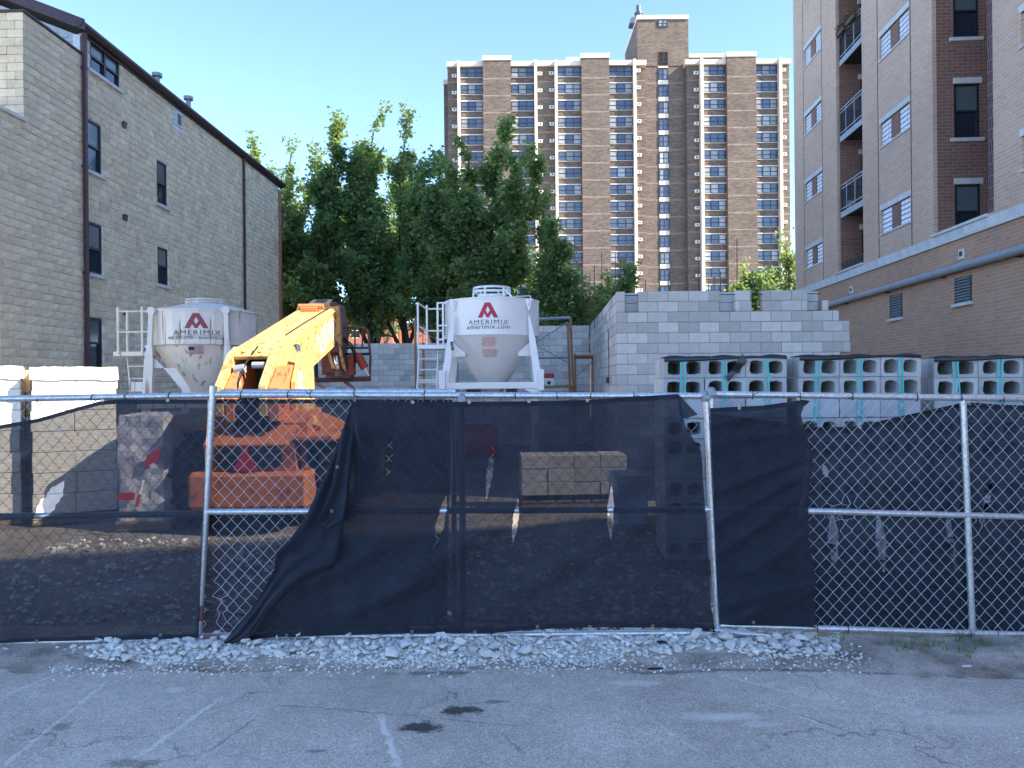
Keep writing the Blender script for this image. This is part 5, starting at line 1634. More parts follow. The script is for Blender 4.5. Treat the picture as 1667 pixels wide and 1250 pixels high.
# ------------------------------------------------------------------ telehandler
def build_telehandler():
    CX = -3.42
    root = thing('telehandler', 'worn orange telehandler seen from behind, boom raised, fork carriage lowered', 'telehandler', (CX, 9.6, 0))
    O = Vector((CX, 9.6, 0))
    def L(px, py, Y): return W(px, py, Y) - O
    OR, OD, RB, RR, CH, RU = MT['orange'], MT['orange_dull'], MT['rust_brown'], MT['rust_red'], MT['chrome'], MT['rubber']
    # ---- boom: box section with flanges, pitched up
    hw = 0.335
    a = Vector((-0.13, 1.0, 2.40)); b = Vector((-0.24, 4.75, 3.36))
    ax = (b-a).normalized(); up = Vector((0, -ax.z, ax.y)); up.normalize(); sd = Vector((1,0,0))
    def sect(p, w, h0, h1): return [p+sd*(-w)+up*h0, p+sd*w+up*h0, p+sd*w+up*h1, p+sd*(-w)+up*h1]
    def beam(mb, p, q_, w0, w1, t0, b0, t1, b1):
        A = sect(p, w0, b0, t0); B = sect(q_, w1, b1, t1)
        mb.add(A+B, [(0,1,2,3),(7,6,5,4),(0,4,5,1),(1,5,6,2),(2,6,7,3),(3,7,4,0)])
    m = MB(); beam(m, a, b, hw-0.02, hw-0.02, 0.0, -0.60, 0.0, -0.64); o = m.build('boom', OR, root)
    bl = MB()
    for k_ in range(7):
        for v_ in (-0.10, -0.50): q_ = a+ax*(0.5+0.5*k_)+sd*(hw-0.02)+up*v_; bl.tube([q_, q_+sd*0.014], 0.018, 6)
    for k_ in range(9):
        q_ = a+ax*(0.5+0.4*k_)+sd*(hw-0.02)+up*-0.56; bl.tube([q_, q_+ax*0.3], 0.012, 5)
    bl.build('bolts', OD, o, kind='stuff')
    m = MB(); beam(m, a, b, hw+0.015, hw+0.015, 0.03, 0.001, 0.03, 0.001); m.build('top_plate', OR, o)
    for s in (-1, 1):
        m = MB(); beam(m, a+sd*s*(hw-0.05), b+sd*s*(hw-0.05), 0.035, 0.035, 0.06, 0.031, 0.06, 0.031); m.build('top_flange', OR, o)
    m = MB(); m.tube([a+ax*1.0+sd*0.1+up*0.045, a+ax*2.2+sd*0.13+up*0.045, b-ax*0.1+sd*0.2+up*0.045], 0.012, 5); m.build('hose', RU, o)
    # collar at the head and wear-pad blocks on top
    m = MB(); beam(m, b-ax*0.22, b-ax*0.06, hw+0.05, hw+0.05, 0.07, -0.70, 0.07, -0.70); beam(m, b-ax*0.02, b+ax*0.10, hw+0.03, hw+0.03, 0.05, -0.72, 0.05, -0.72); m.build('collar', OR, o)
    m = MB(); beam(m, b-ax*0.52+sd*-0.1, b-ax*0.34+sd*-0.1, 0.15, 0.15, 0.11, 0.03, 0.14, 0.03); m.tube([b-ax*0.42+sd*-0.3+up*0.12, b-ax*0.42+sd*0.16+up*0.12], 0.05, 8); m.build('pad_bracket', OD, o)
    m = MB(); beam(m, b-ax*0.05, b+ax*0.3, 0.20, 0.18, 0.13, 0.05, 0.15, 0.05); m.build('pulley_guard', OR, o)
    m = MB(); beam(m, b+ax*0.0, b+ax*0.22, 0.10, 0.10, 0.143, 0.12, 0.157, 0.13); m.build('guard_opening_shade', MT['black_metal'], o)  # black slab on the guard, painting the shade of a hollow
    # sprayed scribble on the right side of the boom
    def side(u, v): return a+ax*u+sd*(hw-0.02+0.004)+up*v
    g = MB()
    strokes = [[(2.05,-.42),(2.0,-.30),(2.12,-.20),(2.25,-.28),(2.28,-.45),(2.38,-.52)], [(2.38,-.52),(2.40,-.22),(2.5,-.12),(2.62,-.22),(2.52,-.34),(2.66,-.40),(2.6,-.54),(2.45,-.5)],
               [(2.72,-.48),(2.72,-.16),(2.88,-.10),(2.96,-.26),(2.84,-.36),(2.98,-.50)], [(3.02,-.50),(3.06,-.12),(3.16,-.34),(3.24,-.08),(3.26,-.46)], [(3.34,-.08),(3.40,-.30),(3.5,-.08),(3.36,-.52)], [(3.56,-.10),(3.58,-.46),(3.68,-.40)],
               [(3.74,-.12),(3.66,-.2),(3.8,-.3),(3.68,-.42)]]
    for s_ in strokes:
        # smooth the stroke
        pts = []
        for i in range(len(s_)-1):
            p0 = s_[max(i-1,0)]; p1 = s_[i]; p2 = s_[i+1]; p3 = s_[min(i+2,len(s_)-1)]
            for t in np.linspace(0, 1, 6, endpoint=False):
                q2 = [0.5*((2*p1[k])+(-p0[k]+p2[k])*t+(2*p0[k]-5*p1[k]+4*p2[k]-p3[k])*t*t+(-p0[k]+3*p1[k]-3*p2[k]+p3[k])*t**3) for k in (0,1)]
                pts.append(q2)
        pts.append(s_[-1])
        V = []
        for i, p in enumerate(pts):
            p2 = pts[min(i+1, len(pts)-1)]; p1 = pts[max(i-1, 0)]
            d = Vector((p2[0]-p1[0], p2[1]-p1[1])); d = d.normalized() if d.length > 0 else Vector((1,0)); n = Vector((-d.y, d.x))*0.022
            V += [side(p[0]+n.x, p[1]+n.y), side(p[0]-n.x, p[1]-n.y)]
        g.add(V, [(2*i, 2*i+1, 2*i+3, 2*i+2) for i in range(len(pts)-1)])
    g.build('spray_scribble', MT['white_spray'], o, fix=False)
    # ---- rear yoke: thick side plates, cover, dark cavity
    prof = [(-0.02,1.52),(-0.06,1.90),(0.38,2.33),(0.62,2.44),(1.25,2.46),(1.75,2.10),(1.5,1.5),(0.5,1.48)]
    for x0, x1 in ((-0.37,-0.28),(0.19,0.28)):
        m = MB(); m.prism(prof, 'x', x0, x1); m.build('yoke_plate', OR, root)
    pr2 = [(0.03,1.45),(0.0,1.88),(0.36,2.16),(0.9,2.2),(0.9,1.45)]
    for x0, x1 in ((-0.26,-0.16),(0.30,0.42)):
        m = MB(); m.prism(pr2, 'x', x0, x1); m.build('inner_plate', OD, root)
    m = MB(); m.add([(-0.28,0.36,2.30),(0.19,0.36,2.30),(0.19,0.62,2.43),(-0.28,0.62,2.43),(0.19,1.25,2.45),(-0.28,1.25,2.45),(-0.28,0.40,2.26),(0.19,0.40,2.26),(0.19,1.25,2.40),(-0.28,1.25,2.40)],
        [(0,1,2,3),(3,2,4,5),(0,6,7,1),(6,9,8,7)]); m.build('top_cover', OR, root)
    m = MB(); m.prism([(0.45,2.36),(0.52,2.36),(1.2,2.47),(1.2,2.49),(0.5,2.40)], 'x', -0.20, -0.16); m.prism([(0.45,2.36),(0.52,2.36),(1.2,2.47),(1.2,2.49),(0.5,2.40)], 'x', 0.02, 0.06); m.build('cover_rib', OR, root)
    m = MB(); m.box(-0.28,0.19,0.9,0.93,1.0,2.3); m.build('cavity_shade_plate', MT['black_metal'], root)  # black plate stands in for the shade inside the yoke
    m = MB(); m.tube([(-0.28,0.25,1.83),(0.19,0.25,1.83)], 0.035, 8); m.build('cross_tube', RR, root)
    m = MB()
    for i in range(4): m.tube([(-0.02+i*0.05,0.2,1.0),(-0.02+i*0.05,0.15,1.55),(0.0+i*0.045,0.35,1.78),(0.02+i*0.04,0.6,1.8)], 0.021, 6)
    m.tube([(0.0,0.5,2.44),(-0.1,0.3,2.2),(-0.14,0.15,1.95),(-0.2,0.2,1.6)], 0.012, 5)
    m.build('hydraulic_hoses', RU, root)
    for pts_, r_v in (([(-0.24,0.3,2.12),(-0.10,0.3,2.14)],0.06), ([(-0.02,0.34,2.18),(0.15,0.34,2.18)],0.045), ([(-0.13,0.15,1.66),(-0.13,0.3,1.66)],0.07), ([(-0.18,0.28,2.10),(-0.18,0.26,1.9)],0.03)):
        m = MB(); m.tube(pts_, r_v, 9); m.build('valve', MT['pipe'], root)
    # ---- right lift cylinder
    p0, p1, p2 = L(474, 585, 10.9), L(481, 613, 10.7), L(508, 700, 10.2)
    m = MB(); m.tube([p0+Vector((0,0.3,0.2)), p1], 0.055, 12); m.build('cylinder_rod', CH, root, smooth=True)
    m = MB(); m.tube([p1, p1.lerp(p2, 0.06)], 0.15, 14); m.tube([p1.lerp(p2, 0.06), p2], 0.115, 14); me = m.mesh('lift_cylinder', OR); smooth_by_angle(me); link('lift_cylinder', me, root)
    m = MB(); m.prism([(0.55,1.2),(0.5,1.95),(0.85,2.38),(1.4,2.36),(1.6,1.2)], 'x', 0.44, 0.50); m.build('side_plate', OR, root)
    m = MB(); m.obox((0.504, 0.72, 1.98), (0.006, 0.16, 0.24)); m.build('warning_plate', MT['white_plastic'], root)
    # ---- gooseneck and carriage at the boom head
    Yh = 14.45
    t0, t1 = L(534, 492, Yh), L(541, 606, Yh)
    m = MB(); V = []
    for (p, w, d0, d1) in ((t0, 0.155, -0.05, 0.75), (t0.lerp(t1,0.55), 0.165, -0.12, 0.80), (t1, 0.15, 0.0, 0.6)):
        V += [p+Vector((-w,d0,0)), p+Vector((w,d0,0)), p+Vector((w,d1,0)), p+Vector((-w,d1,0))]
    m.add(V, [(0,1,2,3),(8,9,10,11)] + [(i*4+j, i*4+(j+1)%4, i*4+4+(j+1)%4, i*4+4+j) for i in range(2) for j in range(4)])
    gn = m.build('gooseneck', RB, root)
    Yf = Yh-0.22
    outl = [(521,503),(545,498),(548,545),(553,562),(563,604),(557.5,600),(552,576),(547,565),(541,561),(535.5,564),(537,572),(545.5,600),(540.5,600),(528,562),(523,548)]
    A = [L(p[0], p[1], Yf) for p in outl]; n_ = len(A)
    m = MB(); m.add(A+[p+Vector((0,0.06,0)) for p in A], [tuple(range(n_)), tuple(range(n_, 2*n_))]+[(k,(k+1)%n_,n_+(k+1)%n_,n_+k) for k in range(n_)]); m.build('front_plate', OR, gn)
    m = MB(); p_, q_ = L(531,560,Yf+0.1), L(556,602,Yf+0.1); m.add([L(533,560,Yf+.1),L(552,560,Yf+.1),L(561,603,Yf+.1),L(541,603,Yf+.1)], [(0,1,2,3)]); m.build('opening', MT['black_metal'], gn, fix=False)  # flat black sheet painted as the shade within the arch
    m = MB(); q0, q1 = L(545, 574, Yh-0.25), L(551, 604, Yh-0.3); m.tube([q0, q1], 0.045, 10); m.build('tilt_rod', CH, gn, smooth=True)
    m = MB(); m.tube([q0+Vector((-.02,0,.2)), q0], 0.085, 12); m.tube([q1, q1+Vector((0.01,0,-0.1))], 0.07, 8); m.build('tilt_cylinder', RB, gn)
    Yc = 14.95
    def bar(mb, pts, r, n=6, Y=Yc): mb.tube([L(px, py, Y) for px, py in pts], r, n)
    fr = MB(); bar(fr, [(506,619),(604,616.5)], 0.05, 4); bar(fr, [(507,585),(507,619)], 0.03, 4); bar(fr, [(505,567),(601,566)], 0.022, 4)
    bar(fr, [(545,533),(592,533),(597,537),(600,545),(603,580),(602,617)], 0.026, 6)
    for px in (566, 578, 590): bar(fr, [(px,534),(px,566)], 0.017, 5)
    bar(fr, [(516,534),(545,533)], 0.02, 5)
    fr.build('carriage_frame', RB, root)
    fr = MB(); bar(fr, [(508,577),(602,576)], 0.03, 6, Yc-0.05); bar(fr, [(514,577),(514,613)], 0.042, 6, Yc-0.05); fr.build('fork_bar', MT['black_metal'], root)
    m = MB(); p = L(552, 607, Yc-0.35); m.bbox(p.x-0.26, p.x+0.24, p.y-0.02, p.y+0.25, p.z-0.12, p.z+0.13, 0.02); m.build('tilt_bracket', MT['plum'], root)
    for px in (530, 573):
        m = MB(); p = L(px, 592, Yc-0.3); m.prism([(p.y-.1,p.z-.22),(p.y-.12,p.z+.1),(p.y-.02,p.z+.2),(p.y+.1,p.z+.1),(p.y+.12,p.z-.22)], 'x', p.x-0.05, p.x+0.05); m.build('ear_plate', RR, root)
    m = MB(); bar(m, [(582,577),(594,599)], 0.085, 10, Yc-0.3); m.build('side_cylinder', RR, root)
    m = MB(); bar(m, [(594,599),(600,612)], 0.03, 8, Yc-0.3); m.build('side_rod', CH, root)
    m = MB(); m.tube([L(560,550,Yc-.3), L(572,560,Yc-.4), L(578,572,Yc-.4), L(579,592,Yc-.35)], 0.018, 5); m.tube([L(558,552,Yc-.3), L(570,563,Yc-.4), L(576,575,Yc-.4), L(577,598,Yc-.35)], 0.018, 5); m.build('carriage_hose', RU, root)
    for px0, px1 in ((513, 531), (564, 578)):
        m = MB(); p, q_ = L(px0, 620, Yc+0.05), L(px1, 634, Yc-1.0)
        m.tube([p+Vector((0,0.06,0.5)), p+Vector((0,0.05,0.02)), p+Vector((0,-0.05,-0.03)), q_], [0.045,0.05,0.05,0.03], 4); m.build('fork_tine', RB, root)
    # ---- chassis, counterweight, wheels (behind the netting)
    m = MB(); m.bbox(-0.74, 0.80, -0.05, 0.5, 0.32, 0.80, 0.05); m.build('counterweight', OD, root)
    m = MB(); m.prism([(0.1,0.80),(0.02,1.15),(0.3,1.42),(1.6,1.5),(3.6,1.2),(3.6,0.6),(0.5,0.6)], 'x', -0.55, 0.62); m.build('hood', OD, root)
    m = MB(); m.prism([(0.32,0.80),(0.26,1.42),(0.42,1.56),(1.0,1.6),(1.0,0.8)], 'x', -0.62, -0.30); m.prism([(0.32,0.80),(0.26,1.42),(0.42,1.56),(1.0,1.6),(1.0,0.8)], 'x', 0.28, 0.72); m.build('rear_frame', OD, root, kind='stuff')
    m = MB()
    for i in range(6): m.tube([(-0.25+i*0.09,0.3,1.0),(-0.22+i*0.09,0.2,1.3),(-0.2+i*0.085,0.35,1.6)], 0.028, 6)
    m.build('hose_bundle', RU, root, kind='stuff')
    for i in range(5):
        m = MB(); m.box(-0.40, 0.45, 0.045-0.02, 0.06, 0.86+i*0.06, 0.90+i*0.06); m.build('grille_slat', MT['black_metal'], root)
    m = MB(); m.prism([(-0.16,0.82),(0.16,0.82),(0.0,1.14)], 'y', -0.03, -0.015); m.build('slow_vehicle_triangle', MT['bright_red'], root)
    m = MB(); m.bbox(0.62, 1.15, 0.0, 1.4, 1.18, 1.28, 0.03); m.bbox(0.64, 0.72, 0.2, 1.2, 0.7, 1.18, 0.02); m.build('fender', OD, root)
    m = MB(); m.bbox(-1.15, -0.62, 1.0, 3.0, 0.7, 1.35, 0.06); m.build('engine_box', OD, root)
    m = MB(); m.box(-0.5, 0.5, 0.3, 4.2, 0.45, 0.75); m.build('chassis', RB, root)
    for x in (-0.95, 0.98):
        for y in (0.95, 3.5):
            m = MB(); w = 0.19
            m.lathe([(0.30,-w),(0.55,-w),(0.61,-w*0.75),(0.62,0),(0.61,w*0.75),(0.55,w),(0.30,w)], 28)
            for k in range(22):
                a_ = 2*PI*k/22; c_, s_ = math.cos(a_), math.sin(a_)
                m.obox((0.62*c_, 0.62*s_, 0.07*(1 if k % 2 else -1)), (0.05, 0.06, 0.26), (0, 0, a_))
            t = m.build('wheel', RU, root, (x, y, 0.64), (0, PI/2, 0))
            m = MB(); m.lathe([(0.30,-w*.8),(0.28,-w*.2),(0.1,0.0),(0.0,0.02)], 20); m.lathe([(0.30,w*.8),(0.28,w*.2),(0.1,0.0),(0.0,-0.02)], 20); m.build('rim', MT['zinc'], t)
build_telehandler()

# ------------------------------------------------------------------ mortar mixer under the white silo
def build_mixer():
    c = W(775, 700, 17.2)
    root = thing('mortar_mixer', 'red mortar mixer standing under the white silo, seen dimly through the netting', 'mixer', (c.x, 17.2, 0))
    m = MB(); m.tube([(-0.45,0,0.62),(0.5,0,0.62)], 0.42, 20); m.build('drum', MT['bright_red'], root)
    g = MB()
    for i in range(8): x = -0.35+0.1*i; g.tube([(x,-0.3,1.04),(x,0.3,1.04)], 0.01, 4)
    g.box(-0.42,0.42,-0.33,-0.30,1.0,1.06); g.box(-0.42,0.42,0.30,0.33,1.0,1.06); g.build('grate', MT['zinc'], root)
    m = MB(); m.bbox(-0.85,-0.48,-0.3,0.3,0.45,1.35,0.04); m.build('motor_hood', MT['bright_red'], root)
    for x in (-0.6, 0.5):
        m = MB(); m.tube([(x,-0.35,0.0),(x,0,0.5),(x,0.35,0.0)], 0.035, 6); m.build('leg', MT['rust_brown'], root)
build_mixer()

# ------------------------------------------------------------------ scaffolding
def build_scaffold(lab, Y, pts):
    """pts: list of (name, [(px,py,dY)...], radius, material)"""
    o0 = W(pts[0][1][0][0], 640, Y); base = Vector((o0.x, Y, 0))
    root = thing('scaffold_frame', lab, 'scaffold', base, 0, 'scaffold frames along the block walls')
    for nm, pl, r, mt in pts:
        m = MB(); P = []
        for p in pl:
            q_ = W(p[0], p[1], Y+(p[2] if len(p) > 2 else 0))
            if p[1] >= 760: q_.z = 0.0
            P.append(q_-base)
        m.tube(P, r, 7); m.build(nm, MT[mt], root)
    return root
build_scaffold('rusty scaffold frame standing left of the white silo behind its ladder', 20.6, [
    ('upright', [(675.5,517),(677,632),(678,770)], 0.035, 'scaffold'), ('upright', [(689,558,0.9),(690,632,0.9),(691,770,0.9)], 0.035, 'scaffold'),
    ('rung', [(676,524),(688,530,0.5)], 0.022, 'scaffold'), ('rung', [(676,531),(690,540,0.9)], 0.022, 'scaffold'), ('brace', [(677,536),(716,556,1.2)], 0.014, 'zinc'),
    ('brace', [(700,602,.8),(735,578,1.2)], 0.014, 'zinc'), ('rung', [(690,589,0.9),(735,587,0.9)], 0.02, 'zinc'), ('upright', [(745,590,1.0),(745,770,1.0)], 0.03, 'zinc'),
    ('rung', [(677,612),(690,610,.9)], 0.02, 'scaffold')])
build_scaffold('rusty scaffold frame standing right of the white silo before the block wall', 21.2, [
    ('upright', [(924,525),(928,632),(929,775)], 0.036, 'scaffold'), ('upright', [(928.5,515,.3),(933.5,632,.3),(934.5,775,.3)], 0.036, 'scaffold'),
    ('ledger', [(876,519.5),(927,517)], 0.045, 'zinc'), ('ledger', [(866,583),(925,581)], 0.03, 'zinc'), ('ledger', [(868,631),(936,628)], 0.04, 'scaffold'),
    ('brace', [(872,557),(925,524)], 0.018, 'zinc'), ('brace', [(872,562),(927,591)], 0.018, 'zinc'), ('upright', [(872,512,.6),(874,632,.6),(875,775,.6)], 0.03, 'scaffold'),
    ('coupler', [(926,527),(929,536)], 0.05, 'scaffold'), ('coupler', [(931,627),(935,640)], 0.05, 'scaffold')])
r_ = build_scaffold('low scaffold bay with plank platform against the side of the block wall', 21.9, [
    ('upright', [(936,575),(937,632),(938,775)], 0.03, 'scaffold'), ('upright', [(965,577),(966,632),(967,775)], 0.03, 'scaffold'),
    ('brace', [(937,614),(966,586)], 0.016, 'zinc'), ('ledger', [(936,581),(966,581)], 0.022, 'scaffold'), ('ledger', [(936,583,.8),(966,583,.8)], 0.022, 'scaffold')])
m = MB(); a = W(934.5, 576, 21.9); b = W(968, 576, 21.9); m.bbox(0, b.x-a.x, -0.1, 0.7, 0, 0.05, 0.008); m.build('plank', MT['wood'], r_, (a.x-r_.location.x, 0, a.z-0.08))
def build_bag():
    Y = 20.4; a = W(893.5, 628.6, Y)
    t = thing('mortar_bag', 'white mortar bag with red top standing on the scaffold rail right of silo', 'bag', (a.x, Y, a.z-0.005))
    w, h = 0.14, 0.36
    m = MB(); m.bbox(-w, w, -0.09, 0.09, 0, h*0.64, 0.03); m.build('bag_body', MT['white_plastic'], t)
    m = MB(); m.bbox(-w-.003, w+.003, -0.093, 0.093, h*0.645, h, 0.03); m.build('bag_top', MT['bright_red'], t)
    m = MB(); m.obox((0.0,-0.0945,0.10),(0.09,0.004,0.09),(0,0.4,0)); m.build('emblem', MT['ink'], t)
    b = MB(); b.box(-0.55,0.45,-0.12,0.5,-0.045,-0.002); b.build('support_board', MT['wood'], t)
build_bag()
# ------------------------------------------------------------------ pallets of hollow concrete blocks
BW, BH, BD = 0.4064, 0.2032, 0.2032
def hollow_block(seed):
    rn = random.Random(seed)
    m = MB(); j = 0.003; d = BD-0.004
    x0s = (j, BW/2); hw_ = BW/2
    for half in (0, 1):
        xa = j if half == 0 else BW/2; xb = BW/2 if half == 0 else BW-j
        ca = (xa+xb)/2 + (0.006 if half == 0 else -0.006); cz = BH/2
        w, h = 0.070*rn.uniform(.93,1.05), 0.058*rn.uniform(.92,1.06); k = 0.030
        hole = [(ca-w+k*.4,cz-h),(ca,cz-h-0.010),(ca+w-k*.4,cz-h),(ca+w,cz-h+k),(ca+w,cz+h-k),(ca+w-k*.4,cz+h),(ca,cz+h+0.012),(ca-w+k*.4,cz+h),(ca-w,cz+h-k),(ca-w,cz-h+k)]
        hole = [(p[0]+rn.uniform(-.004,.004), p[1]+rn.uniform(-.004,.004)) for p in hole]
        n = len(hole)
        outer = [(xa,j),(xb,j),(xb,BH-j),(xa,BH-j)]
        V = [(p[0],0,p[1]) for p in outer] + [(p[0],0,p[1]) for p in hole] + [(p[0]*0.9+ca*0.1, d, p[1]*0.9+cz*0.1) for p in hole]
        F_ = [(0,1,6,5,4),(1,7,6),(1,2,8,7),(2,9,8),(2,3,11,10,9),(3,12,11),(3,0,13,12),(0,4,13)]
        F_ += [(4+i, 4+(i+1)%n, 4+n+(i+1)%n, 4+n+i) for i in range(n)]
        m.add(V, F_)
    m.add([(j,0,j),(BW-j,0,j),(BW-j,0,BH-j),(j,0,BH-j),(j,d,j),(BW-j,d,j),(BW-j,d,BH-j),(j,d,BH-j)], [(0,4,5,1),(1,5,6,2),(2,6,7,3),(3,7,4,0)])
    return m.mesh('block', MT['cmu_new'], fix=False)
HB = [hollow_block(i) for i in range(5)]
def _solid():
    m = MB(); m.bbox(0.003, BW-0.003, 0, BD-0.004, 0.003, BH-0.003, 0.006); return m.mesh('block', MT['cmu_new'])
SB = _solid()
def block_pallet(lab, loc, rz, cols=3, rows=10, layers=4, flap=None, z0=0.12, solid_rows=(2, 5, 8), straps=True, film=True):
    rn = random.Random(lab)
    root = thing('block_pallet', lab, 'pallet of blocks', loc, rz, 'pallets of grey concrete blocks')
    for r in range(rows):
        top = rows-1-r
        for c in range(cols):
            dx = rn.uniform(-.004, .004)
            for l in range(layers):
                me = SB if (r in solid_rows or l >= 3) else rn.choice(HB)
                link('block', me, root, (c*BW+dx, l*BD+rn.uniform(-.007,.007), z0+top*BH), (0,0,rn.uniform(-.012,.012)))
    H = z0+rows*BH; Wd = cols*BW
    p = MB()
    for yy in (0.02, 0.36, 0.70): p.box(0, Wd, yy, yy+0.09, 0.0, 0.09)
    for i in range(6): p.box(i*Wd/6+.01, (i+1)*Wd/6-.03, 0, layers*BD, 0.092, 0.112)
    p.build('pallet_boards', MT['wood'], root)
    if straps:
        for c in range(cols):
            lean0 = rn.uniform(-.012,.012)
            for s in (-0.021, 0.021):
                x = c*BW+BW/2+s+rn.uniform(-.003,.003)-0.008; lean = lean0+rn.uniform(-.002,.002)
                m = MB(); w = 0.007
                m.add([(x-w,-0.008,H+0.006),(x+w,-0.008,H+0.006),(x+w+lean*3,-0.008,H-3.25*BH),(x-w+lean*3,-0.008,H-3.25*BH),
                       (x-w,layers*BD,H+0.006),(x+w,layers*BD,H+0.006),(x-w,-0.008,H+0.009),(x+w,-0.008,H+0.009),(x-w,layers*BD,H+0.009),(x+w,layers*BD,H+0.009),
                       (x-w,-0.011,H+0.009),(x+w,-0.011,H+0.009),(x+w+lean*3,-0.011,H-3.25*BH),(x-w+lean*3,-0.011,H-3.25*BH)],
                      [(13,12,11,10),(0,1,2,3),(6,7,9,8),(4,5,1,0),(10,11,7,6)])
                m.build('strap', MT['teal'], root, fix=False)
    if film:
        xs = np.linspace(0.004, Wd-0.004, 60); P = np.zeros((60, 7, 3))
        for i, x in enumerate(xs):
            wv = 0.018*math.sin(x*7+rn.random()*.3)+0.01*math.sin(x*19)
            droop = 0.024+0.014*math.sin(x*4.1+1)
            for j, (yy, zz) in enumerate(((0.30, 0.004), (0.2, 0.010+abs(wv)*.3), (0.1, 0.012+abs(wv)*.6), (0.0, 0.012+abs(wv)*.6), (-0.014, 0.004), (-0.018, -droop*0.5), (-0.013, -droop))):
                P[i, j] = (x, yy, H+zz)
        link('plastic_film', grid_mesh('plastic_film', P, MT['black_film']), root)
    if flap:
        m = MB(); a, b = Vector((flap[0], -0.02, H-0.005)), Vector((flap[1], -0.05, H-flap[2]))
        P = np.zeros((8, 3, 3))
        for i in range(8):
            t = i/7; c_ = a.lerp(b, t); w = 0.045-0.02*t
            for j in range(3): P[i, j] = (c_.x+(j-1)*w*0.5, c_.y-0.01*math.sin(t*5+j), c_.z-(1-j)*-w*0.9)
        link('film_flap', grid_mesh('film_flap', P, MT['black_film']), root)
    return root
def at(px, py, Y): p = W(px, py, Y); return p
pA = W(1080, 583, 7.56); pB = W(1300, 581, 7.46); pC = W(1519, 583, 7.62)
zA = pA.z-10*BH
block_pallet('strapped pallet of hollow grey blocks with a loose black film flap on its front', (pA.x, pA.y, 0), RAD(-4), flap=(0.80, 0.62, 0.22), z0=pA.z-10*BH)
block_pallet('strapped pallet of hollow grey blocks in the middle of the three by the fence', (pB.x, pB.y, 0), 0.0, z0=pB.z-10*BH)
block_pallet('strapped pallet of hollow grey blocks turned askew at the right picture edge', (pC.x, pC.y, 0), RAD(-14), z0=pC.z-10*BH)
# half pallet with sunlit top further back
pD = W(848, 742, 11.4)
block_pallet('low stack of grey blocks with a sunlit top edge behind the middle netting', (pD.x, 11.4, 0), RAD(3), cols=4, rows=3, layers=3, z0=pD.z-3*BH, solid_rows=(0,1,2), straps=False, film=False)

# ------------------------------------------------------------------ white wrapped pallets on the left
def wrapped_pallet(lab, px0, px1, pyt, Y, depth, rows, rz=0.0, col='white_wrap', lid=True):
    a, b = W(px0, pyt, Y), W(px1, pyt, Y)
    dr = (px1-833.5)/F; w = (dr*Y-a.x)/(math.cos(rz)-dr*math.sin(rz)) if rz else b.x-a.x; H = a.z
    root = thing('wrapped_pallet', lab, 'wrapped pallet', (a.x, Y, 0), rz, 'white wrapped pallets on the left')
    rn = random.Random(lab); z0 = 0.14; h = (H-z0)/rows
    sh = {}
    for r in range(rows):
        n = 2
        for c in range(n):
            o_ = rn.uniform(-.012, .012)
            m = MB(); m.bbox(c*w/n+.002+o_, (c+1)*w/n-.002+o_, rn.uniform(0,.015), depth, z0+r*h+.003, z0+(r+1)*h-.002, 0.009); m.build('slab', MT[col], root)
    p = MB()
    for yy in (0.03, depth/2-.05, depth-.12): p.box(0, w, yy, yy+.09, 0, .09)
    p.box(0, w, 0, depth, .092, .125); p.build('pallet_boards', MT['wood'], root)
    if lid:
        xs = np.linspace(-.015, w+.015, 50); ys = np.linspace(-.015, depth, 20); X, Yy = np.meshgrid(xs, ys, indexing='ij')
        Z = H + 0.012 + 0.028*vnoise(X*7, Yy*7, len(lab)) + 0.012*vnoise(X*22, Yy*22, 5)
        P = np.stack([X, Yy, Z], -1)
        front = P[:, :1].copy(); front[:, 0, 1] = -.02; front[:, 0, 2] = H-0.16+0.02*vnoise(xs*9, xs*0, 6); P = np.concatenate([front, P], 1)
        side = P[-1:].copy(); side[0, :, 0] += 0.008; side[0, 1:, 2] = H-0.15; P = np.concatenate([P, side], 0)
        link('wrap_sheet', grid_mesh('wrap_sheet', P, MT['white_wrap']), root)
    return root
wrapped_pallet('sunlit white wrapped pallet standing right of the tan wrapped bundle', 50, 190, 601, 10.3, 1.1, 7, rz=RAD(29))
wrapped_pallet('sunlit white wrapped pallet cut off by the left picture edge', -110, 32, 599, 10.0, 1.1, 7, rz=RAD(31))
wrapped_pallet('narrow tan wrapped bundle between the two white pallets', 31, 51, 602, 11.0, 0.9, 6, rz=RAD(30), col='tan_wrap', lid=False)

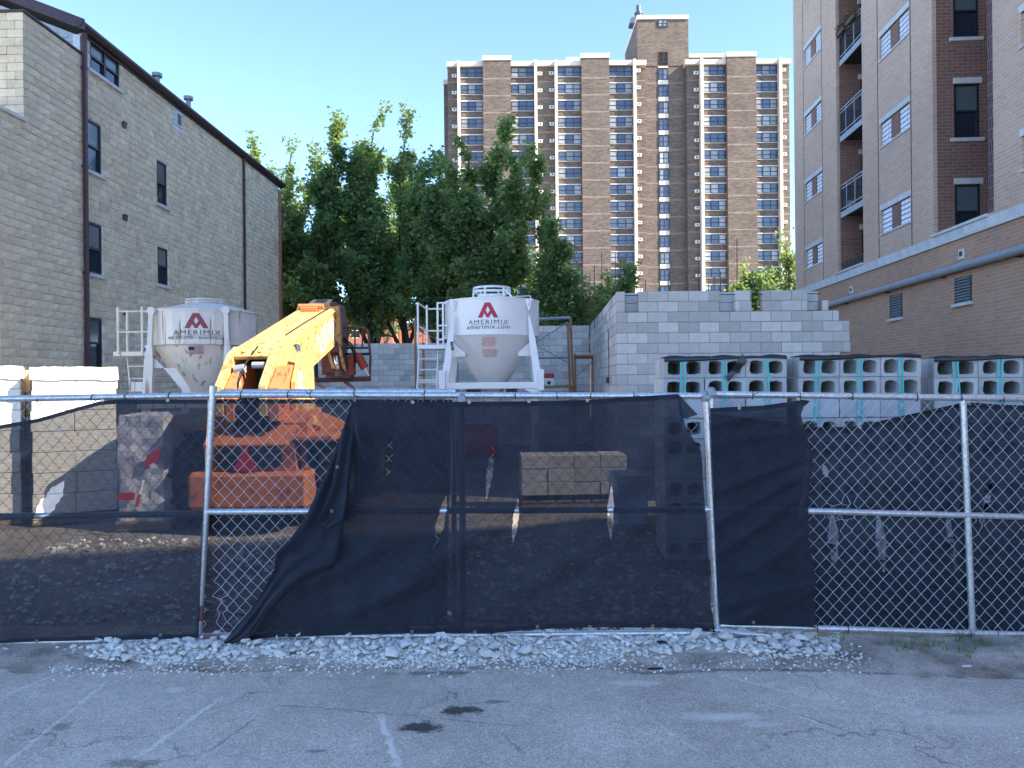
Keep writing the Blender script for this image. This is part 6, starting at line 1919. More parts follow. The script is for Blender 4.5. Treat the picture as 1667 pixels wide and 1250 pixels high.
def crumpled(lab, px0, px1, pyt, Y, depth, cat, name, seed, band=True):
    a, b = W(px0, pyt, Y), W(px1, pyt, Y); w = b.x-a.x; H = a.z
    root = thing(name, lab, cat, ((a.x+b.x)/2, Y+depth/2, 0))
    m = MB(); m.box(-w/2, w/2, -depth/2, depth/2, 0.09, 0.13)
    for s in (-1, 0, 1): m.box(-w/2, w/2, s*depth*0.42-.04, s*depth*0.42+.04, 0, 0.09)
    m.build('pallet_boards', MT['wood'], root)
    n, k = 56, 26
    P = np.zeros((n+1, k, 3)); rs = np.random.RandomState(seed)
    for i in range(n+1):
        th = 2*PI*(i % n)/n; c_, s_ = math.cos(th), math.sin(th)
        q_ = 1/max(abs(c_), abs(s_)); q_ = min(q_, 1.28)
        for j in range(k):
            t = j/(k-1)
            if t < 0.72: r = 1.0; z = 0.13+(H-0.13)*t/0.72
            else: u = (t-0.72)/0.28; r = 1-u; z = H+0.03*math.sin(u*3)
            P[i, j] = (c_*q_*r*w/2, s_*q_*r*depth/2, z)
    nn = vnoise(np.abs(P[..., 0]*6+40+P[..., 1]*3), np.abs(P[..., 2]*6+40), seed)-.5; n2 = vnoise(np.abs(P[..., 0]*15+40), np.abs(P[..., 2]*15+P[..., 1]*9+40), seed+1)-.5
    sc = 1+0.10*nn+0.06*n2
    P[..., 0] *= sc; P[..., 1] *= sc; P[..., 2] += 0.03*n2*(P[..., 2] > 0.3)
    P[-1] = P[0]
    link('wrap', grid_mesh('wrap', P, MT['film_wrap'], smooth=False), root)
    if band:
        m = MB()
        m.add([(w*0.08,-depth/2-.06,H*0.55),(w*0.36,-depth/2-.06,H*0.62),(w*0.40,-depth/2-.06,H*0.74),(w*0.14,-depth/2-.06,H*0.66)], [(0,1,2,3)]); m.build('red_label', MT['bright_red'], root, fix=False)
        m = MB(); m.box(-w*0.42, -w*0.1, -depth/2-.06, -depth/2-.05, 0.42, 0.52); m.build('red_band', MT['bright_red'], root)
    return root
crumpled('pallet of bags in crumpled clear film with red print beside the telehandler', 186, 274, 677, 9.9, 0.9, 'wrapped pallet', 'bag_pallet', 3)
crumpled('small bundle in pale bluish film behind the slit netting near the low block stack', 999, 1056, 775, 9.4, 0.6, 'bundle', 'film_bundle', 5, band=False)
# white and red striped stick leaning beside the bag pallet
m = MB(); a, b = W(233, 782, 9.6), W(222, 826, 9.6); m.tube([(0,0,0),(a-b)], 0.017, 6)
o = m.build('marker_stick', MT['white_plastic'], None, b); tag(o, 'thin white marker stick with red tip leaning against the bag pallet', 'stick')
m = MB(); d_ = (a-b); m.tube([d_*0.03, d_*0.5], 0.020, 6); m.build('red_tip', MT['bright_red'], o)
# ------------------------------------------------------------------ chain link fence and torn netting
FY = 5.5
def rail(mb, p0, p1, r=0.0235, n=10, dy=0.0): mb.tube([W(p0[0], p0[1], FY+dy), W(p1[0], p1[1], FY+dy)], r, n)
def part_tube(name, p0, p1, root, mat='galv', r=0.0235, dy=0.0, n=12):
    m = MB(); O = root.location
    a, b = W(p0[0], p0[1], FY+dy)-O, W(p1[0], p1[1], FY+dy)-O
    m.tube([a, a.lerp(b, .33), a.lerp(b, .66), b], r, n)
    me = m.mesh(name, MT[mat]); smooth_by_angle(me, 40)
    return link(name, me, root)
def chain_link(root, px0, px1, top, bot, seed, Y=FY, damage=()):
    """woven diamonds: every wire is one zigzag, hooked to its neighbours"""
    O = root.location; rn = random.Random(seed)
    x0, x1 = W(px0, 800, Y).x, W(px1, 800, Y).x
    pitch, h = 0.0462, 0.0505
    mb = MB(); n = int((x1-x0)/pitch); k = None
    zt = lambda x: np.interp(x, [W(p[0], p[1], Y).x for p in top], [W(p[0], p[1], Y).z for p in top])
    zb = lambda x: np.interp(x, [W(p[0], p[1], Y).x for p in bot], [W(p[0], p[1], Y).z for p in bot])
    for i in range(n):
        x = x0 + i*pitch; zz0, zz1 = zb(x), zt(x)
        if k is None: k = int(round((zz1-zz0)/h))
        pts = []
        for j in range(k+1):
            z = zz0+(zz1-zz0)*j/k
            sx = pitch*0.52 if (j+i) % 2 else -pitch*0.52
            bow = 0.012*math.sin(x*2.1+z*1.7+seed)+0.006*math.sin(x*5.3-z*4.1)
            xx, zc = x+sx+0.006*math.sin(z*3+seed)+rn.uniform(-.0012,.0012), z+rn.uniform(-.0015,.0015)+0.006*math.sin(x*2.7)
            for (dx_, dz_, rad, ax_, az_) in damage:
                dd = math.hypot(xx-dx_, zc-dz_)
                if dd < rad: f = (1-dd/rad); xx += ax_*f*(1 if (i+j) % 3 else -.6); zc += az_*f*(1 if j % 2 else -.7)
            pts.append(Vector((xx, Y+(0.003 if j % 2 else -0.003)+bow*0.4, zc))-O)
        # straight runs with a short knuckle at each bend
        Q = [pts[0]]
        for j in range(1, len(pts)-1):
            a, b, c = pts[j-1], pts[j], pts[j+1]
            Q += [b+(a-b)*0.05, b+(c-b)*0.05]
        Q.append(pts[-1])
        mb.tube(Q, 0.00175, 4, cap=False)
    mb.build('chain_link', MT['wire'], root, kind='stuff', fix=False)
def ties(root, pts, dy=0.0):
    for (px, py) in pts:
        O = root.location; c = W(px, py, FY+dy)-O; m = MB(); rn = random.Random(px)
        m.tube([c+Vector((0.028*math.cos(a)*0.25+0.012*math.sin(a*.5), 0.027*math.cos(a), 0.030*math.sin(a))) for a in np.linspace(0.3, 6.1, 11)], 0.0028, 4)
        m.tube([c+Vector((0,-.027,0.0)), c+Vector((rn.uniform(-.05,.05),-.03,rn.uniform(-.04,.05)))], 0.0025, 4)
        m.build('wire_tie', MT['wire_black'], root)

def fitting(root, px, py, dy=0.0):
    O = root.location; c = W(px, py, FY+dy)-O; m = MB()
    m.lathe([(0.030,-0.035),(0.032,-0.02),(0.032,0.02),(0.028,0.034),(0.012,0.045),(0,0.047)], 12, (c.x, c.y, c.z)); m.tube([c+Vector((0.0,-.0,-.012)), c+Vector((0.0,-.055,-.012))], 0.008, 6)
    m.obox((c.x, c.y-.045, c.z), (0.05, 0.006, 0.03)); m.build('clamp', MT['zinc'], root)

def build_fence():
    G = 'chain link fence panels along the lot'
    # left panel
    o = W(170, 1046, FY); t = thing('fence_panel', 'chain link fence panel at the left, mostly covered by sagging black netting', 'fence', (o.x, FY, 0), 0, G)
    part_tube('top_rail', (-420, 656), (346, 643.5), t); part_tube('mid_rail', (-420, 846), (338, 836), t); part_tube('bottom_rail', (-420, 1052), (322, 1040.5), t)
    part_tube('post', (-420, 645), (-428, 1058), t)
    chain_link(t, -400, 340, [(-420,658),(346,646)], [(-420,1050),(322,1038)], 1)
    ties(t, [(150,648),(62,652),(275,645),(205,646)])
    # middle panel with three posts
    o = W(750, 1046, FY); t = thing('fence_panel', 'middle chain link fence panel with leaning end posts and rusty foot', 'fence', (o.x, FY, 0), 0, G)
    part_tube('top_rail', (352, 642.5), (1146, 644.5), t); part_tube('mid_rail', (338, 833), (1156, 829), t); part_tube('bottom_rail', (328, 1037.5), (1166, 1029.5), t)
    part_tube('post', (347.5, 628), (322, 1058), t, r=0.0255)
    part_tube('post', (752, 646), (754, 1033), t); p = part_tube('post', (1149.5, 640), (1169, 1048), t, r=0.0255)
    O = t.location
    for (a, b) in (((327.3,985),(325,1010)),((323.6,1030),(321.8,1048)),((332,1037.5),(360,1037.3))):
        m = MB(); m.tube([W(*a, FY)-O, W(*b, FY)-O], 0.0262 if a[0] < 330 else 0.0245, 10); m.build('rust_patch', MT['rust_brown'], t)
    d0 = W(338, 985, FY)
    chain_link(t, 352, 1148, [(347,646),(1150,648)], [(328,1035),(1166,1027)], 2, damage=((d0.x, d0.z, 0.22, 0.03, 0.02),))
    fitting(t, 752, 650, -0.01); fitting(t, 1148, 646)
    ties(t, [(575.5,640),(392,643),(505,642),(690,642),(838,643),(905,644),(960,644),(1030,644),(468,643)]); ties(t, [(569,1034),(799,1032)])
    # right panel
    o = W(1500, 1046, FY); t = thing('fence_panel', 'chain link fence panel at the right with bright wires in front of the netting', 'fence', (o.x, FY, 0), 0, G)
    part_tube('top_rail', (1162, 641.5), (2100, 655), t); part_tube('mid_rail', (1172, 827.5), (2100, 853), t); part_tube('bottom_rail', (1172, 1017.5), (2100, 1046), t)
    part_tube('post', (1567.5, 652), (1583, 1032), t); part_tube('post', (2100, 645), (2112, 1058), t, r=0.0255); part_tube('post', (1157.5, 634), (1159, 664), t, r=0.022)
    d1 = W(1372, 836, FY)
    chain_link(t, 1166, 2095, [(1150,645),(2100,659)], [(1170,1015),(2100,1043)], 3, damage=((d1.x, d1.z, 0.17, 0.035, 0.03), (W(1590,850,FY).x, W(1590,850,FY).z, 0.1, 0.02, 0.02)))
    fitting(t, 1158, 640, -0.012)
    ties(t, [(1300,645),(1385,645),(1490,647),(1630,650),(1562,648),(1223,643)]); ties(t, [(1378,1024),(1577,1031),(1328,1021)])
    # second panel leaning behind the middle one
    o = W(560, 1046, FY); t = thing('fence_panel', 'second chain link panel standing close behind the middle one', 'fence', (o.x, FY+0.24, 0), 0, G)
    part_tube('top_rail', (360, 638), (742, 637), t, dy=0.24, r=0.021); part_tube('post', (738, 638), (740, 1020), t, dy=0.24, r=0.021); part_tube('bottom_rail', (352, 1018), (740, 1014), t, dy=0.24, r=0.021)
build_fence()

def grommet(root, px, py, Y, face=-0.004):
    m = MB(); c = W(px, py, Y) - root.location
    m.tube([c+Vector((0.0085*math.cos(a), face, 0.0085*math.sin(a))) for a in np.linspace(0, 2*PI, 13)[:-1]], 0.0042, 5, closed=True)
    m.build('grommet', MT['brass'], root)

def screen(lab, left, right, top, bot, Y, mat, slits=(), folds=None, nx=200, ny=150, hem=(None, None), grommets=(), ends=None, seed=0, amp=0.012, dy_fn=None, hemw=8, lim=None):
    """netting hung on the fence; outline polylines are photo pixels at the fence distance"""
    lx = lambda v: np.interp(v, [p[1] for p in left], [p[0] for p in left]); rx = lambda v: np.interp(v, [p[1] for p in right], [p[0] for p in right])
    ty = lambda x: np.interp(x, [p[0] for p in top], [p[1] for p in top]); by = lambda x: np.interp(x, [p[0] for p in bot], [p[1] for p in bot])
    U, V = np.meshgrid(np.linspace(0, 1, nx), np.linspace(0, 1, ny), indexing='ij')
    PX = np.zeros_like(U); PY = np.zeros_like(U)
    y0 = min(p[1] for p in top); y1 = max(p[1] for p in bot)
    PY = y0+(y1-y0)*V
    for it in range(6):
        PX = lx(PY)*(1-U)+rx(PY)*U
        PY = ty(PX)*(1-V)+by(PX)*V
    keep = np.ones((nx-1, ny-1), bool)
    cx = (PX[:-1,:-1]+PX[1:,1:])/2; cy = (PY[:-1,:-1]+PY[1:,1:])/2
    cw = np.abs(np.diff(PX, axis=0)).mean()
    for s in slits:
        (xa, ya), (xb, yb), w = s
        Ls = math.hypot(xb-xa, yb-ya)
        def td(x, y): return ((x-xa)*(xb-xa)+(y-ya)*(yb-ya))/Ls**2, ((x-xa)*(yb-ya)-(y-ya)*(xb-xa))/Ls
        def prof_(t): return 1.15*w*np.sin(np.clip(t, 0, 1)*PI)**0.8*(1+0.12*np.sin(t*17+xa)+0.08*np.sin(t*41+ya))
        t, d = td(cx, cy)
        keep &= ~((t > 0) & (t < 1) & (np.abs(d) < prof_(t)))
        # draw the cut edge: slide the nearest threads onto it
        t, d = td(PX, PY); p_ = prof_(t)
        near = (t > 0) & (t < 1) & (np.abs(np.abs(d)-p_) < cw*0.62) & (p_ > 0.4)
        mv = (np.where(d >= 0, 1, -1)*p_-d)*near
        PX = PX + mv*(yb-ya)/Ls; PY = PY - mv*(xb-xa)/Ls
    D = amp*(vnoise(PX/55+30, PY/130+30, seed+1)-.5)*2 + amp*0.35*(vnoise(PX/17+30, PY/60+30, seed+2)-.5)*2
    if folds is not None: D = D + folds(PX, PY)
    # puckers round the slits
    for s in slits:
        mx, my = (s[0][0]+s[1][0])/2, (s[0][1]+s[1][1])/2
        D = D - 0.012*np.exp(-(((PX-mx)/26)**2+((PY-my)/55)**2))
    YY = Y - np.clip(D, -0.05, 0.3) if folds is None else Y - D
    if lim is not None: YY = np.minimum(YY, lim) if lim < FY else np.maximum(YY, lim)
    dx, dy = PX-833.5, 625.0-PY
    P = np.stack([(dx*_c+dy*_s)/F*Y, YY, CAM_Z+(-dx*_s+dy*_c)/F*Y], -1)
    c = P.reshape(-1, 3).mean(0); root_loc = Vector((c[0], Y, P[..., 2].min()))
    root = thing('netting_screen', lab, 'netting', root_loc, 0, 'black debris netting screens on the fence')
    Pl = P - np.array(root_loc)
    link('netting', grid_mesh('netting', Pl, MT[mat], keep), root)
    # hems: doubled strips along top and bottom
    kk = max(2, int(round(hemw/((y1-y0)/ny))))
    if hem[0]:
        H = Pl[:, :kk+1].copy(); H[..., 1] -= 0.0035; link('hem', grid_mesh('hem', H, MT['hem'], keep[:, :kk]), root)
    if hem[1]:
        H = Pl[:, -kk-1:].copy(); H[..., 1] -= 0.0035; link('hem', grid_mesh('hem', H, MT['hem'], keep[:, -kk:]), root)
    for (px, py) in grommets:
        i = np.argmin((PX-px)**2+(PY-py)**2); grommet(root, px, py, YY.reshape(-1)[i], -0.008)
    return root, (PX, PY, P)

def smooth_fold(PX, PY, lines):
    """sum of soft ridges along lines ((x0,y0),(x1,y1),width,height)"""
    D = np.zeros_like(PX)
    for (a, b, w, h) in lines:
        L2 = (b[0]-a[0])**2+(b[1]-a[1])**2
        t = ((PX-a[0])*(b[0]-a[0])+(PY-a[1])*(b[1]-a[1]))/L2
        d = ((PX-a[0])*(b[1]-a[1])-(PY-a[1])*(b[0]-a[0]))/math.sqrt(L2)
        win = np.clip(t+0.15, 0, .3)/.3*np.clip(1.15-t, 0, .3)/.3
        D += 1.5*h*np.exp(-(d/w)**2)*np.clip(win, 0, 1)
    return D

def build_screens():
    # left screen, top edge sagging to the left
    f1 = lambda X, Y: smooth_fold(X, Y, [((0,790),(170,655),14,0.03),((0,770),(140,690),9,0.02),((0,850),(130,830),18,0.02),((0,900),(320,880),12,0.012),((0,985),(300,960),16,0.015)]) + 0.008*(vnoise(X/60+9, Y/90+9, 77)-.5)
    r, _ = screen('black netting screen at the left with sagging top hem and one open tear', [(-250,690),(-250,1060)], [(338,646),(323,1040)], [(-250,735),(-60,708),(0,692),(63,681),(130,662),(168,652),(190,650.5),(345,650)], [(-250,1060),(0,1047),(160,1041),(323,1038.5)], FY-0.032, 'fabric3',
           slits=[((104,783),(58,851),11)], folds=f1, nx=240, ny=170, hem=(1,1), grommets=[(168,651.5),(274,651.5),(61,1043),(158,1039),(262,1033)], seed=3, lim=FY-0.027)
    # second layer behind the wires of the middle panel
    screen('dark netting hung behind the bright wires left of the fallen flap', [(342,650),(330,1030)], [(736,650),(730,880),(727,1012)], [(340,649.5),(736,650)], [(328,1030),(740,1018)], FY+0.10, 'fabric3',
           nx=120, ny=110, hem=(1,0), seed=5, amp=0.02)
    # middle screen
    fl = [((640,960),(910,770),22,0.035),((700,990),(960,800),14,-0.02),((900,900),(1100,680),26,0.035),((960,960),(1110,760),16,0.02),((800,990),(1040,840),20,0.03),((480,960),(640,880),14,0.02),((560,1000),(720,930),12,0.015),
          ((575,655),(600,760),8,0.03),((1080,640),(1140,760),10,0.03),((690,735),(730,790),8,0.02)]
    f2 = lambda X, Y: smooth_fold(X, Y, fl) + 0.02*(vnoise(X/90+9, Y/120+9, 42)-.5) + 0.01*(vnoise((X+Y)/40+9, (X-Y)/120+30, 43)-.5)
    screen('wide black netting screen in the middle, slit in several places, its left side fallen open', [(575,648),(562,700),(540,790),(505,860),(470,930),(420,1000),(372,1046)], [(1104,640),(1112,690),(1126,712),(1141,735),(1150,860),(1157,985),(1165,1029)],
           [(372,648),(573,649),(640,653),(760,654),(860,653),(955,651),(1040,645),(1100,641.5),(1165,641)], [(372,1046),(440,1038),(620,1031),(740,1031),(800,1030),(840,1026),(900,1022.5),(960,1021),(1060,1021),(1120,1023),(1165,1030)], FY-0.034, 'fabric',
           slits=[((636,709),(630,784),4.6),((727,806),(708,892),5.5),((803,724),(792,811),4.2),((843.5,812),(835,883),4.0),((994.5,790),(993,878),4.6),((729,995),(735,1002),2.5),((718,1001),(727,1006),2.6),((698,1005),(701,1010),1.6)], folds=f2, nx=430, ny=250,
           hem=(1,1), grommets=[(672,654.5),(764,654.5),(861,653),(956,651.5),(467,1033.5),(569,1031),(671,1027.5),(773,1027.5),(875,1019.5),(960,1019.5),(1062,1018.5),(1157.5,1026)], seed=11, lim=FY-0.028)
    # torn corner of the middle screen flapping over at the top right
    P = np.zeros((14, 10, 3)); 
    for i in range(14):
        for j in range(10):
            u, v = i/13, j/9
            px = (1104+(1136-1104)*u)*(1-v)+(1108+(1112-1108)*u)*v; py = (641+(676-641)*u)*(1-v)+(688-14*u*(1-u)*0+(-2)*u)*v
            py = (641+34*u)*(1-v)+(690-8*u)*v
            P[i, j] = W(px, py, FY-0.05-0.03*math.sin(u*3)*math.sin(v*3))
    c = Vector(P.reshape(-1,3).mean(0)); t = thing('netting_flap', 'small torn corner of black netting flapping by the right middle post', 'netting', c, 0, 'black debris netting screens on the fence')
    link('netting', grid_mesh('netting', P-np.array(c), MT['fabric']), t)
    # the fallen flap: heavy folds of doubled cloth hanging from the tie at the top
    oL = [(575,648),(553,712),(528,775),(497,842),(470,880),(449,900),(446,928),(428,962),(408,992),(380,1026),(354,1058)]
    oR = [(578,652),(574,720),(566,800),(553,880),(546,918),(500,938),(462,965),(436,992),(425,1012),(408,1036),(360,1056)]
    n = len(oL); NU, NV = 40, 160
    tl = np.linspace(0, 1, n); tv = np.linspace(0, 1, NV)
    Lp = np.stack([np.interp(tv, tl, [p[k] for p in oL]) for k in (0,1)], -1); Rp = np.stack([np.interp(tv, tl, [p[k] for p in oR]) for k in (0,1)], -1)
    P = np.zeros((NU, NV, 3))
    for i in range(NU):
        u = i/(NU-1)
        for j in range(NV):
            v = tv[j]
            px, py = Lp[j]*(1-u)+Rp[j]*u
            w = np.linalg.norm(Rp[j]-Lp[j])
            fold = 0.5+0.5*math.sin(u*PI*2.6+0.6+v*0.9)
            dep = 0.055 + min(1, w/45)*(0.055*fold + 0.02*math.sin(u*13+v*4))*(0.4+0.8*v) + 0.05*math.sin(u*PI)*v
            P[i, j] = W(px, py, FY-dep)
    c = Vector(P.reshape(-1,3).mean(0)); t = thing('netting_flap', 'fallen fold of black netting trailing from the top rail down to the rubble', 'netting', c, 0, 'black debris netting screens on the fence')
    Pl = P-np.array(c)
    link('netting', grid_mesh('netting', Pl, MT['fabric2']), t)
    B = Pl.copy(); B[..., 1] += 0.02; B[..., 0] += 0.004; link('lining', grid_mesh('lining', B, MT['fabric2']), t)
    # inner torn tongue of the flap
    oL = [(556,700),(540,790),(520,840),(508,862)]; oR = [(574,690),(563,810),(558,846),(540,858)]
    P = np.zeros((16, 40, 3)); tl = np.linspace(0,1,4)
    for j in range(40):
        v = j/39; l = [np.interp(v, tl, [p[k] for p in oL]) for k in (0,1)]; r = [np.interp(v, tl, [p[k] for p in oR]) for k in (0,1)]
        for i in range(16):
            u = i/15; P[i, j] = W(l[0]*(1-u)+r[0]*u, l[1]*(1-u)+r[1]*u + (6*math.sin(u*9) if j > 36 else 0), FY-0.19-0.02*math.sin(u*PI*2+v*3))
    link('torn_tongue', grid_mesh('torn_tongue', P-np.array(c), MT['fabric2']), t)
    for (px, py) in ((549,760),(540,832),(577,651)):
        m = MB(); q_ = W(px, py, FY-0.215)-c; m.tube([q_+Vector((0.008*math.cos(a), 0, 0.008*math.sin(a))) for a in np.linspace(0, 2*PI, 11)[:-1]], 0.003, 4, closed=True); m.build('grommet', MT['brass'], t)
    # right: front piece tied to the post
    fl3 = [((1165,800),(1320,740),8,0.02),((1165,850),(1322,760),9,0.022),((1170,900),(1322,790),9,0.022),((1180,960),(1320,860),10,0.018),((1175,985),(1326,938),12,0.03),((1180,940),(1328,936),8,-0.025),((1165,720),(1310,700),9,0.012),((1165,690),(1312,655),8,0.02),((1200,1010),(1328,950),10,0.02),((1290,860),(1310,720),9,0.02)]
    f3 = lambda X, Y: smooth_fold(X, Y, fl3) + 0.008*(vnoise(X/30+9, Y/50+9, 52)-.5)
    screen('dark netting piece beside the leaning right middle post, in front of the wires', [(1156,660),(1159,760),(1168,960),(1172,1020)], [(1322,650),(1308,662),(1304,676),(1311,700),(1322,742),(1322,752),(1316,790),(1316,880),(1328,938),(1325,960),(1329,1022)], [(1150,664.5),(1200,662),(1240,660),(1290,653),(1303,650.5),(1312,651),(1330,656)], [(1165,1016),(1250,1017.5),(1330,1021)], FY-0.036, 'fabric',
           folds=f3, nx=170, ny=200, hem=(1,1), grommets=[(1203,664),(1299,649.5),(1226,1012.5),(1326,1019)], seed=21, lim=FY-0.028)
    # right: long piece behind the wires
    fl4 = [((1310,760),(1560,668),10,0.02),((1310,735),(1500,680),7,0.014),((1310,805),(1480,720),12,0.014),((1320,970),(1430,1010),14,0.02),((1440,960),(1490,890),12,0.014)]
    f4 = lambda X, Y: -smooth_fold(X, Y, fl4) - 0.012*(vnoise(X/70+9, Y/90+9, 62)-.5) - 0.015
    screen('long black netting screen behind the bright wires at the right, hanging in slits', [(1158,672),(1174,1025)], [(2080,660),(2090,1045)], [(1150,672),(1230,682),(1300,692),(1330,695.5),(1390,694.5),(1440,684),(1500,671),(1560,657),(1585,655),(1620,658),(1667,660),(2090,690)], [(1170,1013),(1330,1019),(1583,1026),(1667,1029),(2090,1041)], FY+0.012, 'fabric',
           slits=[((1357,832),(1361,926),7),((1432,834),(1441,934),7),((1543,827),(1560,934),4.5),((1620,780),(1604,856),4),((1343,756),(1350,779),4)], folds=f4, nx=330, ny=190, hem=(1,0), grommets=[(1399,695.5),(1577,657)], seed=31, lim=FY+0.006)
    P = np.zeros((60, 12, 3))
    for i in range(60):
        for j in range(12):
            px = 1172+(2085-1172)*i/59; py = np.interp(px, [1172,1330,1583,2090],[934,932,931,936])*(1-j/11)+np.interp(px, [1172,1330,1583,2090],[1013,1019,1026,1041])*j/11
            P[i, j] = W(px, py, FY+0.034+0.006*math.sin(i*.5+j*.3))
    c = Vector(P.reshape(-1,3).mean(0)); t = thing('netting_strip', 'lower strip of doubled black netting along the foot of the right fence', 'netting', c, 0, 'black debris netting screens on the fence')
    link('netting', grid_mesh('netting', P-np.array(c), MT['fabric2']), t)
build_screens()
# ------------------------------------------------------------------ trees
def tree(lab, px, Y, top_py, width_px, seed, leaf=0.22, n_leaf=16000, crown_low=0.22, mat='leaf', group='trees behind the block walls', name='maple_tree', leaders=6, spiky=1.0):
    rs = np.random.RandomState(seed); rn = random.Random(seed)
    top = W(px, top_py, Y); H = top.z*1.02; Rw = width_px/F*Y/2
    root = thing(name, lab, 'tree', (top.x, Y, 0), 0, group)
    segs = []; tips = []
    def branch(p, d, L, r, lvl):
        n = 5 if lvl < 2 else 4
        pts = [p.copy()]; q_ = p.copy(); d = d.normalized()
        for i in range(n):
            d = (d + Vector((rn.gauss(0,.10), rn.gauss(0,.10), 0.07 if lvl else 0.02))).normalized()
            q_ = q_ + d*(L/n); pts.append(q_.copy())
        segs.append((pts, r, lvl))
        return pts, d
    trunk, d = branch(Vector((0,0,0)), Vector((rn.gauss(0,.05),rn.gauss(0,.05),1)), H*0.26, H*0.016+0.06, 0)
    for k in range(leaders):
        a = 2*PI*k/leaders+rn.uniform(-.4,.4); tilt = rn.uniform(0.12, 0.62) if k else 0.05
        st = trunk[-1-(k % 2)]
        rad = Rw*rn.uniform(0.3, 0.85) if k else 0
        tgt_h = H*0.97 if k == 0 else H*rn.uniform(0.72, 1.0)*(1-0.24*rad/Rw)
        tgt = Vector((math.cos(a)*min(rad, Rw*0.8), math.sin(a)*min(rad, Rw*0.8), tgt_h))
        L = (tgt-st).length
        pts, dd = branch(st, (tgt-st)+Vector((math.cos(a),math.sin(a),0))*L*(0.15 if k else 0.0), L, H*0.007+0.02, 1)
        tips.append((pts[-3:], 1))
        nb = 9
        for b in range(nb):
            t = 0.16+0.80*b/nb; i = min(int(t*5), 4); f = t*5-i
            p = pts[i].lerp(pts[i+1], f); aa = rn.uniform(0, 2*PI); ln = Rw*(0.88-0.74*t)*rn.uniform(0.7, 1.15)
            out = Vector((math.cos(aa), math.sin(aa), rn.uniform(0.15, 0.75)+0.5*t*spiky))
            p2, d2 = branch(p, out, ln, 0.03+0.02*(1-t), 2)
            for c in range(6):
                t2 = 0.3+0.7*c/6; i2 = min(int(t2*4), 3); q2 = p2[i2].lerp(p2[i2+1], t2*4-i2)
                a3 = rn.uniform(0, 2*PI); o3 = Vector((math.cos(a3), math.sin(a3), rn.uniform(-0.1, 0.9)+0.5*t*spiky))
                p3, d3 = branch(q2, o3+d2*0.7, ln*rn.uniform(0.3, 0.5)+0.25, 0.012, 3)
                tips.append((p3, 3))
            tips.append((p2[2:], 2))
        # spiky shoots at the top
        for c in range(int(5*spiky)):
            p = pts[-1-rn.randint(0, 1)]; o3 = Vector((rn.gauss(0,.35), rn.gauss(0,.35), 1))
            p3, _d = branch(p, o3, H*rn.uniform(0.06, 0.12), 0.012, 3); tips.append((p3, 3)); tips.append((p3, 3))
    # scale crown into the wanted height
    mb = MB()
    for pts, r, lvl in segs:
        if lvl == 3: continue
        n = len(pts); rr = [r*(1-0.72*i/(n-1)) for i in range(n)]
        if lvl == 0: rr[0] = r*1.35
        mb.tube(pts, rr, 8 if lvl == 0 else (6 if lvl == 1 else 4), cap=False)
    mb.build('trunk', MT['bark'], root, fix=False)
    # leaves
    T = tips; wts = np.array([1.0 if l == 3 else 0.7 for _, l in T]); wts /= wts.sum()
    ids = rs.choice(len(T), n_leaf, p=wts)
    tt = rs.rand(n_leaf); base = np.zeros((n_leaf, 3))
    for k, i in enumerate(ids):
        P = T[i][0]; x = tt[k]*(len(P)-1)*0.999; j = int(x); q_ = P[j].lerp(P[j+1], x-j); base[k] = q_
    base += rs.normal(0, leaf*0.75, (n_leaf, 3)); 
    keepm = base[:, 2] > H*crown_low
    base = base[keepm]; n_leaf = len(base)
    az = rs.rand(n_leaf)*2*PI; el = rs.uniform(-0.9, 0.5, n_leaf)
    d1 = np.stack([np.cos(az)*np.cos(el), np.sin(az)*np.cos(el), np.sin(el)], -1)
    rnv = rs.normal(size=(n_leaf, 3)); rnv[:, 2] += 1.2
    d2 = np.cross(d1, rnv); d2 /= np.linalg.norm(d2, axis=1)[:, None]+1e-9
    nr = np.cross(d1, d2)
    s = leaf*rs.uniform(0.6, 1.25, n_leaf)[:, None]
    v0 = base; v1 = base+d1*s*0.5+d2*s*0.42+nr*s*0.10; v2 = base+d1*s; v3 = base+d1*s*0.5-d2*s*0.42+nr*s*0.10
    Vv = np.stack([v0, v1, v2, v3], 1).reshape(-1, 3)
    me = bpy.data.meshes.new('crown')
    me.vertices.add(len(Vv)); me.vertices.foreach_set('co', Vv.astype(np.float32).ravel())
    nf = n_leaf*2
    idx = np.arange(n_leaf)[:, None]*4
    tri = np.concatenate([idx+np.array([0,1,2]), idx+np.array([0,2,3])], 1).reshape(-1)
    me.loops.add(nf*3); me.loops.foreach_set('vertex_index', tri.astype(np.int32))
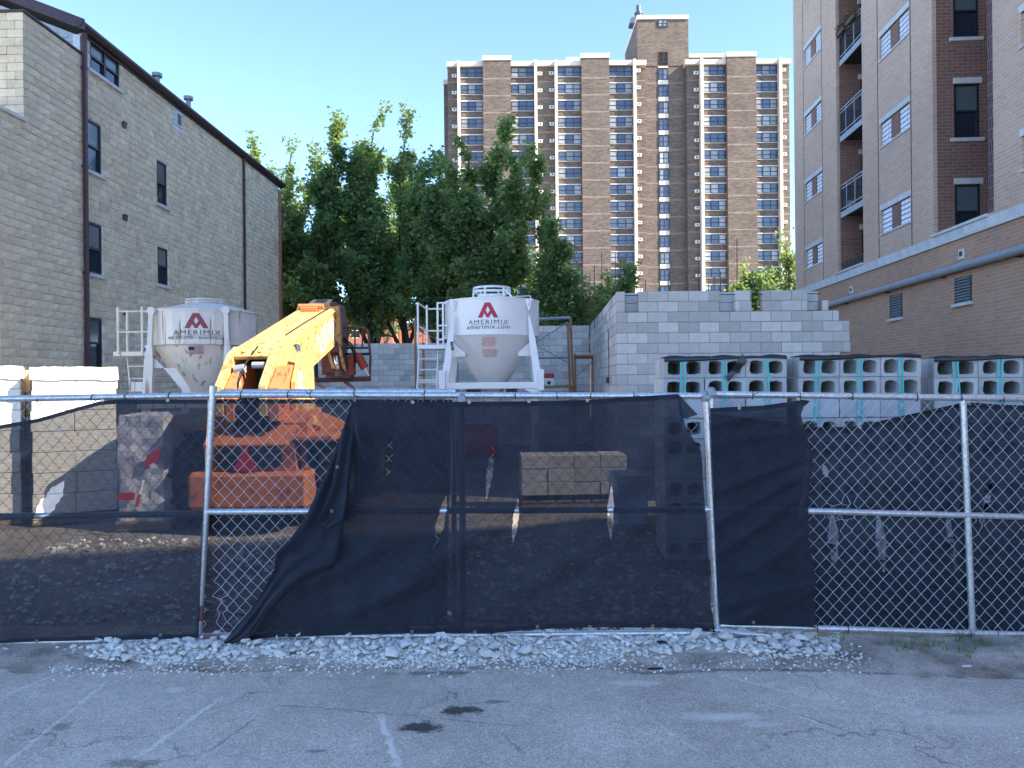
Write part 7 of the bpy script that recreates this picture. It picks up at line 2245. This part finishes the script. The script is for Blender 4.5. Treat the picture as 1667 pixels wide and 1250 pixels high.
    me.polygons.add(nf); me.polygons.foreach_set('loop_start', (np.arange(nf)*3).astype(np.int32)); me.polygons.foreach_set('loop_total', np.full(nf, 3, np.int32))
    me.update(); me.validate()
    me.materials.append(MT[mat])
    link('crown', me, root, kind='stuff')
    return root
def build_trees():
    tree('dark maple with spiky shoots beside the far corner of the tan building', 505, 43, 224, 210, 1, n_leaf=30624, leaf=0.232)
    tree('tallest dark maple of the left group with a sunlit pointed top', 590, 44, 200, 200, 2, n_leaf=33176, leaf=0.232)
    tree('dark maple with sunlit top between the tallest tree and the tower', 655, 43, 214, 190, 3, n_leaf=31900, leaf=0.232)
    tree('small dark maple just left of the tower edge', 708, 41, 256, 165, 4, n_leaf=22968, leaf=0.224)
    tree('broad dark maple before the tower, directly above the white silo', 792, 39, 202, 205, 5, n_leaf=38280, leaf=0.224)
    tree('smaller dark maple with open branches right of the broad one', 938, 37, 334, 185, 6, n_leaf=19140, leaf=0.200)
    tree('sunlit yellow-green maple peeking over the far end of the tan building', 447, 66, 232, 150, 7, n_leaf=16588, leaf=0.272)
    tree('sunlit maple filling the gap low behind the broad dark one', 742, 58, 395, 190, 8, n_leaf=17864, leaf=0.256)
    tree('sunlit maple low between the broad and the small dark trees', 868, 60, 420, 130, 9, n_leaf=12760, leaf=0.256)
    tree('dense sunlit maple far back among the left trees', 625, 62, 280, 190, 10, n_leaf=20416, leaf=0.272)
    tree('sunlit maple far back beside the tan building', 530, 60, 310, 190, 14, n_leaf=17864, leaf=0.272)
    tree('dark maple rising close beside the brick pier of the tan building', 466, 45, 246, 150, 15, n_leaf=22000, leaf=0.235)
    tree('rounded green tree behind the notched block wall', 1238, 60, 392, 115, 11, n_leaf=15000, leaf=0.30, spiky=0.25, name='round_tree', leaders=8)
    tree('narrow dark tree squeezed between the notched wall and brick apartments', 1290, 46, 398, 50, 12, n_leaf=7000, leaf=0.24, name='round_tree')
    tree('bright sunlit shrub at the left end of the block back wall', 497, 24.5, 572, 34, 13, n_leaf=5000, leaf=0.10, crown_low=0.05, mat='leaf_b', group='shrubs', name='tall_shrub', leaders=4)
build_trees()
